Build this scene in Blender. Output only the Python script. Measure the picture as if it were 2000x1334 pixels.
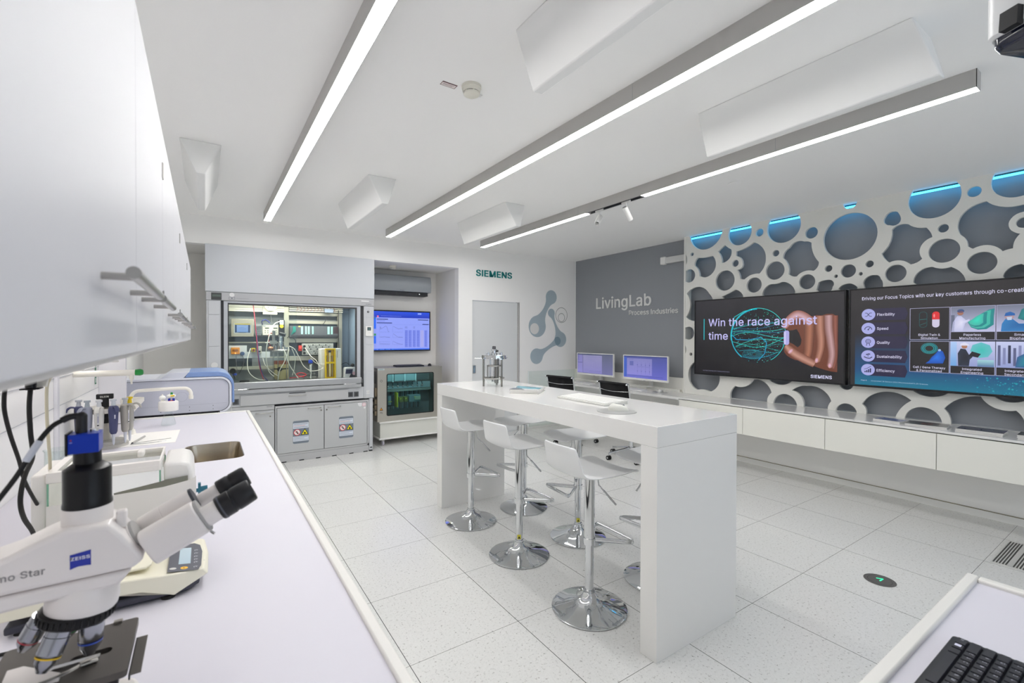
import bpy, bmesh, math, random
from math import sin, cos, pi, radians
from mathutils import Vector, Matrix
random.seed(7)
for o in list(bpy.data.objects): bpy.data.objects.remove(o, do_unlink=True)
SC = bpy.context.scene
COL = SC.collection

# ---------------------------------------------------------------- camera
EYE = 1.505
cam_d = bpy.data.cameras.new('camera'); cam = bpy.data.objects.new('camera', cam_d); COL.objects.link(cam)
cam_d.sensor_width = 36.0; cam_d.lens = 896.466/2000*36.0
cam_d.clip_start = 0.02; cam_d.clip_end = 60
cam_d.dof.use_dof = True; cam_d.dof.focus_distance = 3.2; cam_d.dof.aperture_fstop = 5.6
yaw, pitch, roll = 0.5901, -0.00915, 0.00226
Fw = Vector((sin(yaw)*cos(pitch), cos(yaw)*cos(pitch), sin(pitch)))
r0 = Vector((cos(yaw), -sin(yaw), 0)); u0 = r0.cross(Fw)
Rt = r0*cos(roll)+u0*sin(roll); Up = -r0*sin(roll)+u0*cos(roll)
cam.matrix_world = Matrix(((Rt.x, Up.x, -Fw.x, 0), (Rt.y, Up.y, -Fw.y, 0), (Rt.z, Up.z, -Fw.z, EYE), (0, 0, 0, 1)))
SC.camera = cam

# ---------------------------------------------------------------- world, exposure
w = bpy.data.worlds.new('world'); SC.world = w; w.use_nodes = True
bg = w.node_tree.nodes['Background']; bg.inputs[0].default_value = (0.62, 0.72, 0.9, 1); bg.inputs[1].default_value = 1.0
SC.view_settings.view_transform = 'Standard'; SC.view_settings.look = 'None'
SC.view_settings.gamma = 1.0; SC.view_settings.use_curve_mapping = False
SC.view_settings.exposure = 0.38
STRIP = 27.0      # radiance of the ceiling light strips
DAY = 8.0        # daylight through the windows behind the camera (W)

SC.cycles.max_bounces = 20; SC.cycles.diffuse_bounces = 14; SC.cycles.glossy_bounces = 6; SC.cycles.transparent_max_bounces = 32
def area(name, loc, rot, sx, sy, watt, col=(1, 1, 1)):
    d = bpy.data.lights.new(name, 'AREA'); d.shape = 'RECTANGLE'; d.size = sx; d.size_y = sy; d.energy = watt; d.color = col
    o = bpy.data.objects.new(name, d); COL.objects.link(o); o.location = loc; o.rotation_euler = rot
    return o
area('window_daylight', (2.6, -1.85, 1.6), (radians(90), 0, 0), 3.9, 1.5, DAY, (0.90, 0.95, 1.0))

# ---------------------------------------------------------------- materials
def lin(h):
    if isinstance(h, (tuple, list)): return tuple(h[:3])
    h = h.lstrip('#'); c = [int(h[i:i+2], 16)/255 for i in (0, 2, 4)]
    return tuple(x/12.92 if x <= 0.04045 else ((x+0.055)/1.055)**2.4 for x in c)
MATS = {}
def mat(name, col='#ffffff', rough=0.5, metal=0.0, coat=0.0, emit=None, es=0.0, trans=0.0, spec=0.5, alpha=1.0, ior=1.45):
    if name in MATS: return MATS[name]
    m = bpy.data.materials.new(name); m.use_nodes = True; MATS[name] = m
    b = m.node_tree.nodes['Principled BSDF']
    b.inputs['Base Color'].default_value = (*lin(col), 1); b.inputs['Roughness'].default_value = rough
    b.inputs['Metallic'].default_value = metal; b.inputs['Coat Weight'].default_value = coat
    b.inputs['Coat Roughness'].default_value = 0.05
    b.inputs['Specular IOR Level'].default_value = spec; b.inputs['Transmission Weight'].default_value = trans
    b.inputs['Alpha'].default_value = alpha; b.inputs['IOR'].default_value = ior
    if emit: b.inputs['Emission Color'].default_value = (*lin(emit), 1); b.inputs['Emission Strength'].default_value = es
    return m
def noise_bump(m, scale=300, dist=0.0005, strength=0.3):
    nt = m.node_tree; n = nt.nodes.new('ShaderNodeTexNoise'); n.inputs['Scale'].default_value = scale
    tc = nt.nodes.new('ShaderNodeTexCoord'); nt.links.new(tc.outputs['Object'], n.inputs['Vector'])
    b = nt.nodes.new('ShaderNodeBump'); b.inputs['Strength'].default_value = strength; b.inputs['Distance'].default_value = dist
    nt.links.new(n.outputs['Fac'], b.inputs['Height']); nt.links.new(b.outputs['Normal'], nt.nodes['Principled BSDF'].inputs['Normal'])
    return m
def attr_mat(name, emis=0.0, rough=0.5, coat=0.0):
    m = bpy.data.materials.new(name); m.use_nodes = True; MATS[name] = m; nt = m.node_tree
    b = nt.nodes['Principled BSDF']; a = nt.nodes.new('ShaderNodeVertexColor'); a.layer_name = 'Col'
    b.inputs['Roughness'].default_value = rough; b.inputs['Coat Weight'].default_value = coat; b.inputs['Coat Roughness'].default_value = 0.08
    if emis > 0:
        b.inputs['Base Color'].default_value = (0.004, 0.004, 0.005, 1)
        nt.links.new(a.outputs['Color'], b.inputs['Emission Color']); b.inputs['Emission Strength'].default_value = emis
    else: nt.links.new(a.outputs['Color'], b.inputs['Base Color'])
    return m
def thin_glass(name, tint='#eef6f4', refl=1.0, alpha_dim=1.0):
    m = bpy.data.materials.new(name); m.use_nodes = True; MATS[name] = m; nt = m.node_tree
    for n in list(nt.nodes): nt.nodes.remove(n)
    out = nt.nodes.new('ShaderNodeOutputMaterial'); mix = nt.nodes.new('ShaderNodeMixShader')
    t = nt.nodes.new('ShaderNodeBsdfTransparent'); g = nt.nodes.new('ShaderNodeBsdfGlossy'); f = nt.nodes.new('ShaderNodeFresnel')
    t.inputs[0].default_value = (*lin(tint), 1); g.inputs['Roughness'].default_value = 0.03; f.inputs[0].default_value = 1.5
    mu = nt.nodes.new('ShaderNodeMath'); mu.operation = 'MULTIPLY'; mu.inputs[1].default_value = refl
    ge = nt.nodes.new('ShaderNodeNewGeometry'); inv = nt.nodes.new('ShaderNodeMath'); inv.operation = 'SUBTRACT'; inv.inputs[0].default_value = 1.0
    m2 = nt.nodes.new('ShaderNodeMath'); m2.operation = 'MULTIPLY'; nt.links.new(ge.outputs['Backfacing'], inv.inputs[1])
    nt.links.new(f.outputs[0], mu.inputs[0]); nt.links.new(mu.outputs[0], m2.inputs[0]); nt.links.new(inv.outputs[0], m2.inputs[1]); nt.links.new(m2.outputs[0], mix.inputs[0])
    nt.links.new(t.outputs[0], mix.inputs[1]); nt.links.new(g.outputs[0], mix.inputs[2]); nt.links.new(mix.outputs[0], out.inputs[0])
    return m

WALL = noise_bump(mat('painted_white_wall', '#f5f4f2', 0.75), 180, 0.0004, 0.25)
CEIL = noise_bump(mat('painted_ceiling', '#f8f7f5', 0.8), 150, 0.0004, 0.25)
GREY = noise_bump(mat('painted_grey_wall', '#8f9297', 0.75), 180, 0.0004, 0.25)
ALCOVE = mat('alcove_wall_paint', '#e9e7e3', 0.75)
WHITE = mat('white_lacquer', '#ecebe7', 0.22, coat=0.35)
WHITE_M = mat('white_matt', '#e9e8e5', 0.5)
PANELW = mat('white_panel_board', '#e2e1db', 0.5)
SOLID = mat('white_solid_surface', '#e6e5e3', 0.12, coat=0.4)
BENCHM = mat('bench_laminate', '#d6d4dd', 0.45, spec=0.35)
LIPM = mat('bench_lip', '#e3e1dc', 0.35)
CAB = mat('wall_cabinet_lacquer', '#cfcfd3', 0.42, spec=0.3)
CHROME = mat('chrome', '#d8dadc', 0.05, 1.0)
STEEL = mat('brushed_steel', '#c2bdb3', 0.32, 1.0)
SATIN = mat('satin_steel', '#b4b2ae', 0.28, 1.0)
ALU = mat('aluminium_profile', '#a9a9a9', 0.35, 0.85)
LAMPBODY = mat('lamp_housing', '#b9b7b4', 0.45, 0.25)
HOODG = mat('hood_light_grey', '#c2c4c8', 0.42)
HOODP = mat('hood_front_panel', '#c6c9ce', 0.5)
HOODD = mat('hood_dark_gap', '#3c3d40', 0.5)
CABG = mat('cabinet_grey', '#babbbd', 0.4)
BLACK = mat('black_plastic', '#17171a', 0.4)
BLACKM = mat('matt_black_metal', '#121214', 0.3, 0.3)
FABRIC = mat('black_mesh_fabric', '#151517', 0.85)
RUBBER = mat('black_rubber', '#0e0e0f', 0.6)
GLASS = thin_glass('clear_glass', '#f9fcfb')
GLASSB = thin_glass('tinted_glass', '#9fb6bb')
SASHG = thin_glass('sash_glass', '#f7faf9', 0.8)
SHIELD = thin_glass('shield_glass', '#fbfcfa', 0.8)
GEDGE = mat('green_glass_edge', '#7fb59a', 0.2)
SCREEN = attr_mat('screen_picture', 0.78, 0.25, 0.3)
PRINT = attr_mat('printed_ink', 0.0, 0.5)
GLOSSP = attr_mat('glossy_print', 0.0, 0.25, 0.3)
PLAST = mat('grey_plastic', '#9a9c9f', 0.45)
MWHITE = mat('instrument_white', '#e8e5e1', 0.35, coat=0.1)
MGREY = mat('instrument_grey', '#a8a7a5', 0.4)
LIGHTM = mat('lit_diffuser', '#ffffff', 0.5, emit='#fffdfb', es=STRIP)
LEDM = mat('cyan_led', '#20c0ff', 0.5, emit=(0.05, 0.52, 1.0), es=4.2)

def floor_mat():
    m = bpy.data.materials.new('terrazzo_tiles'); m.use_nodes = True; nt = m.node_tree; L = nt.links
    b = nt.nodes['Principled BSDF']; tc = nt.nodes.new('ShaderNodeTexCoord')
    v1 = nt.nodes.new('ShaderNodeTexVoronoi'); v1.inputs['Scale'].default_value = 170; L.new(tc.outputs['Object'], v1.inputs['Vector'])
    n1 = nt.nodes.new('ShaderNodeTexNoise'); n1.inputs['Scale'].default_value = 75; n1.inputs['Detail'].default_value = 6; n1.inputs['Roughness'].default_value = 0.7
    L.new(tc.outputs['Object'], n1.inputs['Vector'])
    r1 = nt.nodes.new('ShaderNodeValToRGB'); r1.color_ramp.elements[0].position = 0.30; r1.color_ramp.elements[0].color = (*lin('#787673'), 1)
    r1.color_ramp.elements[1].position = 0.43; r1.color_ramp.elements[1].color = (*lin('#dadad8'), 1)
    L.new(n1.outputs['Fac'], r1.inputs[0])
    r2 = nt.nodes.new('ShaderNodeValToRGB'); r2.color_ramp.elements[0].color = (0.80, 0.80, 0.80, 1); r2.color_ramp.elements[1].position = 0.9
    L.new(v1.outputs['Color'], r2.inputs[0])
    mx = nt.nodes.new('ShaderNodeMix'); mx.data_type = 'RGBA'; mx.blend_type = 'MULTIPLY'; mx.inputs[0].default_value = 0.35
    L.new(r1.outputs[0], mx.inputs[6]); L.new(r2.outputs[0], mx.inputs[7])
    n2 = nt.nodes.new('ShaderNodeTexNoise'); n2.inputs['Scale'].default_value = 1.3; L.new(tc.outputs['Object'], n2.inputs['Vector'])
    sx = nt.nodes.new('ShaderNodeSeparateXYZ'); L.new(tc.outputs['Object'], sx.inputs[0])
    def joint(out, off, wd):
        a = nt.nodes.new('ShaderNodeMath'); a.operation = 'SUBTRACT'; a.inputs[1].default_value = off; L.new(out, a.inputs[0])
        p = nt.nodes.new('ShaderNodeMath'); p.operation = 'PINGPONG'; p.inputs[1].default_value = 0.3; L.new(a.outputs[0], p.inputs[0])
        c = nt.nodes.new('ShaderNodeMath'); c.operation = 'LESS_THAN'; c.inputs[1].default_value = wd; L.new(p.outputs[0], c.inputs[0])
        return c.outputs[0]
    jx = joint(sx.outputs[0], 0.776, 0.0016); jy = joint(sx.outputs[1], 1.991, 0.0011)
    mm = nt.nodes.new('ShaderNodeMath'); mm.operation = 'MAXIMUM'; L.new(jx, mm.inputs[0]); L.new(jy, mm.inputs[1])
    mj = nt.nodes.new('ShaderNodeMix'); mj.data_type = 'RGBA'; L.new(mm.outputs[0], mj.inputs[0]); L.new(mx.outputs[2], mj.inputs[6])
    mj.inputs[7].default_value = (*lin('#3a3a3a'), 1); L.new(mj.outputs[2], b.inputs['Base Color'])
    b.inputs['Roughness'].default_value = 0.22; b.inputs['Specular IOR Level'].default_value = 0.35
    return m
FLOORM = floor_mat()

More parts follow.
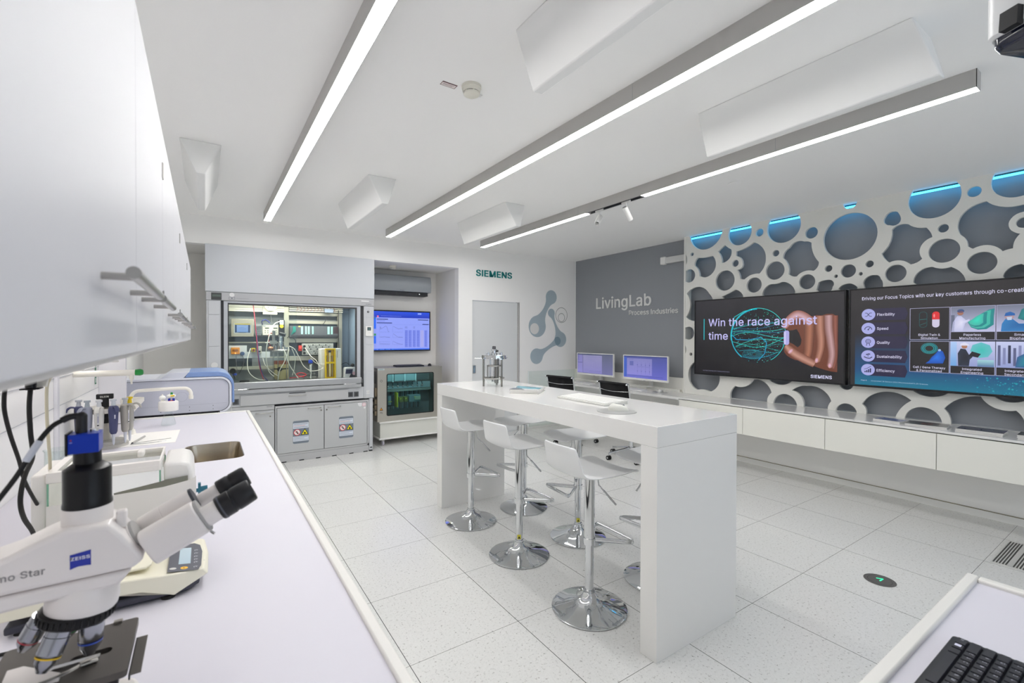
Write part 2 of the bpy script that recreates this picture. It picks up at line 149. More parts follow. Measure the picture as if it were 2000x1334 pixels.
# outlines of the letters used on signs and screens: advance and closed point lists, cap height 1000
GLYPH = {'A':(943,['32,0 396,1000 543,1000 910,0 777,0 491,825 456,940 482,940 374,595 167,0','216,279 216,391 727,391 727,279']),'B':(897,['118,0 118,1000 474,1000 569,991 646,964 706,923 749,869 774,805 783,735 777,677 760,629 734,591 700,562 619,524 619,515 667,506 714,483 756,447 791,399 814,340 821,268 813,196 787,131 742,77 677,35 592,9 485,0','245,112 481,112 581,123 648,157 686,207 699,268 692,317 673,361 642,399 601,429 549,447 488,454 245,454','245,561 520,566 566,582 605,608 635,642 654,683 660,732 649,793 614,843 556,877 472,888 245,888']),'C':(1003,['526,-13 403,2 295,49 205,125 137,227 94,352 79,499 94,647 137,773 205,875 295,951 403,998 526,1013 599,1008 669,991 733,964 790,926 840,879 880,822 910,758 930,685 803,685 788,733 765,776 702,842 620,883 526,896 438,884 361,850 296,793 246,715 214,617 203,499 214,382 246,284 296,207 361,150 439,116 526,104 620,118 702,158 765,225 788,267 803,315 930,315 911,243 881,178 840,122 791,74 734,37 669,9 600,-8']),'D':(987,['430,0 189,0 189,112 422,112 534,124 625,159 695,216 745,293 775,389 785,502 775,614 745,709 696,785 628,842 541,876 434,888 183,888 183,1000 443,1000 579,985 693,940 785,868 852,769 894,646 907,502 893,357 852,233 783,134 689,60 571,15','245,1000 245,0 118,0 118,1000']),'E':(823,['118,0 118,1000 732,1000 732,888 245,888 245,562 699,562 699,450 245,450 245,112 738,112 738,0']),'F':(806,['118,0 118,1000 726,1000 726,888 245,888 245,547 681,547 681,435 245,435 245,0']),'G':(1023,['528,-13 403,2 294,49 204,125 136,227 93,353 79,499 93,647 136,773 203,875 293,951 400,998 521,1013 597,1008 669,990 735,961 793,922 842,874 883,818 913,755 932,685 802,685 761,773 700,839 620,882 521,896 436,884 360,850 295,793 246,715 214,617 203,499 214,382 246,285 296,207 362,150 440,116 528,104 608,113 678,140 735,183 779,242 806,314 815,398 854,391 556,391 556,503 940,503 940,393 926,278 886,179 823,97 740,37 641,-1']),'H':(1016,['118,0 118,1000 245,1000 245,568 771,568 771,1000 898,1000 898,0 771,0 771,456 245,456 245,0']),'I':(368,['118,0 118,1000 250,1000 250,0']),'J':(779,['364,-13 244,6 148,64 86,159 65,286 65,340 192,340 192,286 204,205 239,146 294,110 364,98 433,110 487,146 522,205 534,286 534,1000 661,1000 661,286 640,159 578,64 483,6']),'K':(917,['205,286 205,425 416,677 715,1000 881,1000 454,542 448,543','118,0 118,1000 245,1000 245,0','732,0 369,509 448,608 882,0']),'L':(772,['118,0 118,1000 245,1000 245,112 710,112 710,0']),'M':(1235,['118,0 118,1000 298,1000 632,96 604,96 693,368 936,1000 1116,1000 1116,0 991,0 997,899 1008,899 896,572 672,0 562,0 220,899 234,899 240,0']),'N':(1029,['118,0 118,1000 268,1000 788,160 813,108 796,105 784,383 784,1000 911,1000 911,0 760,0 211,889 234,892 246,572 246,0']),'O':(1048,['525,-13 403,2 296,49 206,125 137,227 94,352 79,499 94,647 137,773 206,875 296,951 403,998 525,1013 647,998 754,951 844,875 912,773 955,647 969,499 955,352 912,227 844,125 754,49 647,2','525,104 610,115 687,149 752,205 803,283 835,382 846,499 835,618 803,717 752,795 687,851 610,885 525,896 439,885 362,850 297,794 246,716 214,618 203,499 214,382 246,284 297,206 362,150 439,115']),'P':(874,['118,0 118,1000 462,1000 568,990 653,958 719,909 766,845 794,769 803,683 794,598 766,522 719,457 653,407 568,376 462,365 215,365 215,477 457,477 528,483 584,503 626,535 655,577 672,627 677,683 672,740 655,789 626,831 584,862 527,882 456,889 245,889 245,0']),'Q':(1048,['482,313 615,313 921,-94 788,-94','525,-13 403,2 296,49 206,125 137,227 94,352 79,499 94,647 137,773 206,875 296,951 403,998 525,1013 647,998 754,951 844,875 912,773 955,647 969,499 955,352 912,227 844,125 754,49 647,2','525,104 610,115 687,149 752,205 803,283 835,382 846,499 835,618 803,717 752,795 687,851 610,885 525,896 439,885 362,850 297,794 246,716 214,618 203,499 214,382 246,284 297,206 362,150 439,115']),'R':(883,['118,0 118,1000 464,1000 569,990 655,960 721,913 767,851 795,777 805,692 795,607 767,534 721,473 654,427 569,398 464,389 189,389 189,501 459,501 530,507 585,524 627,553 656,591 673,637 679,692 673,748 656,796 627,835 585,864 529,882 458,889 245,889 245,0','694,0 452,450 595,450 841,0']),'S':(878,['440,-17 338,-9 251,18 179,61 126,118 90,188 75,268 205,268 217,216 243,172 280,139 327,115 381,101 440,97 504,102 562,118 610,145 648,181 671,224 679,274 673,317 653,352 622,379 534,421 361,470 251,512 169,568 119,641 102,732 113,811 147,880 201,936 270,979 353,1005 446,1013 540,1005 621,978 689,936 741,882 775,817 788,743 663,743 642,810 594,860 526,891 442,901 382,896 329,880 285,855 253,822 233,783 226,738 234,692 257,656 292,627 417,577 612,518 705,467 744,432 776,388 796,336 803,272 792,195 760,125 707,66 636,21 546,-8']),'T':(882,['62,888 62,1000 819,1000 819,888 505,888 505,0 379,0 379,888']),'U':(1017,['509,-16 398,-5 303,30 225,85 166,157 130,243 118,340 118,1000 244,1000 244,350 252,282 277,222 315,172 368,134 433,109 509,101 585,109 650,134 702,172 740,222 764,282 772,350 772,1000 899,1000 899,340 887,243 850,157 792,85 714,30 619,-5']),'V':(943,['401,0 32,1000 166,1000 453,175 487,60 461,60 569,405 776,1000 910,1000 546,0']),'W':(1349,['305,0 32,1000 162,1000 387,78 372,78 440,385 602,1000 746,1000 977,78 960,78 1028,385 1186,1000 1316,1000 1042,0 895,0 691,769 660,934 687,934 625,635 453,0']),'X':(932,['36,0 427,559 427,464 58,1000 205,1000 479,574 456,574 587,787 734,1000 877,1000 509,470 509,564 896,0 750,0 453,454 481,454 357,254 180,0']),'Y':(928,['400,0 400,409 32,1000 179,1000 437,574 491,453 440,453 551,677 749,1000 895,1000 527,409 527,0']),'Z':(862,['82,0 82,91 670,935 684,893 79,888 79,1000 780,1000 780,907 191,65 177,107 785,112 785,0']),'a':(765,['314,-17 247,-10 186,10 134,42 94,88 68,144 60,212 66,270 85,316 114,352 152,380 246,414 496,452 521,462 537,477 542,505 537,547 524,583 502,612 471,633 432,646 335,646 293,634 231,591 197,538 81,572 112,633 154,680 205,715 261,738 321,751 423,753 517,731 562,708 602,675 634,630 655,570 662,494 662,0 544,0 544,102 536,102 495,48 423,2 374,-12','335,89 397,96 448,115 488,145 518,183 536,226 542,373 264,312 230,296 203,274 186,244 181,206 185,171 200,142 224,119 292,93']),'b':(834,['451,-16 389,-10 339,7 300,33 232,115 220,115 220,0 103,0 103,1000 223,1000 223,628 232,628 299,708 337,733 387,750 450,756 538,744 615,709 679,652 727,575 757,481 767,371 757,261 727,166 679,89 616,32 539,-4','433,92 497,101 549,129 591,172 621,229 639,297 645,372 639,447 621,513 591,569 550,612 497,639 433,648 369,640 317,613 276,572 246,517 228,450 221,372 228,294 246,226 276,170 318,128 370,101']),'c':(778,['407,-16 312,-4 230,32 161,90 110,167 78,261 67,368 78,478 110,572 161,649 230,707 312,744 407,756 511,741 600,700 668,633 711,544 595,515 571,568 531,611 476,639 407,648 340,639 285,610 243,565 213,508 195,441 189,368 195,297 213,231 243,174 285,130 340,101 407,91 477,101 532,130 573,174 598,230 713,201 696,153 639,73 559,17 461,-12']),'d':(834,['384,-16 296,-4 219,32 155,89 107,166 77,261 67,371 77,481 108,575 156,652 220,709 297,744 385,756 448,750 497,733 565,680 602,628 611,628 611,1000 731,1000 731,0 615,0 615,115 603,115 564,61 496,7 446,-10','402,92 465,101 517,128 559,170 589,226 607,294 613,372 607,450 589,517 559,572 518,613 465,640 402,648 337,639 284,612 243,569 213,513 195,447 189,372 195,297 213,229 243,172 285,129 338,101']),'e':(794,['417,-16 316,-4 230,32 161,90 109,167 78,260 67,367 78,475 109,569 159,647 226,706 308,743 403,756 464,751 522,735 578,709 628,670 670,619 702,554 723,475 730,333 147,333 147,434 664,434 609,397 603,467 585,528 556,578 516,617 465,641 403,649 341,641 288,616 245,578 214,530 195,474 189,349 196,273 217,209 251,158 297,121 353,98 417,91 499,104 561,143 601,207 717,179 694,124 659,77 612,38 555,9 490,-10']),'f':(499,['448,746 448,643 13,643 13,746','158,0 158,848 166,907 188,955 222,993 266,1020 316,1036 406,1040 477,1024 447,921 383,932 336,925 303,904 285,870 279,823 279,0']),'g':(836,['407,-296 330,-291 263,-274 207,-249 162,-216 126,-178 99,-136 199,-80 239,-130 303,-173 349,-187 407,-191 489,-180 555,-148 598,-92 612,-11 612,134 602,134 563,82 496,31 446,15 383,9 298,20 221,52 157,105 108,177 77,268 67,376 77,484 108,577 157,652 221,709 298,744 385,756 448,750 498,733 566,680 605,627 615,627 615,746 732,746 732,-17 721,-106 689,-177 637,-230 571,-267 493,-289','403,116 466,124 518,148 559,186 590,238 608,302 614,379 608,454 590,519 560,573 519,614 466,640 403,648 338,639 285,612 243,570 213,516 195,451 189,379 195,305 214,241 244,188 286,149 339,124']),'h':(806,['223,446 223,0 103,0 103,1000 223,1000 223,565 201,565 243,653 299,712 368,745 447,756 518,748 580,724 631,685 670,631 694,560 702,472 702,0 582,0 582,462 571,540 537,598 483,635 413,647 362,641 316,624 278,595 248,556 230,506']),'i':(328,['103,0 103,746 223,746 223,0','164,870 133,876 106,894 87,919 81,950 87,981 106,1006 133,1024 164,1030 197,1024 224,1006 242,981 248,950 242,919 224,894 197,876']),'j':(328,['103,746 223,746 223,-59 218,-123 200,-178 169,-222 127,-254 73,-274 -19,-281 -19,-170 49,-163 80,-141 97,-106 103,-57','164,870 132,876 105,894 87,919 81,950 87,981 105,1006 132,1024 164,1030 196,1024 223,1006 242,981 248,950 242,919 223,894 196,876']),'k':(748,['216,268 216,416 237,416 559,746 708,746 362,392 348,392','103,0 103,1000 223,1000 223,0','578,0 291,365 376,450 732,0']),'l':(345,['108,0 108,1030 234,1030 234,0']),'m':(1199,['103,0 103,746 220,746 221,581 211,581 231,635 260,680 297,715 338,739 384,754 431,759 506,747 565,709 607,652 631,579 614,579 633,631 663,674 702,710 748,737 801,754 858,759 921,752 977,731 1025,695 1063,646 1087,581 1095,501 1095,0 974,0 974,499 963,568 929,615 880,641 823,650 776,644 736,629 703,603 679,570 664,531 659,486 659,0 539,0 539,511 529,567 497,611 450,640 392,650 350,645 310,629 275,604 247,568 229,523 223,468 223,0']),'n':(805,['223,446 223,0 103,0 103,746 219,746 220,565 201,565 243,653 299,712 368,745 447,756 518,748 580,724 631,685 669,631 694,560 702,472 702,0 582,0 582,462 571,540 537,598 483,635 413,647 362,641 316,624 278,595 248,556 230,506']),'o':(816,['407,-16 312,-4 230,32 161,90 110,167 78,261 67,368 78,478 110,572 161,649 230,707 312,744 407,756 504,744 587,707 655,649 706,572 738,478 749,368 738,261 706,167 655,90 587,32 504,-4','407,91 476,101 531,130 574,174 604,231 622,297 628,368 622,441 604,507 574,565 531,610 476,639 407,648 340,639 285,610 243,565 213,508 195,441 189,368 195,297 213,231 243,174 285,130 340,101']),'p':(834,['103,-281 103,746 220,746 220,628 232,628 299,708 337,733 387,750 450,756 538,744 615,709 679,652 727,575 757,481 767,371 757,261 727,166 679,89 616,32 539,-4 451,-16 389,-10 339,7 271,61 232,115 223,115 223,-281','433,92 497,101 549,129 591,172 621,229 639,297 645,372 639,447 621,513 591,569 550,612 497,639 433,648 369,640 317,613 276,572 246,517 228,450 221,372 228,294 246,226 276,170 318,128 370,101']),'q':(834,['731,-281 611,-281 611,115 602,115 564,61 496,7 446,-10 384,-16 296,-4 219,32 155,89 107,166 77,261 67,371 77,481 108,575 156,652 220,709 297,744 385,756 448,750 497,733 565,680 603,628 615,628 615,746 731,746','402,92 465,101 517,128 559,170 589,226 607,294 613,372 607,450 589,517 559,572 518,613 465,640 402,648 337,639 284,612 243,569 213,513 195,447 189,372 195,297 213,229 243,172 285,129 338,101']),'r':(509,['103,0 103,746 219,746 219,631 227,631 255,682 300,722 355,748 479,754 479,634 407,640 357,635 313,618 276,592 247,557 229,515 223,466 223,0']),'s':(717,['358,-16 285,-10 220,7 166,35 121,74 89,125 70,185 185,209 207,156 244,118 294,97 356,89 426,98 481,122 515,159 527,202 520,238 499,267 465,289 293,334 205,365 142,409 104,467 92,538 101,599 128,652 170,695 226,728 293,749 368,756 439,750 499,732 548,704 588,667 617,622 637,570 527,545 508,585 477,620 431,645 368,654 307,646 257,623 224,588 213,545 221,507 244,478 282,456 451,411 540,381 602,337 639,280 651,209 642,147 614,93 570,47 511,13 439,-9']),'t':(447,['401,746 401,643 13,643 13,746','128,926 248,926 248,192 253,150 267,120 294,104 397,105 419,3 331,-8 245,4 181,42 141,102 128,183']),'u':(806,['358,-10 288,-2 226,21 175,60 136,115 111,186 103,273 103,746 223,746 223,283 235,206 269,147 323,111 393,99 444,104 490,122 528,151 557,190 576,240 582,300 582,746 702,746 702,0 586,0 586,181 604,181 562,92 505,33 437,1']),'v':(765,['319,0 34,746 166,746 404,41 362,41 440,305 599,746 730,746 445,0']),'w':(1115,['270,0 44,746 171,746 323,180 344,81 324,81 405,420 495,746 622,746 770,179 791,81 769,81 852,420 944,746 1070,746 844,0 724,0 544,664 571,664 487,338 391,0']),'x':(744,['41,0 337,429 336,336 56,746 197,746 407,405 345,405 458,601 554,746 691,746 410,332 410,421 703,0 564,0 340,357 402,357 291,168 180,0']),'y':(765,['93,-272 121,-168 204,-175 231,-165 256,-145 278,-114 319,-3 34,746 166,746 404,41 361,41 440,305 600,746 730,746 376,-167 347,-210 313,-243 274,-267 230,-281']),'z':(748,['82,0 82,90 499,635 94,635 94,746 654,746 654,650 248,118 248,111 666,111 666,0']),'0':(891,['446,-13 342,2 255,47 186,122 135,223 104,349 94,499 104,649 136,776 187,878 256,952 343,998 446,1013 548,998 635,952 704,878 755,776 786,649 797,499 786,349 755,223 705,122 636,47 549,2','446,97 513,109 570,145 616,203 649,283 669,382 676,499 669,618 649,717 616,797 570,855 513,891 446,903 377,891 320,855 275,797 242,717 222,618 215,499 222,382 242,283 275,203 320,145 377,109']),'1':(891,['150,0 150,107 768,107 768,0','542,1000 542,0 417,0 417,881 169,703 169,839 390,1000']),'2':(891,['126,0 126,93 555,555 611,642 625,685 630,730 623,780 605,823 575,857 537,883 491,898 440,903 385,897 339,880 301,851 273,813 255,766 250,711 129,711 139,796 169,869 218,930 281,976 357,1004 442,1013 527,1004 601,976 663,932 710,875 739,808 749,732 744,677 729,624 702,569 602,437 300,119 300,111 765,111 765,0']),'3':(891,['428,-13 341,-5 261,19 192,59 138,113 102,180 86,259 215,259 226,211 249,171 282,139 325,116 374,103 430,98 488,103 541,119 585,146 618,183 640,229 647,285 641,337 621,386 588,427 540,459 476,480 308,487 308,588 566,881 566,889 137,889 137,1000 732,1000 732,905 415,547 415,568 518,567 606,542 677,498 729,437 762,365 772,285 761,202 728,130 676,70 607,24 523,-4']),'4':(891,['78,207 78,311 485,1000 611,1000 213,319 812,319 812,207','554,0 554,624 674,624 674,0']),'5':(891,['435,-13 350,-5 275,22 212,64 163,118 130,183 117,256 240,256 250,213 271,175 302,143 341,118 385,103 435,98 492,105 543,127 585,160 617,205 638,258 644,319 637,380 616,435 583,480 540,515 488,537 428,544 329,528 285,508 252,483 132,497 189,1000 720,1000 720,889 296,889 263,593 349,639 399,651 451,656 517,649 578,631 632,601 678,561 716,511 745,454 763,390 768,321 758,229 725,149 674,81 607,30 526,-3']),'6':(891,['445,-13 357,-3 280,29 215,79 166,146 135,227 125,318 133,392 157,470 201,560 496,1000 633,1000 297,513 286,513 324,565 385,603 462,617 547,608 621,579 681,533 727,471 755,396 764,309 754,221 723,143 674,78 609,28 532,-3','445,95 500,102 548,123 587,156 618,199 637,251 644,309 637,368 618,419 587,462 548,494 500,515 445,521 390,515 342,495 302,463 271,420 252,370 246,311 252,252 271,200 302,156 342,123 390,102']),'7':(891,['191,0 636,889 122,889 122,1000 768,1000 768,882 324,0']),'8':(891,['445,-13 350,-4 266,22 198,65 146,121 113,189 102,266 108,327 128,384 158,433 199,474 246,504 300,520 234,554 182,605 149,672 138,748 148,820 178,884 225,938 287,979 361,1005 445,1013 528,1005 602,979 663,938 710,884 740,820 750,748 739,672 706,605 655,554 591,520 643,504 690,474 730,433 761,384 781,327 788,266 777,189 744,121 692,65 623,22 540,-4','445,97 507,102 560,118 603,145 635,180 655,223 662,272 655,325 634,371 600,409 556,438 504,456 445,462 385,456 333,438 289,409 255,371 234,325 227,272 233,223 253,180 285,145 329,118 382,102','445,569 495,574 539,590 576,616 604,650 622,691 628,738 622,785 605,826 577,859 541,884 496,899 445,904 393,899 349,884 312,859 284,826 267,785 261,738 267,691 284,650 312,616 349,590 394,574']),'9':(891,['444,1013 532,1003 610,971 674,921 723,854 754,773 764,682 756,608 733,530 688,440 394,0 256,0 593,487 604,487 565,435 505,397 428,383 343,392 269,421 209,467 163,529 134,604 125,691 135,780 166,858 216,922 280,972 357,1003','444,905 390,898 342,877 302,844 272,801 253,749 246,691 253,632 272,581 302,538 342,506 390,485 444,479 499,485 548,505 588,537 618,580 637,631 644,689 637,748 618,800 588,844 548,877 500,898']),'&':(880,['387,-13 295,-4 217,23 153,66 106,122 77,188 67,262 74,321 93,372 125,418 217,504 465,692 500,737 515,796 507,840 483,875 445,898 396,906 330,891 305,872 285,848 273,818 273,748 305,680 860,0 715,0 200,626 172,676 154,728 148,783 156,846 179,901 215,946 264,981 324,1002 393,1009 463,1002 522,981 570,947 606,903 629,852 636,795 632,751 599,673 541,606 251,384 216,343 197,302 191,258 197,212 215,172 244,138 282,113 327,97 379,91 438,98 494,116 546,147 592,188 631,238 661,298 680,366 686,441 801,441 796,354 780,283 756,226 654,92 600,46 533,13 460,-7']),'/':(490,['462,1047 140,-150 28,-150 350,1047']),'|':(452,['278,1322 278,-322 173,-322 173,1322']),'.':(369,['187,-9 153,-2 124,17 104,46 97,81 104,115 124,144 153,164 187,170 222,164 251,144 271,115 277,81 271,46 251,17 222,-2']),',':(369,['74,-235 133,140 269,140 166,-235']),'-':(891,['662,481 662,369 224,369 224,481']),'+':(891,['389,67 389,715 501,715 501,67','121,338 121,444 768,444 768,338']),'©':(1252,['341,499 351,576 380,646 426,705 485,750 554,780 631,789 698,782 759,759 813,724 857,679 888,624 905,562 787,562 768,608 732,644 684,668 631,677 585,671 542,653 506,625 478,589 460,546 454,499 460,453 478,411 506,375 542,347 585,329 631,323 683,331 727,355 758,392 776,438 894,438 878,376 849,321 808,275 757,239 697,217 631,209 554,219 485,249 426,295 380,354 351,423','626,-15 522,-5 426,24 338,72 261,136 198,212 150,300 120,397 110,500 120,603 150,700 198,788 261,864 338,928 426,976 522,1005 626,1015 729,1005 826,976 913,928 990,864 1053,788 1101,700 1131,603 1141,500 1131,397 1101,300 1053,212 990,136 913,72 826,24 729,-5','626,101 706,108 781,132 849,169 908,218 957,277 994,345 1017,420 1025,500 1017,580 994,655 957,723 908,782 849,831 781,868 706,892 626,899 546,892 471,868 403,831 344,782 295,723 258,655 235,580 227,500 235,420 258,345 295,277 344,218 403,169 471,132 546,108']),' ':(369,[])}

# ---------------------------------------------------------------- builders
class MB:
    def __init__(s): s.bm = bmesh.new(); s.mats = []
    def mi(s, m):
        if m not in s.mats: s.mats.append(m)
        return s.mats.index(m)
    def faces(s, vs, fs, m, smooth=True):
        bv = [s.bm.verts.new(v) for v in vs]; k = s.mi(m)
        for f in fs:
            try: fc = s.bm.faces.new([bv[i] for i in f]); fc.material_index = k; fc.smooth = smooth
            except ValueError: pass
        return s
    def box(s, x0, x1, y0, y1, z0, z1, m=None, M=None):
        m = m or WHITE
        if x0 > x1: x0, x1 = x1, x0
        if y0 > y1: y0, y1 = y1, y0
        if z0 > z1: z0, z1 = z1, z0
        vs = [Vector((x, y, z)) for z in (z0, z1) for y in (y0, y1) for x in (x0, x1)]
        if M: vs = [M @ v for v in vs]
        return s.faces(vs, [(0, 2, 3, 1), (4, 5, 7, 6), (0, 1, 5, 4), (2, 6, 7, 3), (0, 4, 6, 2), (1, 3, 7, 5)], m)
    def prism(s, pts, plane, a, b, m):
        f = {'xz': lambda p, t: (p[0], t, p[1]), 'xy': lambda p, t: (p[0], p[1], t), 'yz': lambda p, t: (t, p[0], p[1])}[plane]
        n = len(pts); vs = [f(p, a) for p in pts]+[f(p, b) for p in pts]
        return s.faces(vs, [tuple(range(n)), tuple(range(2*n-1, n-1, -1))]+[(i, i+n, (i+1) % n+n, (i+1) % n) for i in range(n)], m)
    def ringed(s, rings, m, c0=True, c1=True, closed=False):
        k = s.mi(m); R = [[s.bm.verts.new(v) for v in r] for r in rings]; n = len(R[0]); N = len(R)
        for i in range(N if closed else N-1):
            a, b = R[i], R[(i+1) % N]
            for j in range(n):
                f = s.bm.faces.new((a[j], a[(j+1) % n], b[(j+1) % n], b[j])); f.material_index = k; f.smooth = True
        if not closed:
            if c0: f = s.bm.faces.new(R[0][::-1]); f.material_index = k
            if c1: f = s.bm.faces.new(R[-1]); f.material_index = k
        return s
    def cyl(s, p0, p1, r0, r1=None, m=None, n=20, caps=True):
        return s.spin([(0, r0), (1, r0 if r1 is None else r1)], p0, p1, m or CHROME, n, caps, True)
    def spin(s, prof, p0, p1, m, n=24, caps=True, rel=False):
        """prof = [(distance along axis, radius)], axis from p0 towards p1 (rel: distance as a fraction)"""
        p0, p1 = Vector(p0), Vector(p1); d = p1-p0; L = d.length; d.normalize()
        a = d.orthogonal().normalized()
        if abs(d.z) > 0.999: a = Vector((1, 0, 0))
        b = d.cross(a); rings = []
        for t, r in prof:
            c = p0+d*(t*L if rel else t); rings.append([c+(a*cos(2*pi*j/n)+b*sin(2*pi*j/n))*max(r, 1e-5) for j in range(n)])
        return s.ringed(rings, m, caps, caps)
    def lathe(s, prof, c, m, n=32, caps=True):
        """prof = [(r, z)] about a vertical axis at c"""
        return s.spin([(z, r) for r, z in prof], c, (c[0], c[1], c[2]+1), m, n, caps)
    def tube(s, pts, r, m, n=10, closed=False, sub=0, sq=1.0):
        P = [Vector(p) for p in pts]
        if sub: P = catmull(P, sub, closed)
        N = len(P); rings = []; prev = None
        for i in range(N):
            a = P[(i-1) % N] if (i > 0 or closed) else P[0]; b = P[(i+1) % N] if (i < N-1 or closed) else P[-1]
            t = (b-a).normalized()
            if prev is None: nrm = t.orthogonal().normalized() if abs(t.z) > 0.9 else Vector((0, 0, 1)).cross(t).normalized()
            else: nrm = (prev-t*prev.dot(t)).normalized()
            prev = nrm; bn = t.cross(nrm)
            rr = r[i] if isinstance(r, (list, tuple)) else r
            rings.append([P[i]+nrm*cos(2*pi*j/n)*rr+bn*sin(2*pi*j/n)*rr*sq for j in range(n)])
        return s.ringed(rings, m, True, True, closed)
    def sphere(s, c, r, m, n=16, sc=(1, 1, 1)):
        k = max(5, n//2); rings = []
        for i in range(k+1):
            th = pi*i/k; rr = max(sin(th), 0.002)
            rings.append([(c[0]+r*sc[0]*rr*cos(2*pi*j/n), c[1]+r*sc[1]*rr*sin(2*pi*j/n), c[2]-r*sc[2]*cos(th)) for j in range(n)])
        return s.ringed(rings, m)
    def rbox(s, x0, x1, y0, y1, z0, z1, r, m, axis='z', k=5):
        """box with rounded corners in the plane across the axis"""
        A = {'z': (x0, x1, y0, y1), 'y': (x0, x1, z0, z1), 'x': (y0, y1, z0, z1)}[axis]
        pts = rrect(*A, r, k)
        return s.prism(pts, {'z': 'xy', 'y': 'xz', 'x': 'yz'}[axis], *{'z': (z0, z1), 'y': (y0, y1), 'x': (x0, x1)}[axis], m)
    def plate(s, outer, holes, plane, a, b, m):
        """flat board with holes, extruded from a to b"""
        cu = bpy.data.curves.new('tmp', 'CURVE'); cu.dimensions = '2D'; cu.fill_mode = 'BOTH'; cu.extrude = abs(b-a)/2
        for pts in [outer]+holes:
            sp = cu.splines.new('POLY'); sp.points.add(len(pts)-1); sp.use_cyclic_u = True
            for i, p in enumerate(pts): sp.points[i].co = (p[0], p[1], 0, 1)
        vs, fs = curve_geo(cu); mid = (a+b)/2
        f = {'xz': lambda v: (v[0], mid-v[2], v[1]), 'xy': lambda v: (v[0], v[1], mid+v[2]), 'yz': lambda v: (mid+v[2], v[0], v[1])}[plane]
        return s.faces([f(v) for v in vs], fs, m, False)
    def build(s, name, parent=None, bevel=0.0, smooth=40, seg=2, mods=None, local=False):
        me = bpy.data.meshes.new(name)
        bmesh.ops.recalc_face_normals(s.bm, faces=s.bm.faces)
        s.bm.to_mesh(me); s.bm.free()
        for m in s.mats: me.materials.append(m)
        try: me.set_sharp_from_angle(angle=radians(smooth))
        except Exception: pass
        o = bpy.data.objects.new(name, me); COL.objects.link(o)
        if parent:
            o.parent = parent
            if not local and parent.type == 'EMPTY': o.location = -parent.location
        if bevel:
            b = o.modifiers.new('bevel', 'BEVEL'); b.width = bevel; b.segments = seg; b.limit_method = 'ANGLE'; b.angle_limit = radians(40); b.harden_normals = False
        return o
def rrect(x0, x1, y0, y1, r, k=5):
    out = []
    for cx, cy, a in ((x1-r, y1-r, 0), (x0+r, y1-r, 90), (x0+r, y0+r, 180), (x1-r, y0+r, 270)):
        for i in range(k+1): t = radians(a+90*i/k); out.append((cx+r*cos(t), cy+r*sin(t)))
    return out
def circ(cx, cy, r, n=48): return [(cx+r*cos(2*pi*i/n), cy+r*sin(2*pi*i/n)) for i in range(n)]
def catmull(P, k, closed=False):
    out = []; N = len(P)
    for i in range(N if closed else N-1):
        p0 = P[(i-1) % N] if (closed or i > 0) else P[0]; p1 = P[i]; p2 = P[(i+1) % N]
        p3 = P[(i+2) % N] if (closed or i+2 < N) else P[-1]
        for j in range(k):
            t = j/k; out.append(0.5*((2*p1)+(p2-p0)*t+(2*p0-5*p1+4*p2-p3)*t*t+(3*p1-p0-3*p2+p3)*t**3))
    if not closed: out.append(P[-1])
    return out
def curve_geo(cu):
    o = bpy.data.objects.new('tmp', cu); COL.objects.link(o)
    dg = bpy.context.evaluated_depsgraph_get(); e = o.evaluated_get(dg); me = e.to_mesh()
    vs = [tuple(v.co) for v in me.vertices]; fs = [tuple(p.vertices) for p in me.polygons]
    e.to_mesh_clear(); bpy.data.objects.remove(o); bpy.data.curves.remove(cu)
    return vs, fs
TXT = {}
def glyph_loops(t, bold):
    x = 0.0; out = []
    for c in t:
        adv, loops = GLYPH.get(c, GLYPH['o']); sgn = 0
        for k, L in enumerate(loops):
            P = [tuple(float(v)/1000 for v in q.split(',')) for q in L.split()]
            if k == 0:
                big = max(([tuple(float(v) for v in q.split(',')) for q in M.split()] for M in loops), key=lambda M: abs(sum(a[0]*b[1]-b[0]*a[1] for a, b in zip(M, M[1:]+M[:1]))))
                sgn = 1 if sum(a[0]*b[1]-b[0]*a[1] for a, b in zip(big, big[1:]+big[:1])) > 0 else -1
            if bold:
                Q = []
                for i in range(len(P)):
                    a, b, d = Vector(P[i-1]), Vector(P[i]), Vector(P[(i+1) % len(P)]); e1 = (b-a).normalized(); e2 = (d-b).normalized()
                    n1 = Vector((e1.y, -e1.x))*sgn; n2 = Vector((e2.y, -e2.x))*sgn; m_ = (n1+n2); l_ = m_.length
                    m_ = m_/l_ if l_ > 1e-6 else n1; k_ = min(1/max(m_.dot(n1), 0.4), 1.6); q = b+m_*bold*k_; Q.append((q.x, q.y))
                P = Q
            out.append([(q[0]+x, q[1]) for q in P])
        x += adv/1000+bold*1.6
    return out
def text_geo(t, bold=0.0, ext=0.0):
    k = (t, bold, ext)
    if k not in TXT:
        cu = bpy.data.curves.new('t', 'CURVE'); cu.dimensions = '2D'; cu.fill_mode = 'BOTH'; cu.extrude = ext
        for P in glyph_loops(t, bold):
            sp = cu.splines.new('POLY'); sp.points.add(len(P)-1); sp.use_cyclic_u = True
            for i, p in enumerate(P): sp.points[i].co = (p[0], p[1], 0, 1)
        TXT[k] = curve_geo(cu)
    return TXT[k]
CAPH = 1.0
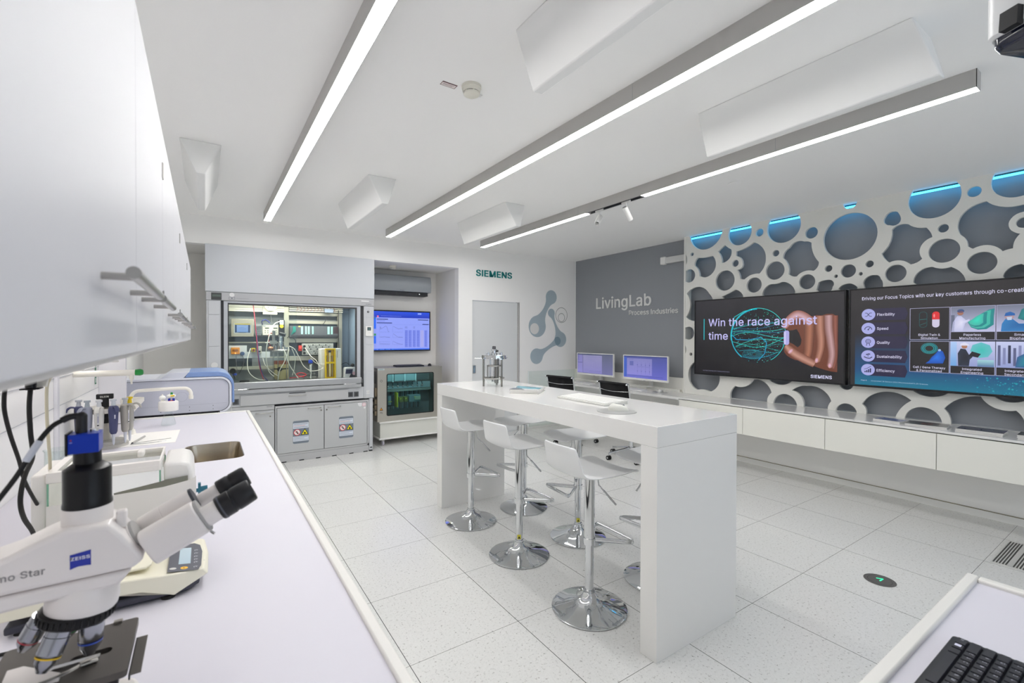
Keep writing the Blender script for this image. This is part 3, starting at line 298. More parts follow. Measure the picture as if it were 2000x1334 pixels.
def put_text(mb, t, O, u, v, h, m, width=None, bold=0.0, ext=0.0, align='l', tall=False):
    """text standing at O on the plane u,v: cap height h, optional total width, thickness ext along the normal"""
    O, u, v = Vector(O), Vector(u), Vector(v); n = u.cross(v); vs, fs = text_geo(t, bold, 0.5 if ext else 0.0)
    x0 = min(p[0] for p in vs); x1 = max(p[0] for p in vs); sy = h/CAPH; sx = width/(x1-x0) if width else sy
    W = (x1-x0)*sx; off = {'l': 0, 'c': -W/2, 'r': -W}[align]
    mb.faces([O+u*((p[0]-x0)*sx+off)+v*p[1]*sy+n*(p[2]*ext+ext/2) for p in vs], fs, m, False)
class Paint:
    """flat picture or print on a surface: faces with their own colours, stacked in thin layers"""
    def __init__(s, O, u, v, m=None, step=0.0003):
        s.O, s.u, s.v = Vector(O), Vector(u).normalized(), Vector(v).normalized(); s.n = s.u.cross(s.v); s.h = step; s.step = step
        s.bm = bmesh.new(); s.cl = s.bm.loops.layers.float_color.new('Col'); s.m = m or SCREEN
    def up(s, k=1): s.h += s.step*k; return s
    def P(s, x, y): return s.O+s.u*x+s.v*y+s.n*s.h
    def poly(s, pts, col, cols=None, g=1.0):
        if len(pts) > 8 and not cols:
            cu = bpy.data.curves.new('p', 'CURVE'); cu.dimensions = '2D'; cu.fill_mode = 'BOTH'; sp = cu.splines.new('POLY'); sp.points.add(len(pts)-1); sp.use_cyclic_u = True
            for i, q in enumerate(pts): sp.points[i].co = (q[0], q[1], 0, 1)
            vs, fs = curve_geo(cu); V = [s.bm.verts.new(s.P(q[0], q[1])) for q in vs]; c = lin(col)
            for f in fs:
                try: fc = s.bm.faces.new([V[i] for i in f])
                except ValueError: continue
                for l in fc.loops: l[s.cl] = (*c, 1)
            return s
        f = s.bm.faces.new([s.bm.verts.new(s.P(*p)) for p in pts])
        for i, l in enumerate(f.loops):
            c = lin(cols[i]) if cols else lin(col); l[s.cl] = (c[0]*g, c[1]*g, c[2]*g, 1)
        if len(pts) > 4 and not cols: bmesh.ops.triangulate(s.bm, faces=[f], ngon_method='EAR_CLIP')
        return s
    def rect(s, x0, y0, x1, y1, col, c2=None, g=1.0):
        cols = [col, col, c2, c2] if c2 else None      # col at the bottom, c2 at the top
        return s.poly([(x0, y0), (x1, y0), (x1, y1), (x0, y1)], col, cols, g)
    def frame(s, x0, y0, x1, y1, w, col):
        s.rect(x0, y0, x1, y0+w, col); s.rect(x0, y1-w, x1, y1, col); s.rect(x0, y0+w, x0+w, y1-w, col); s.rect(x1-w, y0+w, x1, y1-w, col); return s
    def blob(s, pts, cin, cout=None, c=None):
        cx = sum(p[0] for p in pts)/len(pts) if c is None else c[0]; cy = sum(p[1] for p in pts)/len(pts) if c is None else c[1]
        n = len(pts); V = [s.bm.verts.new(s.P(*p)) for p in pts]; C0 = s.bm.verts.new(s.P(cx, cy)); a, b = lin(cin), lin(cout or cin)
        for i in range(n):
            f = s.bm.faces.new((C0, V[i], V[(i+1) % n]))
            for l in f.loops: l[s.cl] = (*(a if l.vert is C0 else b), 1)
        return s
    def disc(s, x, y, r, col, rim=None, n=28, sy=1.0): return s.blob([(x+r*cos(2*pi*i/n), y+r*sy*sin(2*pi*i/n)) for i in range(n)], col, rim)
    def ring(s, x, y, r, w, col, n=32, sy=1.0, a0=0, a1=360):
        full = abs(a1-a0) >= 360; N = n if full else n+1
        a = [radians(a0+(a1-a0)*i/n) for i in range(N)]
        for i in range(n):
            p, q = a[i], a[(i+1) % len(a)]
            s.poly([(x+(r-w)*cos(p), y+(r-w)*sy*sin(p)), (x+r*cos(p), y+r*sy*sin(p)), (x+r*cos(q), y+r*sy*sin(q)), (x+(r-w)*cos(q), y+(r-w)*sy*sin(q))], col)
        return s
    def line(s, pts, w, col):
        for (a, b), (c, d) in zip(pts, pts[1:]):
            L = math.hypot(c-a, d-b) or 1; nx, ny = -(d-b)/L*w/2, (c-a)/L*w/2
            s.poly([(a-nx, b-ny), (c-nx, d-ny), (c+nx, d+ny), (a+nx, b+ny)], col)
        return s
    def text(s, t, x, y, h, col, width=None, bold=0.0, align='l'):
        vs, fs = text_geo(t, bold); x0 = min(p[0] for p in vs); x1 = max(p[0] for p in vs); sy = h/CAPH; sx = width/(x1-x0) if width else sy
        W = (x1-x0)*sx; off = {'l': 0, 'c': -W/2, 'r': -W}[align]; c = lin(col)
        V = [s.bm.verts.new(s.P(x+(p[0]-x0)*sx+off, y+p[1]*sy)) for p in vs]
        for f in fs:
            try: fc = s.bm.faces.new([V[i] for i in f])
            except ValueError: continue
            for l in fc.loops: l[s.cl] = (*c, 1)
        return s
    def build(s, name, parent=None):
        me = bpy.data.meshes.new(name); s.bm.normal_update()
        for f in s.bm.faces:
            if f.normal.dot(s.n) < 0: f.normal_flip()
        s.bm.to_mesh(me); s.bm.free(); me.materials.append(s.m)
        o = bpy.data.objects.new(name, me); COL.objects.link(o)
        if parent:
            o.parent = parent
            if parent.type == 'EMPTY': o.location = -parent.location
        return o
def tag(o, label=None, cat=None, group=None, kind=None):
    if label: o['label'] = label
    if cat: o['category'] = cat
    if group: o['group'] = group
    if kind: o['kind'] = kind
    return o
def thing(name, label, cat, loc=(0, 0, 0), group=None):
    o = bpy.data.objects.new(name, None); COL.objects.link(o); o.location = loc; o.empty_display_size = 0.1
    return tag(o, label, cat, group)
def struct(o, label=None):
    o['kind'] = 'structure'
    if label: o['label'] = label
    return o
def copy_tree(o, parent=None):
    c = o.copy(); COL.objects.link(c)
    if parent: c.parent = parent
    for ch in list(o.children): copy_tree(ch, c)
    return c
RX = ((0, -1, 0), (0, 0, 1))     # drawing axes on a wall that faces -X
BY = ((1, 0, 0), (0, 0, 1))      # drawing axes on a wall that faces -Y
TZ = ((1, 0, 0), (0, 1, 0))      # drawing axes on a table top

# ================================================================ the room
XL, XR, YB, YA, YF, ZC = -0.60, 5.44, 6.10, 6.90, -1.95, 2.84
b = MB(); b.box(XL-0.1, XR+0.1, YF-0.1, YA+0.1, -0.1, 0.0, FLOORM); struct(b.build('floor'), 'pale speckled stone tile floor with dark joints')
b = MB(); b.box(XL-0.1, XR+0.1, YF-0.1, YB+0.1, ZC, ZC+0.1, CEIL); struct(b.build('ceiling'), 'matt off-white ceiling')
b = MB(); b.box(XL-0.1, XL, YF-0.1, YA+0.1, 0, ZC, WALL); struct(b.build('wall_left'))
b = MB()
b.box(XL, 3.128, YB, YB+0.12, 2.53, ZC, WALL); b.box(3.128, 3.363, YB, YB+0.12, 0, ZC, WALL)
b.box(3.363, 4.217, YB, YB+0.12, 2.065, ZC, WALL); b.box(4.217, XR, YB, YB+0.12, 0, ZC, WALL)
struct(b.build('wall_back'), 'white end wall with the teal lettering')
b = MB()
b.box(XL, 3.228, YA, YA+0.1, 0, 2.63, ALCOVE); b.box(3.128, 3.228, YB+0.12, YA, 0, 2.53, ALCOVE); b.box(XL, 3.128, YB+0.12, YA, 2.53, 2.63, ALCOVE)
struct(b.build('wall_alcove'), 'recess in the end wall around the fume hood and the screen')
b = MB()
b.box(XR, XR+0.1, YF-0.1, YB+0.1, 0, ZC, WALL); b.box(XR-0.003, XR, 3.80, YB, 0.955, ZC, GREY); b.box(XR-0.003, XR, -1.2, 3.80, 0.70, ZC, GREY)
struct(b.build('wall_right'), 'grey painted side wall, white below the desk line')
b = MB()
b.box(XL, 0.6, YF-0.1, YF, 0, ZC, WALL); b.box(4.6, XR, YF-0.1, YF, 0, ZC, WALL); b.box(0.6, 4.6, YF-0.1, YF, 0, 0.8, WALL); b.box(0.6, 4.6, YF-0.1, YF, 2.4, ZC, WALL)
struct(b.build('wall_front'))
f = MB(); f.plate([(0.6, 0.8), (4.6, 0.8), (4.6, 2.4), (0.6, 2.4)], [[(x, 0.86), (x+1.24, 0.86), (x+1.24, 2.34), (x, 2.34)] for x in (0.66, 1.98, 3.30)], 'xz', YF-0.08, YF-0.03, WHITE_M)
wn = struct(f.build('window_1')); g = MB(); g.box(0.62, 4.58, YF-0.06, YF-0.055, 0.82, 2.38, GLASS); g.build('pane', wn)
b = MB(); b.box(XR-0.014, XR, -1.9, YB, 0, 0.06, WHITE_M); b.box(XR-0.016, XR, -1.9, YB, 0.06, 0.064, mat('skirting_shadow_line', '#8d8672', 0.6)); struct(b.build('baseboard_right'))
b = MB(); b.box(4.217, XR-0.014, YB-0.014, YB, 0, 0.06, WHITE_M); b.box(3.128, 3.363, YB-0.014, YB, 0, 0.06, WHITE_M); struct(b.build('baseboard_back'))
# sliding door
d = MB(); d.box(3.366, 4.203, YB+0.022, YB+0.055, 0.006, 2.060, mat('door_leaf', '#dadcdd', 0.45)); door = struct(d.build('door_1'), 'flat pale grey sliding door')
d = MB(); d.box(4.203, 4.217, YB+0.03, YB+0.09, 0, 2.065, HOODD); d.box(4.212, 4.226, YB-0.004, YB, 0, 2.068, ALU); struct(d.build('trim_1'))
d = MB(); d.plate([(3.385, 0.953), (3.431, 0.953), (3.431, 1.076), (3.385, 1.076)], [[(3.391, 0.96), (3.425, 0.96), (3.425, 1.069), (3.391, 1.069)]], 'xz', YB+0.017, YB+0.022, SATIN)
d.box(3.391, 3.425, YB+0.0205, YB+0.022, 0.960, 1.069, mat('flush_pull_blue_grey', '#7d93a6', 0.4)); d.box(3.402, 3.414, YB+0.017, YB+0.022, 1.035, 1.05, SATIN); d.build('handle', door)

# ---------------------------------------------------------------- ceiling light strips
def strip(x, y0, y1, label, gaps=()):
    t = thing('linear_ceiling_light', label, 'ceiling light', (x+0.035, y1, ZC), 'linear lights on the ceiling')
    b = MB(); w = 0.07; zb = 2.748
    b.box(x, x+0.0025, y0, y1, zb, ZC, LAMPBODY); b.box(x+w-0.0025, x+w, y0, y1, zb, ZC, LAMPBODY); b.box(x, x+w, y0, y0+0.0025, zb, ZC, LAMPBODY)
    b.box(x, x+w, y1-0.0025, y1, zb, ZC, LAMPBODY); b.box(x+0.0025, x+w-0.0025, y0+0.0025, y1-0.0025, zb+0.03, zb+0.04, LAMPBODY)
    for j in (2.0, 3.95): b.box(x-0.0004, x, y1-j-0.002, y1-j, zb, ZC, PLAST)
    b.build('housing', t)
    ys = [y0+0.003]+[v for g in gaps for v in g]+[y1-0.003]
    for i in range(0, len(ys), 2):
        e = MB(); e.box(x+0.003, x+w-0.003, ys[i], ys[i+1], zb+0.001, zb+0.006, LIGHTM); e.build('diffuser', t)
    for g0, g1 in gaps:
        e = MB(); e.box(x+0.003, x+0.022, g0, g1, zb, zb+0.02, BLACK); e.box(x+0.045, x+w-0.003, g0, g1, zb, zb+0.02, BLACK); e.box(x+0.022, x+0.045, g0, g1, zb+0.012, zb+0.02, ALU); e.build('track', t)
    return t
strip(0.528, 0.60, 5.573, 'long white light strip on the ceiling nearest the wall cabinets')
strip(1.870, 0.61, 5.613, 'long white light strip on the ceiling, middle of the three')
strip(3.172, 0.617, 5.531, 'ceiling light strip interrupted by a track with two spotlights', [(2.725, 3.427)])
# spotlights on the track
def spot(p, dirv, label):
    x, y = p; t = thing('track_spotlight', label, 'spotlight', (x, y, 2.75), 'spotlights on the ceiling track')
    b = MB(); b.rbox(x-0.012, x+0.012, y-0.05, y+0.05, 2.735, 2.752, 0.008, WHITE_M); b.build('adapter', t)
    b = MB(); b.cyl((x, y, 2.737), (x, y, 2.672), 0.007, 0.007, WHITE_M, 12); b.build('stem', t)
    D = Vector(dirv).normalized(); c = Vector((x, y, 2.668))
    b = MB(); b.spin([(-0.035, 0.02), (-0.03, 0.026), (0.1, 0.026), (0.103, 0.024), (0.103, 0.021), (0.06, 0.016)], c, c+D, WHITE_M, 28, False)
    b.spin([(-0.034, 0.0001), (-0.034, 0.021)], c, c+D, PLAST, 28, False); body = b.build('lamp_head', t)
    b = MB(); b.spin([(0.1025, 0.0215), (0.06, 0.0165), (0.055, 0.0001)], c, c+D, BLACK, 24, False); b.spin([(0.057, 0.011), (0.066, 0.007), (0.068, 0.0001)], c, c+D, mat('spot_lens', '#d8dde0', 0.1, 0.2), 16); b.build('reflector', body)
    return t
spot((3.207, 3.26), (-0.62, -0.32, -0.62), 'white track spotlight turned towards the room, dark opening visible')
spot((3.207, 2.919), (0.62, 0.05, -0.72), 'white track spotlight pointing at the big screens, closed back visible')

# ---------------------------------------------------------------- sloped ceiling baffles
def baffle(x0, y0, y1, label, zz=2.60):
    t = MB(); w = 0.24; c = x0+0.5*w; k = 0.026
    top = [(x0, y0), (x0+w, y0), (x0+w, y1), (x0, y1)]; bot = [(c-k, y0-0.07), (c+k, y0-0.07), (c+k, y1-0.0), (c-k, y1-0.0)]
    vs = [(x, y, ZC) for x, y in top]+[(x, y, zz) for x, y in bot]
    t.faces(vs, [(0, 1, 2, 3), (7, 6, 5, 4), (0, 4, 5, 1), (1, 5, 6, 2), (2, 6, 7, 3), (3, 7, 4, 0)], mat('baffle_white', '#eeeeec', 0.6))
    o = t.build('ceiling_baffle', bevel=0.006); tag(o, label, 'ceiling baffle', 'wedge-shaped baffles under the ceiling'); return o
baffle(-0.138, 3.80, 4.82, 'small white wedge baffle on the ceiling nearest the wall cabinets')
baffle(1.115, 3.79, 4.81, 'small white wedge baffle between the first two light strips')
baffle(2.455, 3.80, 4.83, 'small white wedge baffle between the middle and right light strips, far end')
baffle(1.125, 0.35, 1.66, 'large white wedge baffle cut by the top edge of the photo')
baffle(2.445, 0.67, 1.67, 'large white wedge baffle beside the strip with the spotlights')

# smoke detector and stickers on the ceiling
def detector(x, y, z, label, plate=True):
    t = thing('smoke_detector', label, 'smoke detector', (x, y, z))
    m = mat('detector_plastic', '#e4e1d4', 0.5)
    b = MB(); b.lathe([(0.052, z), (0.052, z-0.014), (0.048, z-0.016), (0.047, z-0.03), (0.044, z-0.034)], (x, y, 0), m, 36); b.build('base', t)
    b = MB(); b.lathe([(0.040, z-0.034), (0.040, z-0.04)], (x, y, 0), BLACK, 36); b.lathe([(0.044, z-0.038), (0.042, z-0.046), (0.03, z-0.053), (0.0005, z-0.055)], (x, y, 0), m, 36)
    for i in range(6): a = i*pi/3+0.3; b.box(x+0.04*cos(a)-0.003, x+0.04*cos(a)+0.003, y+0.04*sin(a)-0.003, y+0.04*sin(a)+0.003, z-0.044, z-0.03, m)
    b.build('sensor_cap', t)
    if plate: b = MB(); b.box(x-0.005, x+0.085, y+0.032, y+0.055, z-0.012, z-0.008, WHITE_M); b.build('number_plate', t)
detector(1.184, 2.16, ZC, 'round cream smoke detector on the ceiling between the light strips')
detector(2.25, 6.45, 2.53, 'small round smoke detector above the air conditioner in the recess', False)
p = Paint((1.035, 2.235, ZC-0.0005), (1, 0, 0), (0, -1, 0), PRINT, 0.0004); p.rect(0, 0, 0.085, 0.04, '#e9dfdd'); p.up(); p.frame(0, 0, 0.085, 0.04, 0.0028, '#5b2229'); p.rect(0, 0.032, 0.085, 0.04, '#5b2229')
p.rect(0.010, 0.012, 0.065, 0.015, '#8a6a6c'); p.rect(0.010, 0.021, 0.072, 0.024, '#8a6a6c')
tag(p.build('ceiling_label'), 'small white sticker with a dark red border on the ceiling', 'label')
b = MB(); b.lathe([(0.055, ZC-0.0005), (0.055, ZC-0.004), (0.05, ZC-0.005)], (3.81, 2.236, 0), CEIL, 40); tag(b.build('ceiling_cover'), 'round flat white cover plate on the ceiling in front of the light strip', 'cover plate')

# camera hanging from the ceiling at the upper right
t = thing('ceiling_camera', 'white housed camera with a dark lens window hanging from the ceiling', 'camera', (1.800, 0.228, ZC))
gx, gy = 1.800, 0.228
M0 = Matrix.Translation((gx, gy, 2.352)) @ Matrix.Rotation(radians(-28), 4, 'Z') @ Matrix.Rotation(radians(4), 4, 'Y')
b = MB(); pr = rrect(-0.085, 0.085, -0.075, 0.075, 0.03, 5)
b.ringed([[M0 @ Vector((x*s, y*s, z)) for x, y in pr] for z, s in ((-0.055, 0.90), (-0.048, 0.98), (0.06, 1.03), (0.13, 1.06), (0.15, 1.0), (0.165, 0.7))], mat('camera_shell', '#d9dadb', 0.35)); hs = b.build('housing', t)
b = MB(); b.ringed([[M0 @ Vector((x*s, y*s, z)) for x, y in pr] for z, s in ((-0.054, 0.86), (-0.075, 0.84), (-0.088, 0.74), (-0.092, 0.4))], mat('dark_blue_window', '#14182c', 0.12, coat=0.4)); b.build('lens_window', t)
b = MB(); b.box(-0.101, -0.082, -0.02, 0.02, -0.06, -0.012, BLACK, M0); b.build('side_clip', t); b = MB(); b.box(-0.098, -0.084, 0.0, 0.02, 0.035, 0.055, BLACK, M0); b.build('side_clip', t)
b = MB(); b.cyl((gx, gy, 2.46), (gx, gy, ZC), 0.02, 0.02, WHITE_M, 20); b.build('drop_pole', t)

# ================================================================ end wall: lettering and pictures
b = MB(); put_text(b, 'SIEMENS', (3.423, YB-0.0005, 2.439), *BY, 0.092, mat('teal_letters', '#0f7d7c', 0.4), 0.653, 0.026, 0.012)
tag(b.build('wall_lettering'), 'teal raised SIEMENS letters on the white end wall', 'lettering')
b = MB(); GW = mat('pale_letters', '#dcdcda', 0.5)
put_text(b, 'LivingLab', (XR-0.0035, 5.583, 1.983), *RX, 0.172, GW, 1.13, 0.020, 0.012)
tag(b.build('wall_lettering'), 'large pale LivingLab letters on the grey wall', 'lettering')
b = MB(); put_text(b, 'Process Industries', (XR-0.0035, 4.873, 1.849), *RX, 0.072, GW, 0.88, 0.010, 0.010)
tag(b.build('wall_lettering'), 'smaller pale Process Industries letters on the grey wall', 'lettering')
def dumbbell(c1, r1, a1, c2, r2, a2, n=26):
    """two discs joined by a hollow-sided neck: outline points"""
    c1, c2 = Vector(c1), Vector(c2); d = (c2-c1).normalized(); nn = Vector((-d.y, d.x)); out = []
    def pt(c, r, a): return c+d*cos(a)*r+nn*sin(a)*r
    a1, a2 = radians(a1), radians(a2)
    for i in range(n+1): out.append(pt(c1, r1, a1+(2*pi-2*a1)*i/n))
    def herm(p, tp, q, tq, k=12): return [p*(2*t**3-3*t**2+1)+tp*(t**3-2*t**2+t)+q*(-2*t**3+3*t**2)+tq*(t**3-t**2) for t in [(j+1)/(k+1) for j in range(k)]]
    L = (c2-c1).length*0.55
    p = pt(c1, r1, -a1); q = pt(c2, r2, pi+a2)
    out += herm(p, (d*sin(a1)+nn*cos(a1))*L, q, (d*sin(a2)-nn*cos(a2))*L)
    for i in range(n+1): out.append(pt(c2, r2, pi+a2+(2*pi-2*a2)*i/n))
    p = pt(c2, r2, pi-a2); q = pt(c1, r1, a1)
    out += herm(p, (-d*sin(a2)-nn*cos(a2))*L, q, (-d*sin(a1)+nn*cos(a1))*L)
    return [(v.x, v.y) for v in out]
BLU = '#a9b8c0'
p = Paint((0, YB-0.0004, 0), *BY, PRINT, 0.0004)
p.poly(dumbbell((4.884, 2.186), 0.118, 48, (4.59, 1.687), 0.178, 42), BLU); p.up(); p.disc(4.533, 1.648, 0.092, '#e3e2df', n=36)
tag(p.build('wall_decal'), 'blue grey two-lobed bubble decal with a white hole, upper left of the group', 'wall decal')
p = Paint((0, YB-0.0006, 0), *BY, PRINT, 0.0004); p.poly(dumbbell((4.886, 1.918), 0.073, 48, (5.087, 1.47), 0.13, 42), BLU)
tag(p.build('wall_decal'), 'blue grey bubble decal widening downwards beside the thin rings', 'wall decal')
p = Paint((0, YB-0.0010, 0), *BY, PRINT, 0.0004); p.poly(dumbbell((4.576, 1.192), 0.13, 40, (5.018, 1.444), 0.073, 62), BLU); p.up(); 
ov = [(5.018+0.073*cos(t), 1.444+0.073*sin(t)) for t in [2*pi*i/60 for i in range(60)]]; ov = [q for q in ov if math.hypot(q[0]-5.087, q[1]-1.47) < 0.13]
ov2 = [(5.087+0.13*cos(t), 1.47+0.13*sin(t)) for t in [2*pi*i/160 for i in range(160)]]; ov2 = [q for q in ov2 if math.hypot(q[0]-5.018, q[1]-1.444) < 0.073]
allp = ov+ov2; cx = sum(q[0] for q in allp)/len(allp); cy = sum(q[1] for q in allp)/len(allp); allp.sort(key=lambda q: math.atan2(q[1]-cy, q[0]-cx)); p.poly(allp, '#7f96a2')
tag(p.build('wall_decal'), 'lowest blue grey bubble decal, reaching up to the right', 'wall decal')
p = Paint((0, YB-0.0006, 0), *BY, PRINT, 0.0004); p.ring(5.109, 1.888, 0.131, 0.006, '#3d4448', 44); p.ring(5.109, 1.846, 0.074, 0.006, '#3d4448', 36)
tag(p.build('wall_decal'), 'thin dark ring decal with a smaller ring inside', 'wall decal')

# emergency lamp high on the grey wall
t = thing('emergency_light', 'slim white emergency lamp high on the grey wall', 'lamp', (XR, 4.05, 2.59))
b = MB(); b.box(XR-0.06, XR-0.003, 3.83, 4.17, 2.545, 2.635, mat('milky_cover', '#cfcfcd', 0.3)); b.build('cover', t, 0.008)
b = MB(); b.box(XR-0.07, XR-0.003, 4.17, 4.253, 2.535, 2.645, WHITE_M); b.build('end_cap', t, 0.012)


# bubble openings: (y, z, radius) and free outlines on the panel plane
CIRC = [(3.693,2.597,0.023),(2.816,2.718,0.045),(2.631,2.452,0.036),(3.103,2.402,0.042),(3.234,2.208,0.124),(2.874,2.119,0.088),(2.639,2.259,0.102),(2.309,2.101,0.079),(2.108,2.217,0.034),(2.041,2.131,0.017),(1.934,2.171,0.065),(2.27,2.612,0.06),(1.928,2.512,0.23),(3.735,2.32,0.088),(3.895,2.537,0.128),(3.5,2.861,0.23),(3.051,2.755,0.144),(2.552,2.734,0.178),(1.925,2.844,0.059),(1.295,2.735,0.177),(0.798,2.763,0.146),(1.041,2.723,0.044),(1.231,2.456,0.036),(1.225,2.262,0.103),(0.992,2.126,0.09),(1.759,2.218,0.033),(1.83,2.131,0.017),(1.558,2.104,0.08),(0.762,2.41,0.041),(3.742,1.565,0.086),(3.895,1.347,0.121),(3.703,1.289,0.021),(3.853,0.815,0.062),(3.922,1.937,0.126),(2.523,0.762,0.125),(1.942,0.762,0.091),(2.572,1.158,0.174),(1.942,1.05,0.061),(1.354,0.763,0.128),(1.306,1.171,0.183),(0.819,1.128,0.132)]
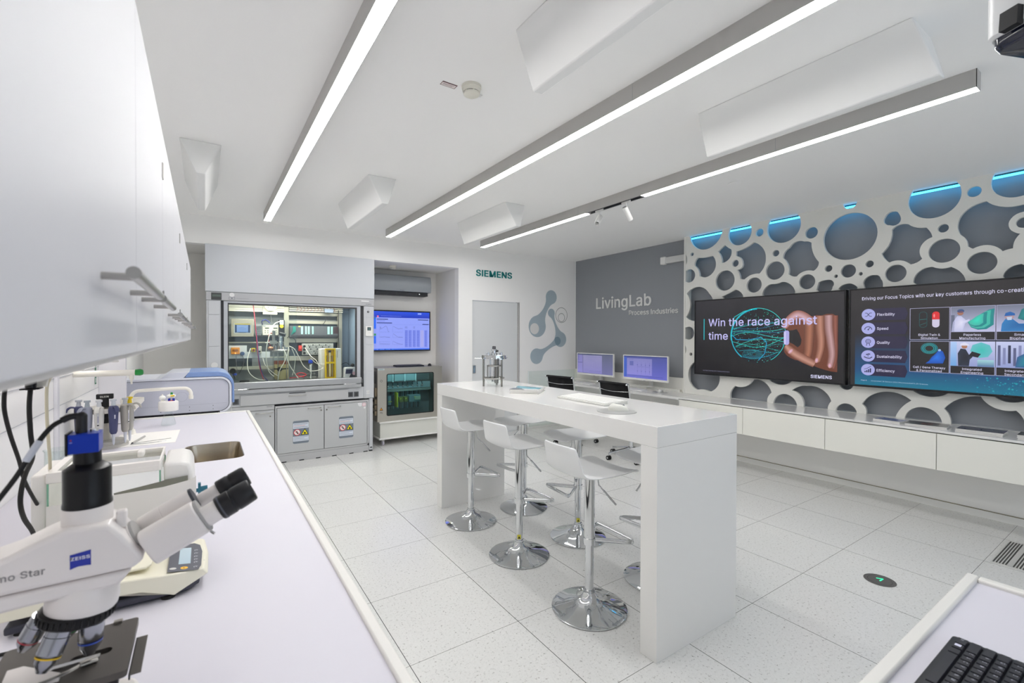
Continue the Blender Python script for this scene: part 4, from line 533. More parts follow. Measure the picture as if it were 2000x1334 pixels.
PATHS = [[(3.237,2.643),(3.222,2.628),(3.206,2.614),(3.19,2.6),(3.172,2.588),(3.154,2.577),(3.15,2.557),(3.15,2.537),(3.153,2.517),(3.16,2.497),(3.17,2.48),(3.183,2.464),(3.198,2.451),(3.216,2.441),(3.235,2.434),(3.255,2.43),(3.275,2.43),(3.275,2.453),(3.278,2.475),(3.284,2.497),(3.292,2.518),(3.302,2.538),(3.315,2.557),(3.33,2.574),(3.313,2.59),(3.295,2.604),(3.276,2.618),(3.257,2.631)],[(3.611,2.541),(3.59,2.538),(3.569,2.535),(3.548,2.533),(3.527,2.531),(3.506,2.53),(3.485,2.53),(3.463,2.53),(3.442,2.531),(3.421,2.533),(3.4,2.535),(3.385,2.518),(3.373,2.5),(3.364,2.48),(3.358,2.459),(3.355,2.437),(3.355,2.415),(3.358,2.393),(3.365,2.372),(3.374,2.352),(3.386,2.334),(3.401,2.318),(3.418,2.303),(3.437,2.292),(3.457,2.283),(3.478,2.278),(3.5,2.275),(3.522,2.278),(3.543,2.283),(3.564,2.29),(3.584,2.3),(3.584,2.321),(3.587,2.342),(3.593,2.363),(3.601,2.382),(3.612,2.401),(3.625,2.417),(3.64,2.432),(3.657,2.445),(3.658,2.468),(3.653,2.49),(3.643,2.51),(3.629,2.527)],[(3.092,2.545),(3.072,2.547),(3.052,2.55),(3.032,2.553),(3.012,2.558),(2.993,2.564),(2.974,2.57),(2.955,2.578),(2.936,2.586),(2.918,2.596),(2.901,2.606),(2.884,2.617),(2.864,2.609),(2.845,2.599),(2.827,2.587),(2.811,2.573),(2.796,2.558),(2.782,2.541),(2.77,2.524),(2.76,2.504),(2.752,2.485),(2.746,2.464),(2.742,2.443),(2.741,2.421),(2.741,2.4),(2.742,2.378),(2.746,2.357),(2.752,2.336),(2.76,2.315),(2.77,2.296),(2.782,2.278),(2.796,2.261),(2.811,2.245),(2.832,2.248),(2.853,2.249),(2.874,2.247),(2.894,2.244),(2.915,2.239),(2.934,2.231),(2.953,2.221),(2.971,2.21),(2.987,2.197),(3.016,2.2),(3.042,2.211),(3.043,2.232),(3.047,2.252),(3.053,2.271),(3.062,2.29),(3.073,2.307),(3.086,2.323),(3.065,2.321),(3.044,2.327),(3.027,2.339),(3.015,2.356),(3.01,2.377),(3.013,2.398),(3.016,2.419),(3.025,2.439),(3.037,2.457),(3.054,2.471),(3.073,2.481),(3.094,2.486)],[(2.555,2.388),(2.553,2.41),(2.547,2.431),(2.537,2.45),(2.523,2.467),(2.507,2.481),(2.488,2.492),(2.477,2.51),(2.463,2.525),(2.446,2.537),(2.427,2.545),(2.406,2.549),(2.385,2.549),(2.365,2.544),(2.346,2.535),(2.325,2.533),(2.305,2.528),(2.286,2.519),(2.268,2.508),(2.268,2.487),(2.267,2.466),(2.264,2.446),(2.26,2.426),(2.255,2.405),(2.248,2.386),(2.241,2.367),(2.231,2.348),(2.221,2.33),(2.21,2.313),(2.197,2.296),(2.198,2.275),(2.204,2.254),(2.215,2.236),(2.23,2.22),(2.248,2.209),(2.269,2.216),(2.291,2.22),(2.314,2.22),(2.336,2.216),(2.357,2.209),(2.377,2.199),(2.395,2.185),(2.41,2.169),(2.434,2.169),(2.457,2.175),(2.477,2.186),(2.495,2.202),(2.492,2.222),(2.491,2.243),(2.492,2.263),(2.495,2.283),(2.5,2.303),(2.508,2.322),(2.517,2.34),(2.528,2.358),(2.541,2.373)],[(3.77,2.086),(3.754,2.105),(3.737,2.121),(3.717,2.135),(3.695,2.146),(3.673,2.155),(3.649,2.161),(3.625,2.164),(3.601,2.164),(3.577,2.161),(3.554,2.155),(3.531,2.146),(3.51,2.134),(3.49,2.12),(3.473,2.103),(3.457,2.084),(3.444,2.064),(3.43,2.049),(3.417,2.033),(3.407,2.015),(3.399,1.997),(3.393,1.977),(3.39,1.957),(3.389,1.936),(3.391,1.916),(3.395,1.896),(3.402,1.876),(3.411,1.858),(3.413,1.837),(3.418,1.817),(3.425,1.797),(3.435,1.779),(3.447,1.761),(3.462,1.746),(3.478,1.733),(3.495,1.721),(3.514,1.712),(3.534,1.706),(3.555,1.702),(3.576,1.701),(3.597,1.703),(3.617,1.707),(3.637,1.714),(3.656,1.723),(3.676,1.725),(3.696,1.729),(3.714,1.736),(3.733,1.744),(3.75,1.755),(3.766,1.767),(3.78,1.781),(3.766,1.797),(3.754,1.814),(3.744,1.832),(3.735,1.851),(3.728,1.87),(3.722,1.89),(3.719,1.911),(3.717,1.932),(3.717,1.952),(3.719,1.973),(3.723,1.994),(3.729,2.014),(3.737,2.033),(3.746,2.052),(3.757,2.069)],[(3.272,2.013),(3.252,2.019),(3.232,2.026),(3.212,2.034),(3.192,2.041),(3.173,2.049),(3.153,2.057),(3.134,2.066),(3.115,2.075),(3.096,2.084),(3.074,2.077),(3.054,2.066),(3.036,2.052),(3.02,2.034),(3.008,2.015),(3.0,1.993),(3.136,1.862)],[(2.777,1.998),(2.775,2.018),(2.77,2.037),(2.761,2.056),(2.749,2.072),(2.735,2.086),(2.719,2.098),(2.7,2.107),(2.681,2.112),(2.658,2.109),(2.634,2.109),(2.611,2.111),(2.588,2.117),(2.566,2.125),(2.546,2.123),(2.526,2.118),(2.506,2.11),(2.489,2.1),(2.472,2.087),(2.458,2.072),(2.446,2.056),(2.436,2.037),(2.429,2.018),(2.425,1.998),(2.579,1.779)],[(2.201,2.082),(2.179,2.093),(2.155,2.1),(2.13,2.103),(2.105,2.102),(2.085,2.097),(2.069,2.085),(2.059,2.067),(2.058,2.046),(2.069,2.025),(2.074,2.001),(2.143,1.925),(2.218,2.007),(2.212,2.032),(2.206,2.057)],[(2.017,2.002),(2.003,2.019),(1.986,2.032),(1.967,2.041),(1.946,2.046),(1.924,2.046),(1.903,2.041),(1.884,2.031),(1.867,2.017),(1.854,2.0),(1.936,1.873)],[(1.589,2.513),(1.574,2.53),(1.555,2.542),(1.534,2.549),(1.511,2.551),(1.489,2.548),(1.468,2.539),(1.452,2.523),(1.434,2.51),(1.414,2.5),(1.392,2.493),(1.37,2.489),(1.348,2.488),(1.334,2.472),(1.323,2.454),(1.313,2.434),(1.306,2.414),(1.302,2.393),(1.321,2.386),(1.339,2.376),(1.354,2.363),(1.367,2.347),(1.377,2.33),(1.384,2.311),(1.388,2.291),(1.388,2.271),(1.385,2.251),(1.379,2.232),(1.369,2.214),(1.386,2.197),(1.406,2.184),(1.428,2.176),(1.452,2.172),(1.466,2.188),(1.483,2.201),(1.501,2.212),(1.522,2.219),(1.543,2.222),(1.564,2.222),(1.585,2.218),(1.605,2.21),(1.621,2.225),(1.635,2.243),(1.648,2.261),(1.658,2.281),(1.666,2.302),(1.651,2.317),(1.638,2.334),(1.626,2.351),(1.615,2.369),(1.607,2.389),(1.599,2.408),(1.594,2.429),(1.59,2.45),(1.588,2.471),(1.588,2.492)],[(0.969,2.625),(0.955,2.61),(0.94,2.596),(0.923,2.584),(0.905,2.573),(0.886,2.564),(0.867,2.557),(0.847,2.552),(0.826,2.549),(0.805,2.548),(0.785,2.549),(0.764,2.552),(0.742,2.52),(0.742,2.492),(0.762,2.494),(0.782,2.49),(0.8,2.483),(0.816,2.471),(0.829,2.455),(0.838,2.437),(0.843,2.418),(0.842,2.398),(0.837,2.378),(0.828,2.36),(0.814,2.346),(0.798,2.334),(0.779,2.327),(0.793,2.308),(0.804,2.287),(0.812,2.265),(0.816,2.242),(0.817,2.218),(0.837,2.215),(0.856,2.21),(0.875,2.203),(0.887,2.222),(0.902,2.238),(0.919,2.251),(0.939,2.261),(0.96,2.267),(0.982,2.269),(1.004,2.266),(1.025,2.26),(1.045,2.25),(1.061,2.261),(1.075,2.275),(1.077,2.298),(1.082,2.321),(1.092,2.343),(1.105,2.362),(1.121,2.379),(1.13,2.399),(1.136,2.42),(1.14,2.441),(1.14,2.463),(1.138,2.485),(1.133,2.506),(1.126,2.526),(1.115,2.546),(1.103,2.563),(1.088,2.579),(1.071,2.593),(1.053,2.605),(1.033,2.614),(1.012,2.62),(0.991,2.624)],[(1.549,2.671),(1.537,2.649),(1.527,2.626),(1.522,2.601),(1.526,2.579),(1.539,2.56),(1.559,2.549),(1.582,2.548),(1.603,2.557),(1.625,2.563),(1.642,2.578),(1.652,2.599),(1.651,2.622),(1.641,2.643),(1.63,2.663),(1.613,2.677),(1.591,2.684),(1.569,2.681)],[(1.81,2.038),(1.805,2.059),(1.795,2.078),(1.779,2.094),(1.76,2.104),(1.739,2.109),(1.717,2.107),(1.694,2.103),(1.676,2.087),(1.669,2.065),(1.656,2.043),(1.652,2.017),(1.654,1.959),(1.73,1.919),(1.795,1.971)],[(1.429,2.007),(1.428,2.027),(1.425,2.047),(1.417,2.066),(1.407,2.084),(1.393,2.099),(1.377,2.112),(1.36,2.122),(1.34,2.129),(1.32,2.132),(1.3,2.132),(1.282,2.122),(1.262,2.115),(1.242,2.11),(1.221,2.109),(1.2,2.112),(1.18,2.117),(1.16,2.105),(1.142,2.091),(1.126,2.075),(1.113,2.057),(1.101,2.037),(1.093,2.016),(1.087,1.994),(1.261,1.83)],[(0.87,2.001),(0.866,2.021),(0.857,2.04),(0.845,2.056),(0.829,2.07),(0.811,2.08),(0.792,2.086),(0.771,2.088),(0.739,2.063),(0.737,1.891),(0.822,1.899)],[(3.644,1.194),(3.668,1.178),(3.688,1.158),(3.706,1.136),(3.721,1.111),(3.732,1.085),(3.739,1.057),(3.743,1.028),(3.742,1.0),(3.737,0.971),(3.728,0.944),(3.715,0.918),(3.699,0.895),(3.68,0.874),(3.658,0.855),(3.633,0.84),(3.607,0.829),(3.587,0.834),(3.567,0.838),(3.546,0.84),(3.525,0.841),(3.505,0.84),(3.484,0.838),(3.464,0.834),(3.444,0.829),(3.424,0.822),(3.405,0.829),(3.387,0.839),(3.369,0.85),(3.354,0.863),(3.339,0.878),(3.327,0.894),(3.316,0.912),(3.307,0.93),(3.301,0.95),(3.296,0.97),(3.294,0.99),(3.294,1.011),(3.296,1.031),(3.422,1.146)],[(3.093,0.925),(3.11,0.911),(3.125,0.895),(3.137,0.877),(3.147,0.858),(3.154,0.837),(3.157,0.816),(3.158,0.794),(3.155,0.772),(3.154,0.613),(2.718,0.619),(2.715,0.777),(2.715,0.798),(2.712,0.818),(2.705,0.838),(2.695,0.856),(2.682,0.873),(2.667,0.887),(2.673,0.907),(2.681,0.925),(2.691,0.943),(2.703,0.959),(2.717,0.975),(2.733,0.988),(2.749,1.0),(2.767,1.009),(2.786,1.017),(2.806,1.023),(2.826,1.026),(2.88,1.018),(2.89,0.999),(2.902,0.982),(2.916,0.966),(2.932,0.952),(2.95,0.941),(2.969,0.931),(2.989,0.924),(3.009,0.919),(3.03,0.917),(3.052,0.917),(3.073,0.92)],[(2.453,0.934),(2.433,0.93),(2.414,0.924),(2.396,0.915),(2.38,0.903),(2.366,0.889),(2.353,0.873),(2.344,0.856),(2.337,0.837),(2.332,0.817),(2.331,0.797),(2.333,0.777),(2.332,0.626),(2.106,0.612),(2.104,0.794),(2.097,0.818),(2.087,0.841),(2.073,0.861),(2.08,0.881),(2.089,0.9),(2.1,0.918),(2.113,0.934),(2.128,0.949),(2.144,0.963),(2.162,0.974),(2.181,0.984),(2.2,0.992),(2.22,0.997),(2.241,1.0),(2.262,1.002),(2.283,1.0),(2.304,0.997),(2.325,0.996),(2.345,0.994),(2.366,0.989),(2.385,0.981),(2.404,0.972),(2.422,0.961),(2.438,0.948)],[(1.81,0.863),(1.797,0.888),(1.782,0.912),(1.764,0.933),(1.743,0.952),(1.72,0.969),(1.696,0.982),(1.669,0.993),(1.642,1.0),(1.615,1.004),(1.586,1.005),(1.558,1.002),(1.531,0.996),(1.504,0.987),(1.479,0.974),(1.456,0.959),(1.434,0.941),(1.451,0.927),(1.468,0.912),(1.483,0.896),(1.497,0.879),(1.51,0.861),(1.521,0.842),(1.531,0.822),(1.54,0.802),(1.547,0.781),(1.545,0.618),(1.771,0.637),(1.776,0.77),(1.773,0.791),(1.775,0.812),(1.782,0.832),(1.794,0.849)],[(1.214,0.896),(1.203,0.914),(1.19,0.93),(1.176,0.946),(1.161,0.961),(1.145,0.974),(1.127,0.986),(1.109,0.996),(1.09,1.006),(1.071,1.013),(1.05,1.019),(1.03,1.023),(1.009,1.026),(0.988,1.027),(0.979,1.009),(0.968,0.992),(0.955,0.977),(0.941,0.963),(0.924,0.952),(0.907,0.942),(0.888,0.935),(0.868,0.93),(0.848,0.928),(0.828,0.928),(0.808,0.931),(0.789,0.936),(0.775,0.92),(0.762,0.902),(0.753,0.883),(0.746,0.863),(0.741,0.841),(0.74,0.82),(0.738,0.641),(1.164,0.646),(1.168,0.777),(1.169,0.799),(1.173,0.82),(1.179,0.841),(1.188,0.861),(1.2,0.879)]]
# ================================================================ bubble-cut panel and cyan light
YP1 = 3.79; YP0 = -1.2
def clip(poly, lo, hi):
    for ax, lim, keep in ((0, hi[0], -1), (0, lo[0], 1), (1, hi[1], -1), (1, lo[1], 1)):
        out = []
        for i in range(len(poly)):
            a, b_ = poly[i], poly[(i+1) % len(poly)]; ia = (a[ax]-lim)*keep >= 0; ib = (b_[ax]-lim)*keep >= 0
            if ia: out.append(a)
            if ia != ib:
                t_ = (lim-a[ax])/(b_[ax]-a[ax]); q = [0, 0]; q[ax] = lim; q[1-ax] = a[1-ax]+(b_[1-ax]-a[1-ax])*t_; out.append(tuple(q))
        poly = out
        if not poly: return []
    res = []
    for q in poly:
        if not res or math.hypot(q[0]-res[-1][0], q[1]-res[-1][1]) > 1e-4: res.append(q)
    return res
LO, HI = (YP0+0.02, 0.7695), (YP1-0.003, 2.848)
holes = [clip(circ(y, z, r, 44), LO, HI) for y, z, r in CIRC]+[clip(list(q), LO, HI) for q in PATHS]
extra = [(0.30, 2.62, .19), (-.12, 2.70, .16), (-.5, 2.55, .2), (-.9, 2.72, .15), (.05, 2.28, .13), (-.28, 2.22, .12), (-.72, 2.2, .14), (.28, .80, .13), (-.1, .92, .15), (-.5, .80, .12), (-.9, .95, .17), (-.2, 1.9, .16), (-.62, 1.75, .19), (-.35, 1.4, .2), (-.85, 1.4, .15), (-1.03, 2.02, .12)]
holes += [clip(circ(y, z, r, 40), LO, HI) for y, z, r in extra]
b = MB(); b.plate([(YP0, 0.7685), (YP1, 0.7685), (YP1, 2.852), (YP0, 2.852)], [h for h in holes if len(h) > 2], 'yz', 5.31, 5.34, PANELW)
pn = b.build('bubble_cutout_panel', smooth=30); tag(pn, 'white wall panel cut through with many round bubble openings', 'wall panel')
pn.data.materials[0] = PANELW
b = MB(); b.box(5.305, 5.44, YP1, YP1+0.022, 0.7685, ZC, PANELW); b.build('end_board', pn)
t = thing('led_strip', 'glowing cyan light strip behind the top of the bubble panel', 'light', (5.39, 1.3, ZC))
b = MB(); b.box(5.372, 5.40, YP0, YP1-0.01, 2.826, ZC, mat('led_channel', '#3a6f80', 0.5)); b.build('channel', t)
b = MB(); b.box(5.374, 5.398, YP0, YP1-0.01, 2.812, 2.826, LEDM); b.build('diffuser', t)

# ================================================================ right side: big screens
def big_tv(ya, yb, label):
    t = thing('wall_screen', label, 'screen', (5.29, (ya+yb)/2, 1.04), 'two large screens on the bubble panel')
    b = MB(); b.box(5.233, 5.295, yb, ya, 1.04, 1.98, BLACK); b.box(5.295, 5.31, yb+0.3, ya-0.3, 1.2, 1.8, BLACK); b.build('casing', t, 0.003)
    b = MB(); b.plate([(yb, 1.04), (ya, 1.04), (ya, 1.98), (yb, 1.98)], [[(yb+0.014, 1.056), (ya-0.014, 1.056), (ya-0.014, 1.966), (yb+0.014, 1.966)]], 'yz', 5.227, 5.233, BLACK); b.build('bezel', t)
    return t
V, TL_, DK = '#c3bff2', '#1fc6cf', '#1a181b'
t1 = big_tv(3.595, 1.922, 'large wall screen showing a glowing globe and a hand')
p = Paint((5.2325, 3.595, 0), *RX); p.rect(0.014, 1.056, 1.659, 1.966, '#171518', '#27252a'); p.up()
p.rect(0.129, 1.478, 0.138, 1.74, TL_)
R0 = random.Random(3); gx, gz, gr = 0.80, 1.53, 0.315
def gpt(lat, lon): return (gx+gr*cos(lat)*sin(lon), gz+gr*sin(lat))
for rr, cc in ((gr, '#141b26'), (gr*0.99, '#15131c')): p.disc(gx, gz, rr, '#14121b', cc, 48); p.up()
p.ring(gx, gz, gr, 0.005, '#22d8d4', 60, 1, -60, 190); p.ring(gx, gz, gr*0.985, 0.012, '#19a9c4', 60, 1, 90, 235)
for k in range(16):
    ph = R0.uniform(0, 6.28); amp = R0.uniform(0.05, 0.2); y0_ = R0.uniform(-0.75, 0.55); pts = []
    for i in range(15):
        x = -0.93+1.86*i/14; yy = y0_+amp*sin(2.2*x+ph)+0.12*x; 
        if x*x+yy*yy < 0.96: pts.append((gx+gr*x, gz+gr*yy))
    p.line(pts, R0.choice((0.0015, 0.002, 0.0035)), R0.choice(('#12a8bc', '#18cfd4', '#0d7ab0', '#22e6dc')))
for k in range(7): p.ring(gx-0.05+0.004*k, gz-0.215, 0.115-0.014*k, 0.002, '#12a4bd', 30, 0.5)
p.line([(gx-gr*.98, gz+0.02), (gx-0.24, gz-0.045), (gx-0.1, gz-0.05), (gx+0.05, gz-0.02), (gx+0.11, gz-0.08), (gx+0.09, gz-0.2), (gx+0.02, gz-0.28)], 0.009, '#1590c0')
p.line([(gx-gr*.93, gz+0.12), (gx-0.27, gz+0.22), (gx-0.15, gz+0.285), (gx, gz+0.31)], 0.008, '#16b9bd')
p.up()
for k in range(300):
    a = R0.uniform(0, 6.28); q = gr*math.sqrt(R0.random())*0.98; x, y = q*cos(a), q*sin(a)
    if R0.random() < 0.35: x = abs(x)
    p.disc(gx+x, gz+y, R0.choice((0.0022, 0.003, 0.0042)), R0.choice(('#23e0d0', '#7ff5e8', '#1bb9c4', '#1bd0a8')), n=6)
p.up()
# hand holding a white capsule
H = [(1.603, 1.716), (1.56, 1.748), (1.507, 1.75), (1.46, 1.735), (1.417, 1.742), (1.36, 1.725), (1.325, 1.73), (1.29, 1.775), (1.235, 1.80), (1.19, 1.79), (1.14, 1.75), (1.10, 1.70), (1.078, 1.65), (1.085, 1.615), (1.12, 1.598), (1.168, 1.58), (1.20, 1.592), (1.225, 1.60), (1.25, 1.545), (1.272, 1.487), (1.265, 1.44), (1.245, 1.42), (1.215, 1.45), (1.185, 1.468), (1.15, 1.462), (1.115, 1.435), (1.092, 1.395), (1.10, 1.35), (1.125, 1.315), (1.165, 1.29), (1.21, 1.27), (1.26, 1.265), (1.318, 1.255), (1.37, 1.225), (1.43, 1.20), (1.49, 1.182), (1.55, 1.168), (1.603, 1.165)]
p.poly(H, '#6b3a28'); p.up(); p.poly([(1.208, 1.590), (1.245, 1.565), (1.272, 1.487), (1.262, 1.43), (1.235, 1.405), (1.19, 1.44), (1.155, 1.455), (1.150, 1.585)], '#1b181b'); p.up()
def fing(pts, c1, c2): p.blob(pts, c1, c2)
def strip_(path, wid, cm, ce):
    P_ = [Vector(q) for q in path]; P_ = [Vector((v.x, v.y)) for v in catmull([Vector((q.x, q.y, 0)) for q in P_], 5)]; n_ = len(P_); L_, C_, R_ = [], [], []
    for i in range(n_):
        t_ = (P_[min(i+1, n_-1)]-P_[max(i-1, 0)]).normalized(); f_ = i/(n_-1)*(len(wid)-1); k_ = min(int(f_), len(wid)-2); w_ = wid[k_]+(wid[k_+1]-wid[k_])*(f_-k_)
        if i == n_-1: w_ *= 0.45
        nn_ = Vector((-t_.y, t_.x))*w_; L_.append(P_[i]+nn_); C_.append(P_[i]+nn_*0.15); R_.append(P_[i]-nn_)
    for i in range(n_-1):
        p.poly([tuple(L_[i]), tuple(C_[i]), tuple(C_[i+1]), tuple(L_[i+1])], ce, [ce, cm, cm, ce]); p.poly([tuple(C_[i]), tuple(R_[i]), tuple(R_[i+1]), tuple(C_[i+1])], ce, [cm, ce, ce, cm])
strip_([(1.345, 1.70), (1.345, 1.58), (1.34, 1.45), (1.335, 1.36), (1.315, 1.28)], [.05, .05, .045, .04], '#a96e55', '#5c3223'); p.up()
strip_([(1.578, 1.73), (1.582, 1.55), (1.585, 1.40), (1.58, 1.28), (1.565, 1.20)], [.03, .024, .024, .02], '#94594a', '#54291c'); p.up()
strip_([(1.52, 1.735), (1.525, 1.60), (1.545, 1.45), (1.555, 1.33), (1.535, 1.205)], [.044, .040, .036, .030], '#c09a9c', '#6f3d2c'); p.up()
strip_([(1.44, 1.73), (1.445, 1.60), (1.455, 1.48), (1.450, 1.38), (1.420, 1.255)], [.046, .042, .038, .030], '#b9836f', '#673622'); p.up()
strip_([(1.37, 1.655), (1.30, 1.725), (1.225, 1.752), (1.15, 1.70), (1.112, 1.640), (1.104, 1.612)], [.05, .046, .045, .042, .034, .026], '#cda7b0', '#8c5440'); p.up()
strip_([(1.40, 1.235), (1.30, 1.285), (1.21, 1.335), (1.15, 1.385), (1.115, 1.425)], [.036, .044, .045, .040, .024], '#c2907f', '#74412e'); p.up()
for x_, y_, rx_, a_ in ((1.418, 1.275, 0.022, -0.2), (1.538, 1.228, 0.022, -0.1), (1.165, 1.362, 0.026, -0.75)):
    p.blob([(x_+rx_*0.75*cos(t)*cos(a_)-rx_*1.25*sin(t)*sin(a_), y_+rx_*0.75*cos(t)*sin(a_)+rx_*1.25*sin(t)*cos(a_)) for t in [2*pi*i/14 for i in range(14)]], '#dcb9d8', '#b98078')
p.up(); p.poly(rrect(1.094, 1.150, 1.43, 1.585, 0.022, 4), '#aaa6e0'); p.up(); p.rect(1.098, 1.44, 1.115, 1.57, '#c9c7ee'); p.up()
p.text('Win the race against', 0.198, 1.647, 0.090, V, 1.222, 0.012); p.text('time', 0.198, 1.483, 0.090, V, 0.255, 0.012)
p.text('SIEMENS', 1.363, 1.092, 0.032, '#d9d8f5', 0.195, 0.03); p.text('Restricted | \u00a9 Siemens 2022 | Pharmaceutical Industry', 0.126, 1.090, 0.011, '#8d8aa8', 0.352)
p.build('screen', t1)
t2 = big_tv(1.895, 0.222, 'large wall screen showing the Driving our Focus Topics slide, cut by the photo edge')
p = Paint((5.2325, 1.895, 0), *RX); p.rect(0.014, 1.056, 1.659, 1.966, '#221f22'); p.up()
p.rect(0.052, 1.06, 1.62, 1.20, '#0b6f8c', '#124a78'); p.rect(0.052, 1.20, 1.62, 1.55, '#124a78', '#221f22'); p.up()
for k in range(240): x = 0.7+0.9*math.sqrt(R0.random()); p.disc(x, 1.06+0.13*R0.random(), R0.choice((0.002, 0.004, 0.007)), R0.choice(('#0f7c98', '#128aa0', '#1a9aa8')), n=6)
p.up(); p.text('Driving our Focus Topics with our key customers through co-creation', 0.105, 1.866, 0.030, '#d6d4ee', 1.085, 0.012)
for i, (nm, wd) in enumerate((('Flexibility', .132), ('Speed', .085), ('Quality', .098), ('Sustainability', .187), ('Efficiency', .136))):
    y = 1.727-0.1303*i; p.poly([(0.157, y-0.055), (0.435, y-0.055), (0.452, y), (0.435, y+0.055), (0.157, y+0.055)], '#221d3d'); p.up(); p.disc(0.157, y, 0.054, '#a4a7de'); p.up()
    c = '#2b2b50'
    if i == 0: p.line([(0.13, y+0.016), (0.145, y+0.016), (0.168, y-0.016), (0.184, y-0.016)], 0.005, c); p.line([(0.13, y-0.016), (0.145, y-0.016), (0.168, y+0.016), (0.184, y+0.016)], 0.005, c)
    elif i == 1: p.ring(0.157, y-0.012, 0.031, 0.006, c, 20, 1, 0, 180); p.line([(0.155, y-0.012), (0.172, y+0.008)], 0.005, c); p.disc(0.157, y-0.012, 0.006, c, n=10)
    elif i == 2: p.ring(0.157, y+0.008, 0.022, 0.005, c, 20); p.ring(0.157, y+0.008, 0.011, 0.004, c, 14); p.line([(0.148, y-0.012), (0.143, y-0.034)], 0.005, c); p.line([(0.166, y-0.012), (0.171, y-0.034)], 0.005, c)
    elif i == 3: p.line([(0.125, y-0.008), (0.15, y-0.02), (0.172, y-0.022), (0.19, y-0.008)], 0.008, c); p.line([(0.157, y-0.006), (0.157, y+0.026)], 0.004, c); p.disc(0.148, y+0.014, 0.009, c, n=8, sy=.6); p.disc(0.167, y+0.018, 0.009, c, n=8, sy=.6)
    else:
        for k in range(4): p.rect(0.13+0.014*k, y-0.026, 0.14+0.014*k, y-0.014+0.009*k, c)
        p.line([(0.128, y+0.004), (0.15, y+0.012), (0.182, y+0.034)], 0.004, c)
    p.text(nm, 0.225, y-0.014, 0.024, '#d6d4ee', wd, 0.015); p.step
    p.h = 0.0003*6
bx = ((0.466, 1.768, 0.730), (0.734, 1.772, 1.000), (1.004, 1.772, 1.270))
def box_(x0, y0, x1, y1): p.frame(x0, y0, x1, y1, 0.003, '#b9b8da'); p.rect(x0+0.003, y0+0.003, x1-0.003, y1-0.003, '#1b191c')
TX = {(0, 0): ('Digital Twin &', 'Simulation', .144, .113), (1, 0): ('Paperless', 'Manufacturing', .103, .152), (2, 0): ('Smart', 'Biopharma', .07, .115), (0, 1): ('Cell / Gene Therapy', '& Personalized', .214, .168), (1, 1): ('Integrated', 'Engineering', .115, .132), (2, 1): ('Integrated OEE', 'Secondary Pack', .165, .17)}
p.h = 0.0003*8
for (i, j), (a_, b_, wa, wb) in TX.items():
    x0, x1 = bx[i][0], bx[i][2]; y1 = (1.770, 1.480)[j]; y0 = (1.492, 1.208)[j]; box_(x0, y0, x1, y1)
p.up()
for (i, j), (a_, b_, wa, wb) in TX.items():
    x0, x1 = bx[i][0], bx[i][2]; y1 = (1.770, 1.480)[j]; y0 = (1.492, 1.208)[j]; cx = (x0+x1)/2; iy = y0+0.066
    p.text(a_, cx, y0+0.034, 0.018, '#d6d4ee', wa, 0.012, 'c'); p.text(b_, cx, y0+0.006, 0.018, '#d6d4ee', wb, 0.012, 'c')
    if i == 0: continue
    p.rect(x0+0.003, iy, x1-0.003, y1-0.003, ('#b9bbdc', '#8c98c8')[j], ('#6d7386', '#c0c6e8')[j])
p.up()
# top row pictures
p.poly(rrect(0.617, 0.665, 1.598, 1.735, 0.023, 5), '#c9c3dc'); p.up(); p.poly([q for q in rrect(0.617, 0.665, 1.598, 1.735, 0.023, 5) if q[1] > 1.66]+[(0.617, 1.667), (0.665, 1.667)][:2], '#d6262c'); p.disc(0.630, 1.70, 0.006, '#f7a0a0', n=8, sy=3)
o = rrect(0.532, 0.582, 1.600, 1.735, 0.022, 4); p.line(o+[o[0]], 0.003, '#14585c'); p.line([(0.532, 1.667), (0.582, 1.672)], 0.003, '#1a7f80'); p.line([(0.536, 1.62), (0.578, 1.64)], 0.002, '#1a7f80')
p.rect(0.737, 1.56, 0.76, 1.70, '#60667c'); p.blob([(0.742, 1.56), (0.750, 1.64), (0.775, 1.69), (0.80, 1.69), (0.83, 1.655), (0.85, 1.665), (0.852, 1.65), (0.825, 1.63), (0.81, 1.56)], '#dddcf2', '#b9bcdf')
p.disc(0.795, 1.715, 0.019, '#9c6a58', n=14); p.disc(0.797, 1.732, 0.022, '#39507c', n=14, sy=.7)
for k, c in enumerate(('#1c9d94', '#17c0a8', '#0f8c90', '#27d8bd')): s_ = 1-0.14*k; p.h += .0003; p.blob([(0.92+s_*a-0.01*k, 1.655+s_*b_) for a, b_ in ((-.08, -.02), (-.04, .01), (0, .05), (.04, .08), (.075, .09), (.07, .03), (.07, -.04), (.03, -.075), (-.02, -.08), (-.06, -.06))], c, '#3fae9f' if k % 2 else '#128085')
p.blob([(1.03, 1.56), (1.035, 1.62), (1.06, 1.67), (1.09, 1.66), (1.12, 1.62), (1.2, 1.62), (1.26, 1.6), (1.26, 1.56)], '#1c5f9e', '#2b79b8'); p.disc(1.075, 1.675, 0.026, '#a88c94', n=14); p.up(); p.blob([(1.048, 1.68), (1.055, 1.705), (1.08, 1.715), (1.105, 1.70), (1.106, 1.685)], '#1f5fa8'); p.poly([(1.06, 1.672), (1.09, 1.675), (1.088, 1.65), (1.066, 1.648)], '#b9c6dd')
p.blob([(1.12, 1.66), (1.14, 1.73), (1.2, 1.765), (1.26, 1.765), (1.26, 1.66), (1.2, 1.62)], '#1aa59c', '#126e78')
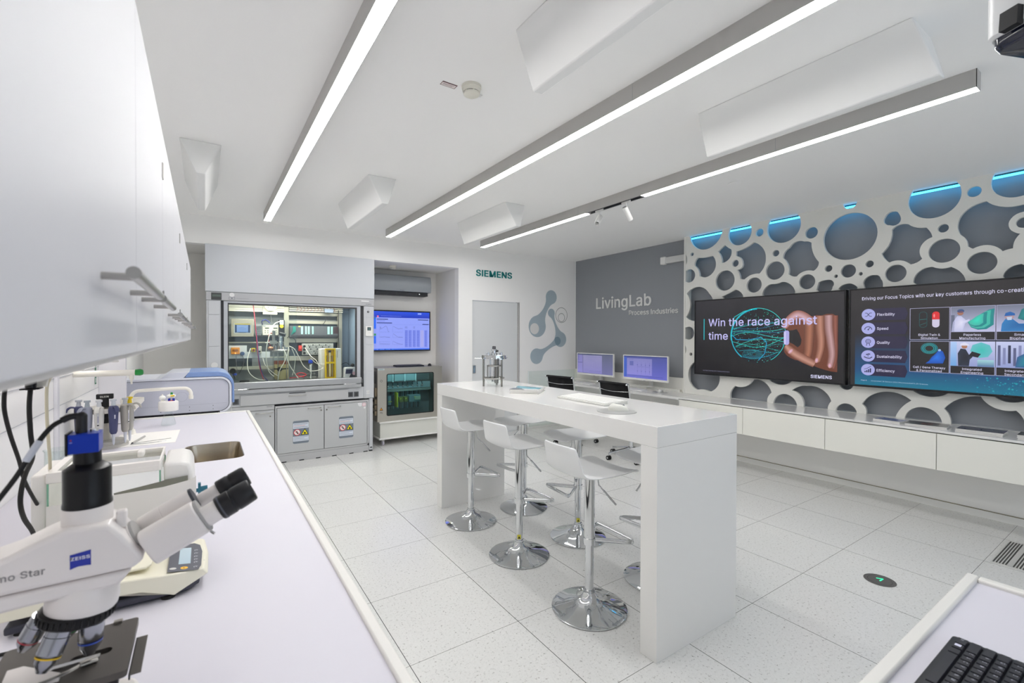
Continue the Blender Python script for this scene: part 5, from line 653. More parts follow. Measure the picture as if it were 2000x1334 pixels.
# bottom row pictures
for k in range(6): p.ring(0.60, 1.417, 0.056-0.005*k, 0.0025, ('#16a39b', '#1566a0', '#19c0b0')[k % 3], 24, 0.85)
p.blob([(0.575, 1.285), (0.60, 1.31), (0.615, 1.34), (0.64, 1.37), (0.665, 1.41), (0.69, 1.39), (0.705, 1.34), (0.69, 1.29)], '#1770e0', '#0d4aa8'); p.disc(0.667, 1.402, 0.01, '#a8c8f0', n=8)
p.rect(0.737, 1.275, 0.775, 1.476, '#6aa0d8', '#a9c5ee'); p.rect(0.90, 1.276, 0.994, 1.33, '#4d6f9c', '#9fd0d6'); p.h += .0003
p.blob([(0.856, 1.40), (0.87, 1.45), (0.92, 1.473), (0.97, 1.45), (0.985, 1.40), (0.96, 1.355), (0.91, 1.345)], '#35b8b0', '#5fb8c0'); p.h += .0003
p.blob([(0.785, 1.276), (0.782, 1.38), (0.80, 1.42), (0.83, 1.415), (0.85, 1.37), (0.872, 1.365), (0.87, 1.35), (0.855, 1.33), (0.85, 1.276)], '#171a26', '#232c40'); p.disc(0.822, 1.437, 0.018, '#a87860', n=12); p.up(); p.blob([(0.795, 1.445), (0.80, 1.462), (0.825, 1.47), (0.845, 1.458), (0.853, 1.445)], '#d8d8ec'); p.poly([(0.847, 1.362), (0.868, 1.398), (0.92, 1.378), (0.902, 1.348)], '#161620')
for k in range(9): p.rect(1.015+0.028*k, 1.29+0.01*(k % 3), 1.03+0.028*k, 1.45-0.02*(k % 2), ('#565b80', '#8086b0', '#2c3350')[k % 3])
p.h += .0003; p.blob([(1.11, 1.28), (1.12, 1.36), (1.16, 1.39), (1.23, 1.38), (1.26, 1.30), (1.24, 1.28)], '#1b9aa0', '#31598c')
p.text('Page 8', 0.104, 1.100, 0.009, '#d6d4ee', 0.045, 0.01); p.text('Unrestricted | \u00a9 Siemens 2022 | Pharmaceutical & Life Sciences', 0.184, 1.098, 0.010, '#a9c4d8', 0.41)
p.build('screen', t2)

# ================================================================ low wall cabinets and their long top
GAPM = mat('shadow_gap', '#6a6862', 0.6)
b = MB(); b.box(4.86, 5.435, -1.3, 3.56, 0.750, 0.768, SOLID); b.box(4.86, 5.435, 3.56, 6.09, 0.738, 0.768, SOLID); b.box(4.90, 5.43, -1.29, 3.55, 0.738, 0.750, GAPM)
tag(b.build('wall_counter_top', bevel=0.0015), 'long glossy white counter top running along the grey wall under the screens', 'counter top')
seams = [3.544, 2.746, 1.949, 1.154, 0.354, -0.446, -1.246]
cabl = ['beside the two desk places', 'second from the desk places', 'under the leafletless stretch, third from the desk places', 'under the magazines, cut by the photo edge', 'outside', 'outside']
cabl = ['short white floating drawer unit next to the desk places', 'white floating drawer unit, partly behind the near end of the bar table', 'white floating drawer unit below the first two magazine stacks', 'white floating drawer unit at the right edge of the photo']
for i in range(4):
    y1, y0 = seams[i]-0.002, seams[i+1]+0.002
    t = thing('floating_drawer_unit', cabl[i], 'cabinet', (5.15, (y0+y1)/2, 0.455), 'floating drawer units under the counter')
    b = MB(); b.box(4.882, 5.42, y0, y1, 0.455, 0.738, WHITE); b.build('carcass', t)
    b = MB(); b.box(4.86, 4.88, y0, y1, 0.453, 0.742, mat('drawer_front_lacquer', '#e9e8e0', 0.25, coat=0.25)); b.build('drawer_front', t, 0.001)
b = MB(); b.box(4.862, 5.42, 3.545, 3.556, 0.0, 0.738, WHITE); b.box(4.95, 5.42, 3.56, 3.575, 0.0, 0.738, WHITE_M); tag(b.build('desk_side_panel'), 'white upright board between the desk places and the drawer units', 'panel')
# back board of the desk with ledge
b = MB(); b.box(5.40, 5.435, 3.815, 6.09, 0.768, 0.955, PANELW); b.box(5.35, 5.40, 3.9, 6.05, 0.768, 0.80, PANELW); tag(b.build('desk_back_board'), 'low white board along the wall behind the two monitors', 'panel')
# glass screen at the far end of the desk
b = MB(); b.box(4.36, 5.40, 6.02, 6.03, 0.05, 0.955, GLASS); b.box(4.353, 4.36, 6.018, 6.032, 0.05, 0.958, mat('frosted_edge', '#e8efee', 0.3)); tag(b.build('glass_divider'), 'clear glass divider with a pale edge at the far end of the desk', 'divider')

# desk monitors, keyboards, mice
def monitor(y0, y1, label, kind):
    t = thing('desk_monitor', label, 'monitor', (5.21, (y0+y1)/2, 0.768), 'two white rimmed monitors on the wall desk')
    z0, z1 = 0.893, 1.25; c = (y0+y1)/2
    b = MB(); b.box(5.203, 5.228, y0, y1, z0, z1, WHITE_M); b.rbox(5.228, 5.26, c-0.2, c+0.2, 0.98, 1.17, 0.02, WHITE_M, 'x'); b.build('casing', t, 0.004)
    b = MB(); b.plate([(y0, z0), (y1, z0), (y1, z1), (y0, z1)], [[(y0+0.012, z0+0.028), (y1-0.012, z0+0.028), (y1-0.012, z1-0.012), (y0+0.012, z1-0.012)]], 'yz', 5.198, 5.203, WHITE_M); b.box(5.197, 5.199, c-0.02, c+0.02, z0-0.006, z0+0.002, PLAST); b.build('bezel', t)
    b = MB(); b.box(5.26, 5.34, c-0.03, c+0.03, 1.02, 1.08, WHITE_M); b.box(5.33, 5.36, c-0.025, c+0.025, 0.80, 1.08, WHITE_M); b.rbox(5.28, 5.396, c-0.06, c+0.06, 0.8001, 0.81, 0.02, WHITE_M); b.build('wall_arm', t, 0.002)
    p = Paint((5.2025, y1, 0), *RX); W = y1-y0; a, e = 0.012, W-0.012; lo, hi = z0+0.028, z1-0.012
    if kind == 1:
        p.rect(a, lo, e, hi, '#6c6c9c', '#5b6078'); p.up(); p.rect(a, hi-0.014, e, hi, '#3c4468'); p.rect(a+0.005, lo+0.01, a+0.125, hi-0.02, '#8884c2', '#7c78b0'); p.rect(a+0.135, lo+0.01, 0.58, hi-0.022, '#8480bd', '#8a88b0'); p.up()
        p.rect(a+0.005, lo+0.17, a+0.12, lo+0.176, '#34376a'); p.frame(a+0.14, lo+0.05, 0.56, hi-0.05, 0.0015, '#6c68a0')
        for k in range(6): p.rect(0.40+0.028*k, lo+0.09, 0.402+0.028*k, hi-0.12, '#6f6ca8'); p.rect(a+0.01, hi-0.035-0.014*k, a+0.03+0.01*(k % 3), hi-0.031-0.014*k, '#4c4c86')
        p.rect(0.30, lo+0.035, 0.57, lo+0.038, '#5a5896')
    else:
        p.rect(a, lo, e, hi, '#6a6cc4', '#4e5596'); p.up(); p.rect(a, hi-0.014, e, hi, '#3a437c'); p.rect(a+0.005, lo+0.01, a+0.055, hi-0.02, '#3c5cba'); p.rect(0.072, lo+0.045, 0.53, hi-0.035, '#8784d0', '#7f7fb8'); p.up(); p.rect(0.125, hi-0.14, 0.195, hi-0.075, '#5f64a8')
        for k in range(4): x = 0.27+0.072*k; p.rect(x, lo+0.06, x+0.002, hi-0.09, '#4e5096'); p.disc(x+0.001, lo+0.10, 0.006, '#4e5096', n=8); p.disc(x+0.001, lo+0.19, 0.007, '#4e5096', n=8)
        p.rect(0.27, lo+0.165, 0.49, lo+0.167, '#4e5096'); p.rect(0.09, lo+0.03, 0.72, lo+0.033, '#3b3f86')
        for k in range(3): p.rect(0.11+0.03*k, hi-0.052, 0.13+0.03*k, hi-0.047, '#4e5096')
    p.build('screen', t); return t
monitor(4.97, 5.80, 'left white rimmed monitor on the wall desk, farther from the screens', 1)
monitor(3.976, 4.775, 'right white rimmed monitor on the wall desk, next to the bubble panel', 2)
KEYM = mat('white_key_plastic', '#d9d9d6', 0.45)
def keyboard(name, label, M, L, D, H, m, mk, rows, group=None, tilt=0.0, cat='keyboard', cols=15):
    """M places it: local x along its length, local y from front to back"""
    t = thing(name, label, cat, M.translation, group)
    inv = Matrix.Translation(-M.translation)
    b = MB(); pr = rrect(0, L, 0, D, 0.008, 4); n = len(pr)
    def z(y, top): return (H*0.55+(H*0.45)*y/D if top else 0)
    b.ringed([[M @ Vector((x, y, 0)) for x, y in pr], [M @ Vector((x, y, z(y, 1))) for x, y in pr]], m); b.build('body', t, 0.0015)
    k = MB(); ry = D*0.88/rows
    for r in range(rows):
        x = 0.008; i = 0
        while x < L-0.012:
            wk = (L-0.016)/cols
            if r == 0 and abs(x-(0.008+3*wk)) < 1e-4: wk *= 6
            y0 = D*0.06+ry*r; hgt = 0.004
            P = [Vector((x+0.001, y0+0.001, z(y0, 1))), Vector((x+wk-0.001, y0+0.001, z(y0, 1))), Vector((x+wk-0.001, y0+ry-0.001, z(y0+ry, 1))), Vector((x+0.001, y0+ry-0.001, z(y0+ry, 1)))]
            k.ringed([[M @ q for q in P], [M @ (q+Vector((0, 0, hgt))) for q in P]], mk); x += wk; i += 1
    k.build('keys', t); return t
def mouse(label, x, y, z, ang, m, group, L=0.105):
    M = Matrix.Translation((x, y, z)) @ Matrix.Rotation(ang, 4, 'Z'); b = MB(); rings = []
    for k in range(7):
        f = k/6; s = cos(f*pi/2*0.98); rings.append([M @ Vector((L/2*cos(a)*(0.3+0.7*s)-0.008*f, 0.031*(1+0.08*cos(2*a))*sin(a)*(0.25+0.75*s), 0.034*sin(f*pi/2)*(1+0.12*cos(a+pi)))) for a in [2*pi*j/28 for j in range(28)]])
    b.ringed(rings, m); o = b.build('computer_mouse', smooth=60)
    w_ = MB(); w_.cyl(M @ Vector((0.027, -0.003, 0.0285)), M @ Vector((0.027, 0.003, 0.0285)), 0.006, 0.006, PLAST, 12); w_.build('scroll_wheel', o); tag(o, label, 'mouse', group); return o
def MZ(x, y, z, a): return Matrix.Translation((x, y, z)) @ Matrix.Rotation(a, 4, 'Z')
keyboard('computer_keyboard', 'low white keyboard in front of the left desk monitor', MZ(4.98, 5.68, 0.768, -pi/2), 0.42, 0.13, 0.012, WHITE_M, KEYM, 5, 'white keyboards on the wall desk')
keyboard('computer_keyboard', 'low white keyboard in front of the right desk monitor', MZ(4.98, 4.66, 0.768, -pi/2), 0.42, 0.13, 0.012, WHITE_M, KEYM, 5, 'white keyboards on the wall desk')
for (x, y, lb) in ((5.09, 5.10, 'left'), (5.09, 4.02, 'right')):
    b = MB(); b.lathe([(0.1, 0.768), (0.1, 0.7705)], (x, y, 0), mat('mouse_pad_grey', '#a3a3a2', 0.5), 40); tag(b.build('mouse_pad'), 'round grey mouse pad beside the %s desk keyboard' % lb, 'mouse pad', 'round mouse pads')
    mouse('white mouse on the round pad below the %s desk monitor' % lb, x+0.01, y, 0.7705, 0.3, KEYM, 'white mice')

# magazines on the counter
def magazine(name, cx, cy, z, w_, d_, ang, cover, label, group=None, n=1, h=0.004, art=None, pages='#dcdad6'):
    t = thing(name, label, 'magazine', (cx, cy, z), group); M = MZ(cx, cy, z, ang)
    b = MB(); b.box(-w_/2, w_/2, -d_/2, d_/2, 0, h-0.0006, mat('paper_edge', pages, 0.6), M); b.build('pages', t)
    p = Paint(M @ Vector((-w_/2, -d_/2, h-0.0006)), M.to_3x3() @ Vector((1, 0, 0)), M.to_3x3() @ Vector((0, 1, 0)), GLOSSP, 0.0003)
    p.rect(0, 0, w_, d_, cover); p.up()
    if art: art(p, w_, d_)
    p.build('cover', t); return t
rr_ = random.Random(11)
def art_blue(p, w_, d_): p.poly([(0, d_*.5), (w_, d_*.2), (w_, d_*.6), (0, d_*.8)], '#3f5f9c'); p.up(); p.rect(0.01, d_-0.03, w_-0.03, d_-0.02, '#d8dbe6')
def art_amber(p, w_, d_):
    p.blob([(w_*.45, 0), (w_, 0), (w_, d_*.7), (w_*.6, d_*.5)], '#5a3a2a', '#20303a'); p.up(); p.ring(w_*.45, d_*.5, 0.035, 0.012, '#a8664a', 20); p.blob([(0, d_*.6), (w_*.5, d_*.7), (w_*.7, d_), (0, d_)], '#2c4650', '#1d2a30')
def art_pipes(p, w_, d_):
    for k in range(14): x, y = rr_.random()*w_*.85, rr_.random()*d_*.85; p.rect(x, y, x+0.03, y+0.012, rr_.choice(('#2b4a6a', '#4a7f98', '#33406a', '#8a6a9a', '#27606a')))
def art_teal(p, w_, d_): p.blob([(0, 0), (w_, 0), (w_, d_*.45), (w_*.4, d_*.6), (0, d_*.4)], '#3aa0a8', '#2a7f8c')
specs = [(1.50, -0.15, '#3a4f8c', art_blue, 3, 'stack of thin blue brochures on the counter, leftmost of the four piles'), (1.25, 0.1, '#242c30', art_amber, 3, 'dark brochure with amber art on the white counter, second pile'), (0.93, 0.02, '#27304a', art_pipes, 4, 'dark blue patterned magazine on the counter, third pile'), (0.60, 0.05, '#1d2a30', art_teal, 5, 'teal and black magazine pile at the right photo edge')]
def pile_label(n, k, y):
    w_ = {1.50: 'leftmost counter pile', 1.25: 'counter pile under the amber brochure', .93: 'third counter pile under the dark blue magazine', .60: 'counter pile at the right photo edge'}[y]
    return 'pale magazine edge, %s in the %s' % ('lowest' if k == 0 else ('second from below', 'third from below', 'fourth from below')[k-1], w_)
for (y, a, cv, art, n, lb) in specs:
    for k in range(n):
        top = k == n-1
        magazine('magazine', 5.03+rr_.uniform(-.003, .003), y+rr_.uniform(-.003, .003), 0.768+0.0068*k, 0.20 if y < 1.4 else 0.15, 0.26 if y < 1.4 else 0.20, a+rr_.uniform(-.02, .02), cv if top else '#d4d4d8', lb if top else pile_label(n, k, y), {1.50: 'first pile of brochures', 1.25: 'second pile of brochures', .93: 'third pile of magazines',   .60: 'fourth pile of magazines'}[y], h=0.0066, art=art if top else None)

# ================================================================ bar table
b = MB(); X0, X1, Y0, Y1, H = 1.725, 2.380, 1.375, 3.775, 1.094
b.box(X0, X1, Y0, Y1, 0.997, H, SOLID); tb = thing('bar_table', 'tall white glossy bar table with two slab ends', 'table', (2.05, 2.575, 0)); b.build('tabletop', tb, 0.0015)
for y in (Y0, Y1-0.096): b = MB(); b.box(X0, X1, y, y+0.096, 0.0, 0.9962, SOLID); b.build('leg', tb, 0.0015)

# bar stools
SEATM = mat('stool_shell', '#e4e5e6', 0.3, coat=0.2)
def make_stool():
    t = thing('bar_stool', '', 'stool', (0, 0, 0), 'white and chrome bar stools at the table')
    b = MB(); b.lathe([(0.195, 0.0), (0.208, 0.004), (0.208, 0.009), (0.19, 0.015), (0.14, 0.026), (0.09, 0.040), (0.06, 0.056), (0.043, 0.074), (0.036, 0.092), (0.033, 0.097), (0.001, 0.097)], (0, 0, 0), CHROME, 64); b.build('base', t)
    b = MB(); b.lathe([(0.0235, 0.094), (0.0235, 0.40)], (0, 0, 0), CHROME, 32); b.build('column', t)
    b = MB(); b.lathe([(0.030, 0.092), (0.030, 0.108)], (0, 0, 0), CHROME, 32); b.build('collar', t)
    b = MB(); b.lathe([(0.030, 0.385), (0.030, 0.735), (0.042, 0.748), (0.06, 0.757)], (0, 0, 0), CHROME, 32); b.build('gas_lift', t)
    b = MB(); b.lathe([(0.034, 0.360), (0.034, 0.396)], (0, 0, 0), CHROME, 32)
    b.tube([(0.028, 0.012, 0.38), (0.10, 0.075, 0.38), (0.155, 0.128, 0.38), (0.178, 0.138, 0.38), (0.19, 0.118, 0.38), (0.19, -0.118, 0.38), (0.178, -0.138, 0.38), (0.155, -0.128, 0.38), (0.10, -0.075, 0.38), (0.028, -0.012, 0.38)], 0.007, CHROME, 12, False, 5, 1.9); b.build('footrest', t)
    b = MB(); b.tube([(0.045, -0.02, 0.76), (0.047, -0.022, 0.69), (0.062, -0.03, 0.665), (0.145, -0.05, 0.570)], 0.004, CHROME, 8, False, 4); b.cyl((0.075, -0.034, 0.65), (0.150, -0.051, 0.564), 0.006, 0.006, CHROME, 10); b.build('lever', t)
    prof = [(-0.238, 0.950, .128), (-0.230, 0.930, .138), (-0.212, 0.880, .146), (-0.194, 0.830, .153), (-0.180, 0.795, .160), (-0.160, 0.779, .170), (-0.12, 0.772, .182), (-0.04, 0.770, .190), (0.04, 0.770, .192), (0.11, 0.773, .190), (0.165, 0.775, .184), (0.198, 0.770, .176), (0.210, 0.757, .170)]
    k = MB(); N = 10; vs = []
    for i, (x, z, w_) in enumerate(prof):
        back = max(0, (5-i)/5)
        for j in range(N+1):
            q = -1+2*j/N; vs.append((x+0.035*back*q*q, w_*q, z+(0.017*(1-back))*abs(q)**2.6-0.010*back*q*q))
    k.faces(vs, [(i*(N+1)+j, (i+1)*(N+1)+j, (i+1)*(N+1)+j+1, i*(N+1)+j+1) for i in range(len(prof)-1) for j in range(N)], SEATM)
    s = k.build('seat_shell', t, smooth=180); m = s.modifiers.new('thick', 'SOLIDIFY'); m.thickness = 0.011; m.offset = -1; m2 = s.modifiers.new('smooth', 'SUBSURF'); m2.levels = 2; m2.render_levels = 2
    return t
stool = make_stool()
sp = [(1.808, 3.300, 0.0, 'far left bar stool facing the table, at the end towards the fume hood'), (1.805, 2.600, 0.04, 'bar stool in the middle of the near row'), (1.773, 1.870, -0.03, 'nearest bar stool in front, large chrome foot fully visible'), (2.345, 3.308, pi+0.1, 'far bar stool behind the table, at the end towards the fume hood'), (2.340, 2.594, pi-0.12, 'bar stool in the middle of the row behind the table'), (2.345, 1.86, pi+0.05, 'bar stool mostly hidden behind the near slab end of the table')]
for i, (x, y, a, lb) in enumerate(sp):
    o = stool if i == 0 else copy_tree(stool)
    o.location = (x, y, 0); o.rotation_euler.z = a; o['label'] = lb
    if i in (1, 4):
        t_ = -2.2-a; p = Paint((0.0238*cos(t_)+0.0125*sin(t_), 0.0238*sin(t_)-0.0125*cos(t_), 0.118), (-sin(t_), cos(t_), 0), (0, 0, 1), PRINT, 0.0008); p.rect(0, 0, 0.025, 0.03, '#d9cf3a'); p.up(); p.poly([(0.004, 0.005), (0.021, 0.005), (0.0125, 0.022)], '#2a2a1c'); st_ = p.build('warning_sticker'); st_.parent = o

# things on the bar table
t = thing('glass_reactor_vessel', 'polished steel reactor head on three rods over a glass bowl, on the bar table', 'laboratory vessel', (2.028, 3.30, H)); cx, cy = 2.028, 3.30
b = MB(); b.lathe([(0.078, 1.324), (0.106, 1.325), (0.106, 1.331), (0.10, 1.333), (0.10, 1.352), (0.092, 1.357), (0.03, 1.359), (0.001, 1.359)], (cx, cy, 0), CHROME, 40)
for a in (0.3, 2.4, 4.5): b.tube([(cx+0.09*cos(a), cy+0.09*sin(a), 1.327), (cx+0.165*cos(a), cy+0.165*sin(a), 1.327)], 0.012, CHROME, 10, sq=0.35)
for k in range(6): a = k*pi/3+0.2; b.cyl((cx+0.065*cos(a), cy+0.065*sin(a), 1.357), (cx+0.065*cos(a), cy+0.065*sin(a), 1.372+0.008*(k % 2)), 0.009, 0.007, CHROME, 12)
for k in range(3): a = k*2*pi/3+0.9; b.box(cx+0.1*cos(a)-0.008, cx+0.1*cos(a)+0.008, cy+0.1*sin(a)-0.008, cy+0.1*sin(a)+0.008, 1.326, 1.356, SATIN)
b.build('lid', t)
for a in (0.75, 2.85, 4.95): b = MB(); b.cyl((cx+0.09*cos(a), cy+0.09*sin(a), H), (cx+0.09*cos(a), cy+0.09*sin(a), 1.325), 0.008, 0.008, mat('rod_steel', '#8f8d88', 0.2, 1.0), 14); b.sphere((cx+0.09*cos(a), cy+0.09*sin(a), H+0.006), 0.006, CHROME, 10); b.build('support_rod', t)
b = MB(); b.lathe([(0.028, 1.359), (0.028, 1.37), (0.018, 1.372), (0.018, 1.392), (0.024, 1.394), (0.022, 1.404)], (cx, cy, 0), CHROME, 28); b.cyl((cx, cy, 1.385), (cx+0.035, cy-0.01, 1.39), 0.008, 0.008, BLACK, 12); b.cyl((cx-0.012, cy, 1.38), (cx-0.03, cy-0.012, 1.385), 0.006, 0.006, CHROME, 12); b.build('shaft_bearing', t)
b = MB(); b.lathe([(0.0155, 1.403), (0.015, 1.425), (0.011, 1.431)], (cx, cy, 0), mat('dark_cap', '#46464a', 0.4), 20); b.build('cap', t)
b = MB(); b.cyl((cx, cy, 1.13), (cx, cy, 1.325), 0.008, 0.008, CHROME, 14); b.cyl((cx-0.028, cy+0.015, 1.15), (cx-0.028, cy+0.015, 1.325), 0.007, 0.007, CHROME, 14); b.cyl((cx+0.012, cy-0.02, 1.12), (cx+0.012, cy-0.02, 1.325), 0.017, 0.017, mat('tube_steel', '#8c8b88', 0.25, 1.0), 18); b.cyl((cx+0.05, cy+0.01, 1.15), (cx+0.05, cy+0.01, 1.325), 0.007, 0.007, mat('rod_steel', '#8f8d88', 0.2, 1.0), 14)
for z, r in ((1.265, 0.055), (1.162, 0.085)): b.tube([(cx+r*cos(q*pi/12), cy+r*sin(q*pi/12), z) for q in range(24)], 0.006, SATIN, 8, True, sq=1.2)
for k in range(3): a = k*2.09+0.75; b.box(cx+0.055*cos(a)-0.004, cx+0.055*cos(a)+0.004, cy+0.055*sin(a)-0.004, cy+0.055*sin(a)+0.004, 1.16, 1.27, SATIN)
for k in range(4): a = k*pi/2; b.box(cx-0.003+0.02*cos(a), cx+0.003+0.02*cos(a), cy-0.003+0.02*sin(a), cy+0.003+0.02*sin(a), 1.13, 1.16, CHROME)
b.build('stirrer_and_tubes', t)
b = MB(); b.lathe([(0.069, 1.170), (0.069, 1.15), (0.066, 1.130), (0.052, 1.11), (0.03, 1.1), (0.001, 1.0965)], (cx, cy, 0), GLASS, 36, False); b.build('glass_bowl', t)
def art_book(p, w_, d_):
    p.poly([(0, 0), (w_*.55, 0), (w_*.2, d_*.55), (0, d_*.45)], '#56606c'); p.up(); p.poly([(w_*.05, d_*.55), (w_*.45, d_*.25), (w_*.8, d_*.42), (w_, d_*.35), (w_, d_*.62), (w_*.5, d_*.7), (w_*.2, d_*.9), (0, d_*.95)], '#4c9fb2'); p.up(); p.poly([(w_*.3, d_*.3), (w_*.75, d_*.2), (w_, d_*.3), (w_*.7, d_*.45)], '#8ec8d4'); p.rect(w_*.2, d_*.86, w_*.7, d_*.89, '#9a9aa0')
for k in range(5): magazine('brochure', 2.016+0.002*(k % 2), 2.795+0.003*((k*2) % 3), H+0.0062*k, 0.21, 0.262, -0.86+0.02*((k*3) % 4), '#dfe2e3' if k == 4 else '#e4e4e2', 'white and turquoise brochure on top of the pile on the bar table' if k == 4 else 'pale brochure, %s in the pile on the bar table' % ('lowest', 'second from below', 'third from below', 'fourth from below')[min(k, 3)], 'pile of brochures on the bar table', h=0.006, art=art_book if k == 4 else None)
keyboard('computer_keyboard', 'white full size keyboard on the bar table next to the grey pad', MZ(1.985, 2.415, H, -pi/2-0.02), 0.455, 0.20, 0.02, mat('keyboard_shell', '#c6c6c2', 0.45), KEYM, 6, cols=19)
b = MB(); b.lathe([(0.108, H), (0.108, H+0.003)], (1.905, 1.795, 0), mat('silver_pad', '#9c9d9c', 0.45), 56); tag(b.build('mouse_pad'), 'round silver grey mouse pad on the bar table', 'mouse pad')
mouse('white mouse lying on the round pad on the bar table', 1.925, 1.80, H+0.003, -0.7, mat('mouse_white', '#d3d3cc', 0.35), None, 0.115)

# ================================================================ office chairs at the desk
def make_chair():
    t = thing('office_chair', '', 'chair', (0, 0, 0), 'black mesh office chairs at the wall desk')
    for k in range(5):
        a = 2*pi*k/5+0.35; b = MB(); b.tube([(0.03*cos(a), 0.03*sin(a), 0.13), (0.18*cos(a), 0.18*sin(a), 0.105), (0.31*cos(a), 0.31*sin(a), 0.08)], [0.016, 0.014, 0.011], CHROME, 10); lg = b.build('base_leg', t)
        c = (0.31*cos(a), 0.31*sin(a)); b = MB(); b.cyl((c[0], c[1], 0.08), (c[0], c[1], 0.05), 0.006, 0.006, CHROME, 10)
        for s in (-1, 1): b.cyl((c[0]+s*0.008, c[1], 0.027), (c[0]+s*0.022, c[1], 0.027), 0.027, 0.027, RUBBER, 18)
        b.cyl((c[0]-0.023, c[1], 0.027), (c[0]+0.023, c[1], 0.027), 0.012, 0.012, CHROME, 12); b.build('castor', lg)
    b = MB(); b.cyl((0, 0, 0.10), (0, 0, 0.30), 0.028, 0.028, CHROME); b.cyl((0, 0, 0.30), (0, 0, 0.41), 0.018, 0.018, CHROME); b.box(-0.1, 0.1, -0.06, 0.06, 0.39, 0.43, BLACK); b.build('column', t)
    prof = [(0.24, 0.475), (0.20, 0.462), (0.05, 0.45), (-0.12, 0.452), (-0.19, 0.475), (-0.225, 0.53), (-0.25, 0.64), (-0.275, 0.80), (-0.30, 0.945), (-0.325, 0.965), (-0.34, 0.95)]
    k = MB(); vs = [(x, y, z) for x, z in prof for y in (-0.235, 0.235)]; k.faces(vs, [(2*i, 2*i+1, 2*i+3, 2*i+2) for i in range(len(prof)-1)], FABRIC)
    s = k.build('mesh_sling', t, smooth=60); m = s.modifiers.new('thick', 'SOLIDIFY'); m.thickness = 0.012; m.offset = 0
    for sgn in (-1, 1):
        b = MB(); b.tube([(x-0.006, sgn*0.247, z-0.006) for x, z in prof], 0.010, CHROME, 10, sub=3); b.build('side_rail', t)
        b = MB(); b.tube([(0.0, sgn*0.25, 0.45), (0.02, sgn*0.285, 0.50), (0.19, sgn*0.29, 0.67), (0.17, sgn*0.29, 0.69), (-0.16, sgn*0.285, 0.70), (-0.26, sgn*0.26, 0.66)], 0.009, CHROME, 10, sub=5); b.build('armrest', t)
    b = MB(); b.tube([(-0.305, -0.245, 0.87), (-0.325, -0.1, 0.862), (-0.33, 0, 0.858), (-0.325, 0.1, 0.862), (-0.305, 0.245, 0.87)], 0.011, CHROME, 10, sub=4, sq=0.5); b.build('cross_bar', t); b = MB(); b.tube([(0, -0.245, 0.44), (0, 0, 0.425), (0, 0.245, 0.44)], 0.012, CHROME, 10, sub=3); b.build('cross_bar', t)
    return t
ch = make_chair(); ch.location = (4.42, 4.98, 0); ch.rotation_euler.z = 0.12; ch['label'] = 'black mesh office chair in front of the left desk monitor'
c2 = copy_tree(ch); c2.location = (4.42, 3.92, 0); c2.rotation_euler.z = -0.04; c2['label'] = 'black mesh office chair in front of the right desk monitor'

# floor fittings
p = Paint((3.482, 1.085, 0.0006), *TZ, PRINT, 0.0004); p.disc(0, 0, 0.082, '#5a5856', n=48); p.up(); p.ring(0, 0, 0.062, 0.003, '#2f2e2d', 44, 1, 40, 320); fl = p.build('floor_marker'); tag(fl, 'round dark floor disc with a glowing green arrow', 'floor light')
mg = mat('green_glow', '#22e0a0', 0.4, emit='#22e8a0', es=0.9)
b = MB(); pts = [(0.012, 0.022), (0.032, -0.006), (-0.012, -0.004)]
def seg(a, c, w_=0.007):
    d = Vector((c[0]-a[0], c[1]-a[1])); n = Vector((-d.y, d.x)).normalized()*w_/2; b.prism([(3.482+q[0], 1.085+q[1]) for q in ((a[0]-n.x, a[1]-n.y), (c[0]-n.x, c[1]-n.y), (c[0]+n.x, c[1]+n.y), (a[0]+n.x, a[1]+n.y))], 'xy', 0.0006, 0.0022, mg)
seg(pts[0], pts[1]); seg(pts[1], pts[2]); b.build('green_arrow', fl)
gl_ = [y0-0.0145*k for y0, n_ in ((0.757, 5), (0.664, 5), (0.571, 5), (0.478, 4)) for k in range(n_)]
t = MB(); t.plate([(4.395, 0.41), (4.965, 0.41), (4.965, 0.765), (4.395, 0.765)], [[(4.408, y-0.0085), (4.952, y-0.0085), (4.952, y), (4.408, y)] for y in gl_], 'xy', 0.0002, 0.0035, mat('grille_frame', '#c0bfbc', 0.5))
t.box(4.398, 4.962, 0.424, 0.762, 0.0001, 0.001, mat('grille_dark', '#454442', 0.6)); tag(t.build('floor_grille'), 'slotted air grille let into the floor at the right', 'floor grille')

# near bench with black keyboard, lower right
t = thing('near_bench', 'white topped bench with a raised rim at the lower right corner', 'bench', (1.15, -0.3, 0))
b = MB(); b.box(0.72, 1.59, -1.2, 0.30, 0.865, 0.900, BENCHM); b.build('worktop', t)
b = MB(); b.box(0.72, 1.615, 0.298, 0.322, 0.862, 0.909, LIPM); b.box(1.588, 1.615, -1.2, 0.298, 0.862, 0.909, LIPM); b.build('rim', t, 0.004)
b = MB(); b.box(0.76, 1.56, -1.18, 0.27, 0.0, 0.862, WHITE_M); b.build('carcass', t)
KB = mat('black_keyboard', '#1b1b21', 0.35); KK = mat('black_keys', '#26262d', 0.4)
M = MZ(1.238, 0.263, 0.900, pi-0.01); M = Matrix.Translation((1.238, 0.266, 0.9)) @ Matrix.Rotation(pi, 4, 'Z')
t = thing('computer_keyboard', 'black keyboard with pale key lettering at the lower right photo corner', 'keyboard', M.translation)
b = MB(); b.prism(rrect(0, 0.44, 0, 0.155, 0.008), 'xy', 0.0, 0.014, KB)
for v in b.bm.verts: v.co = M @ v.co
b.build('body', t, 0.002)
k = MB(); lg = Paint(M @ Vector((0, 0, 0.0206)), M.to_3x3() @ Vector((1, 0, 0)), M.to_3x3() @ Vector((0, 1, 0)), PRINT, 0.0003); kr = random.Random(5)
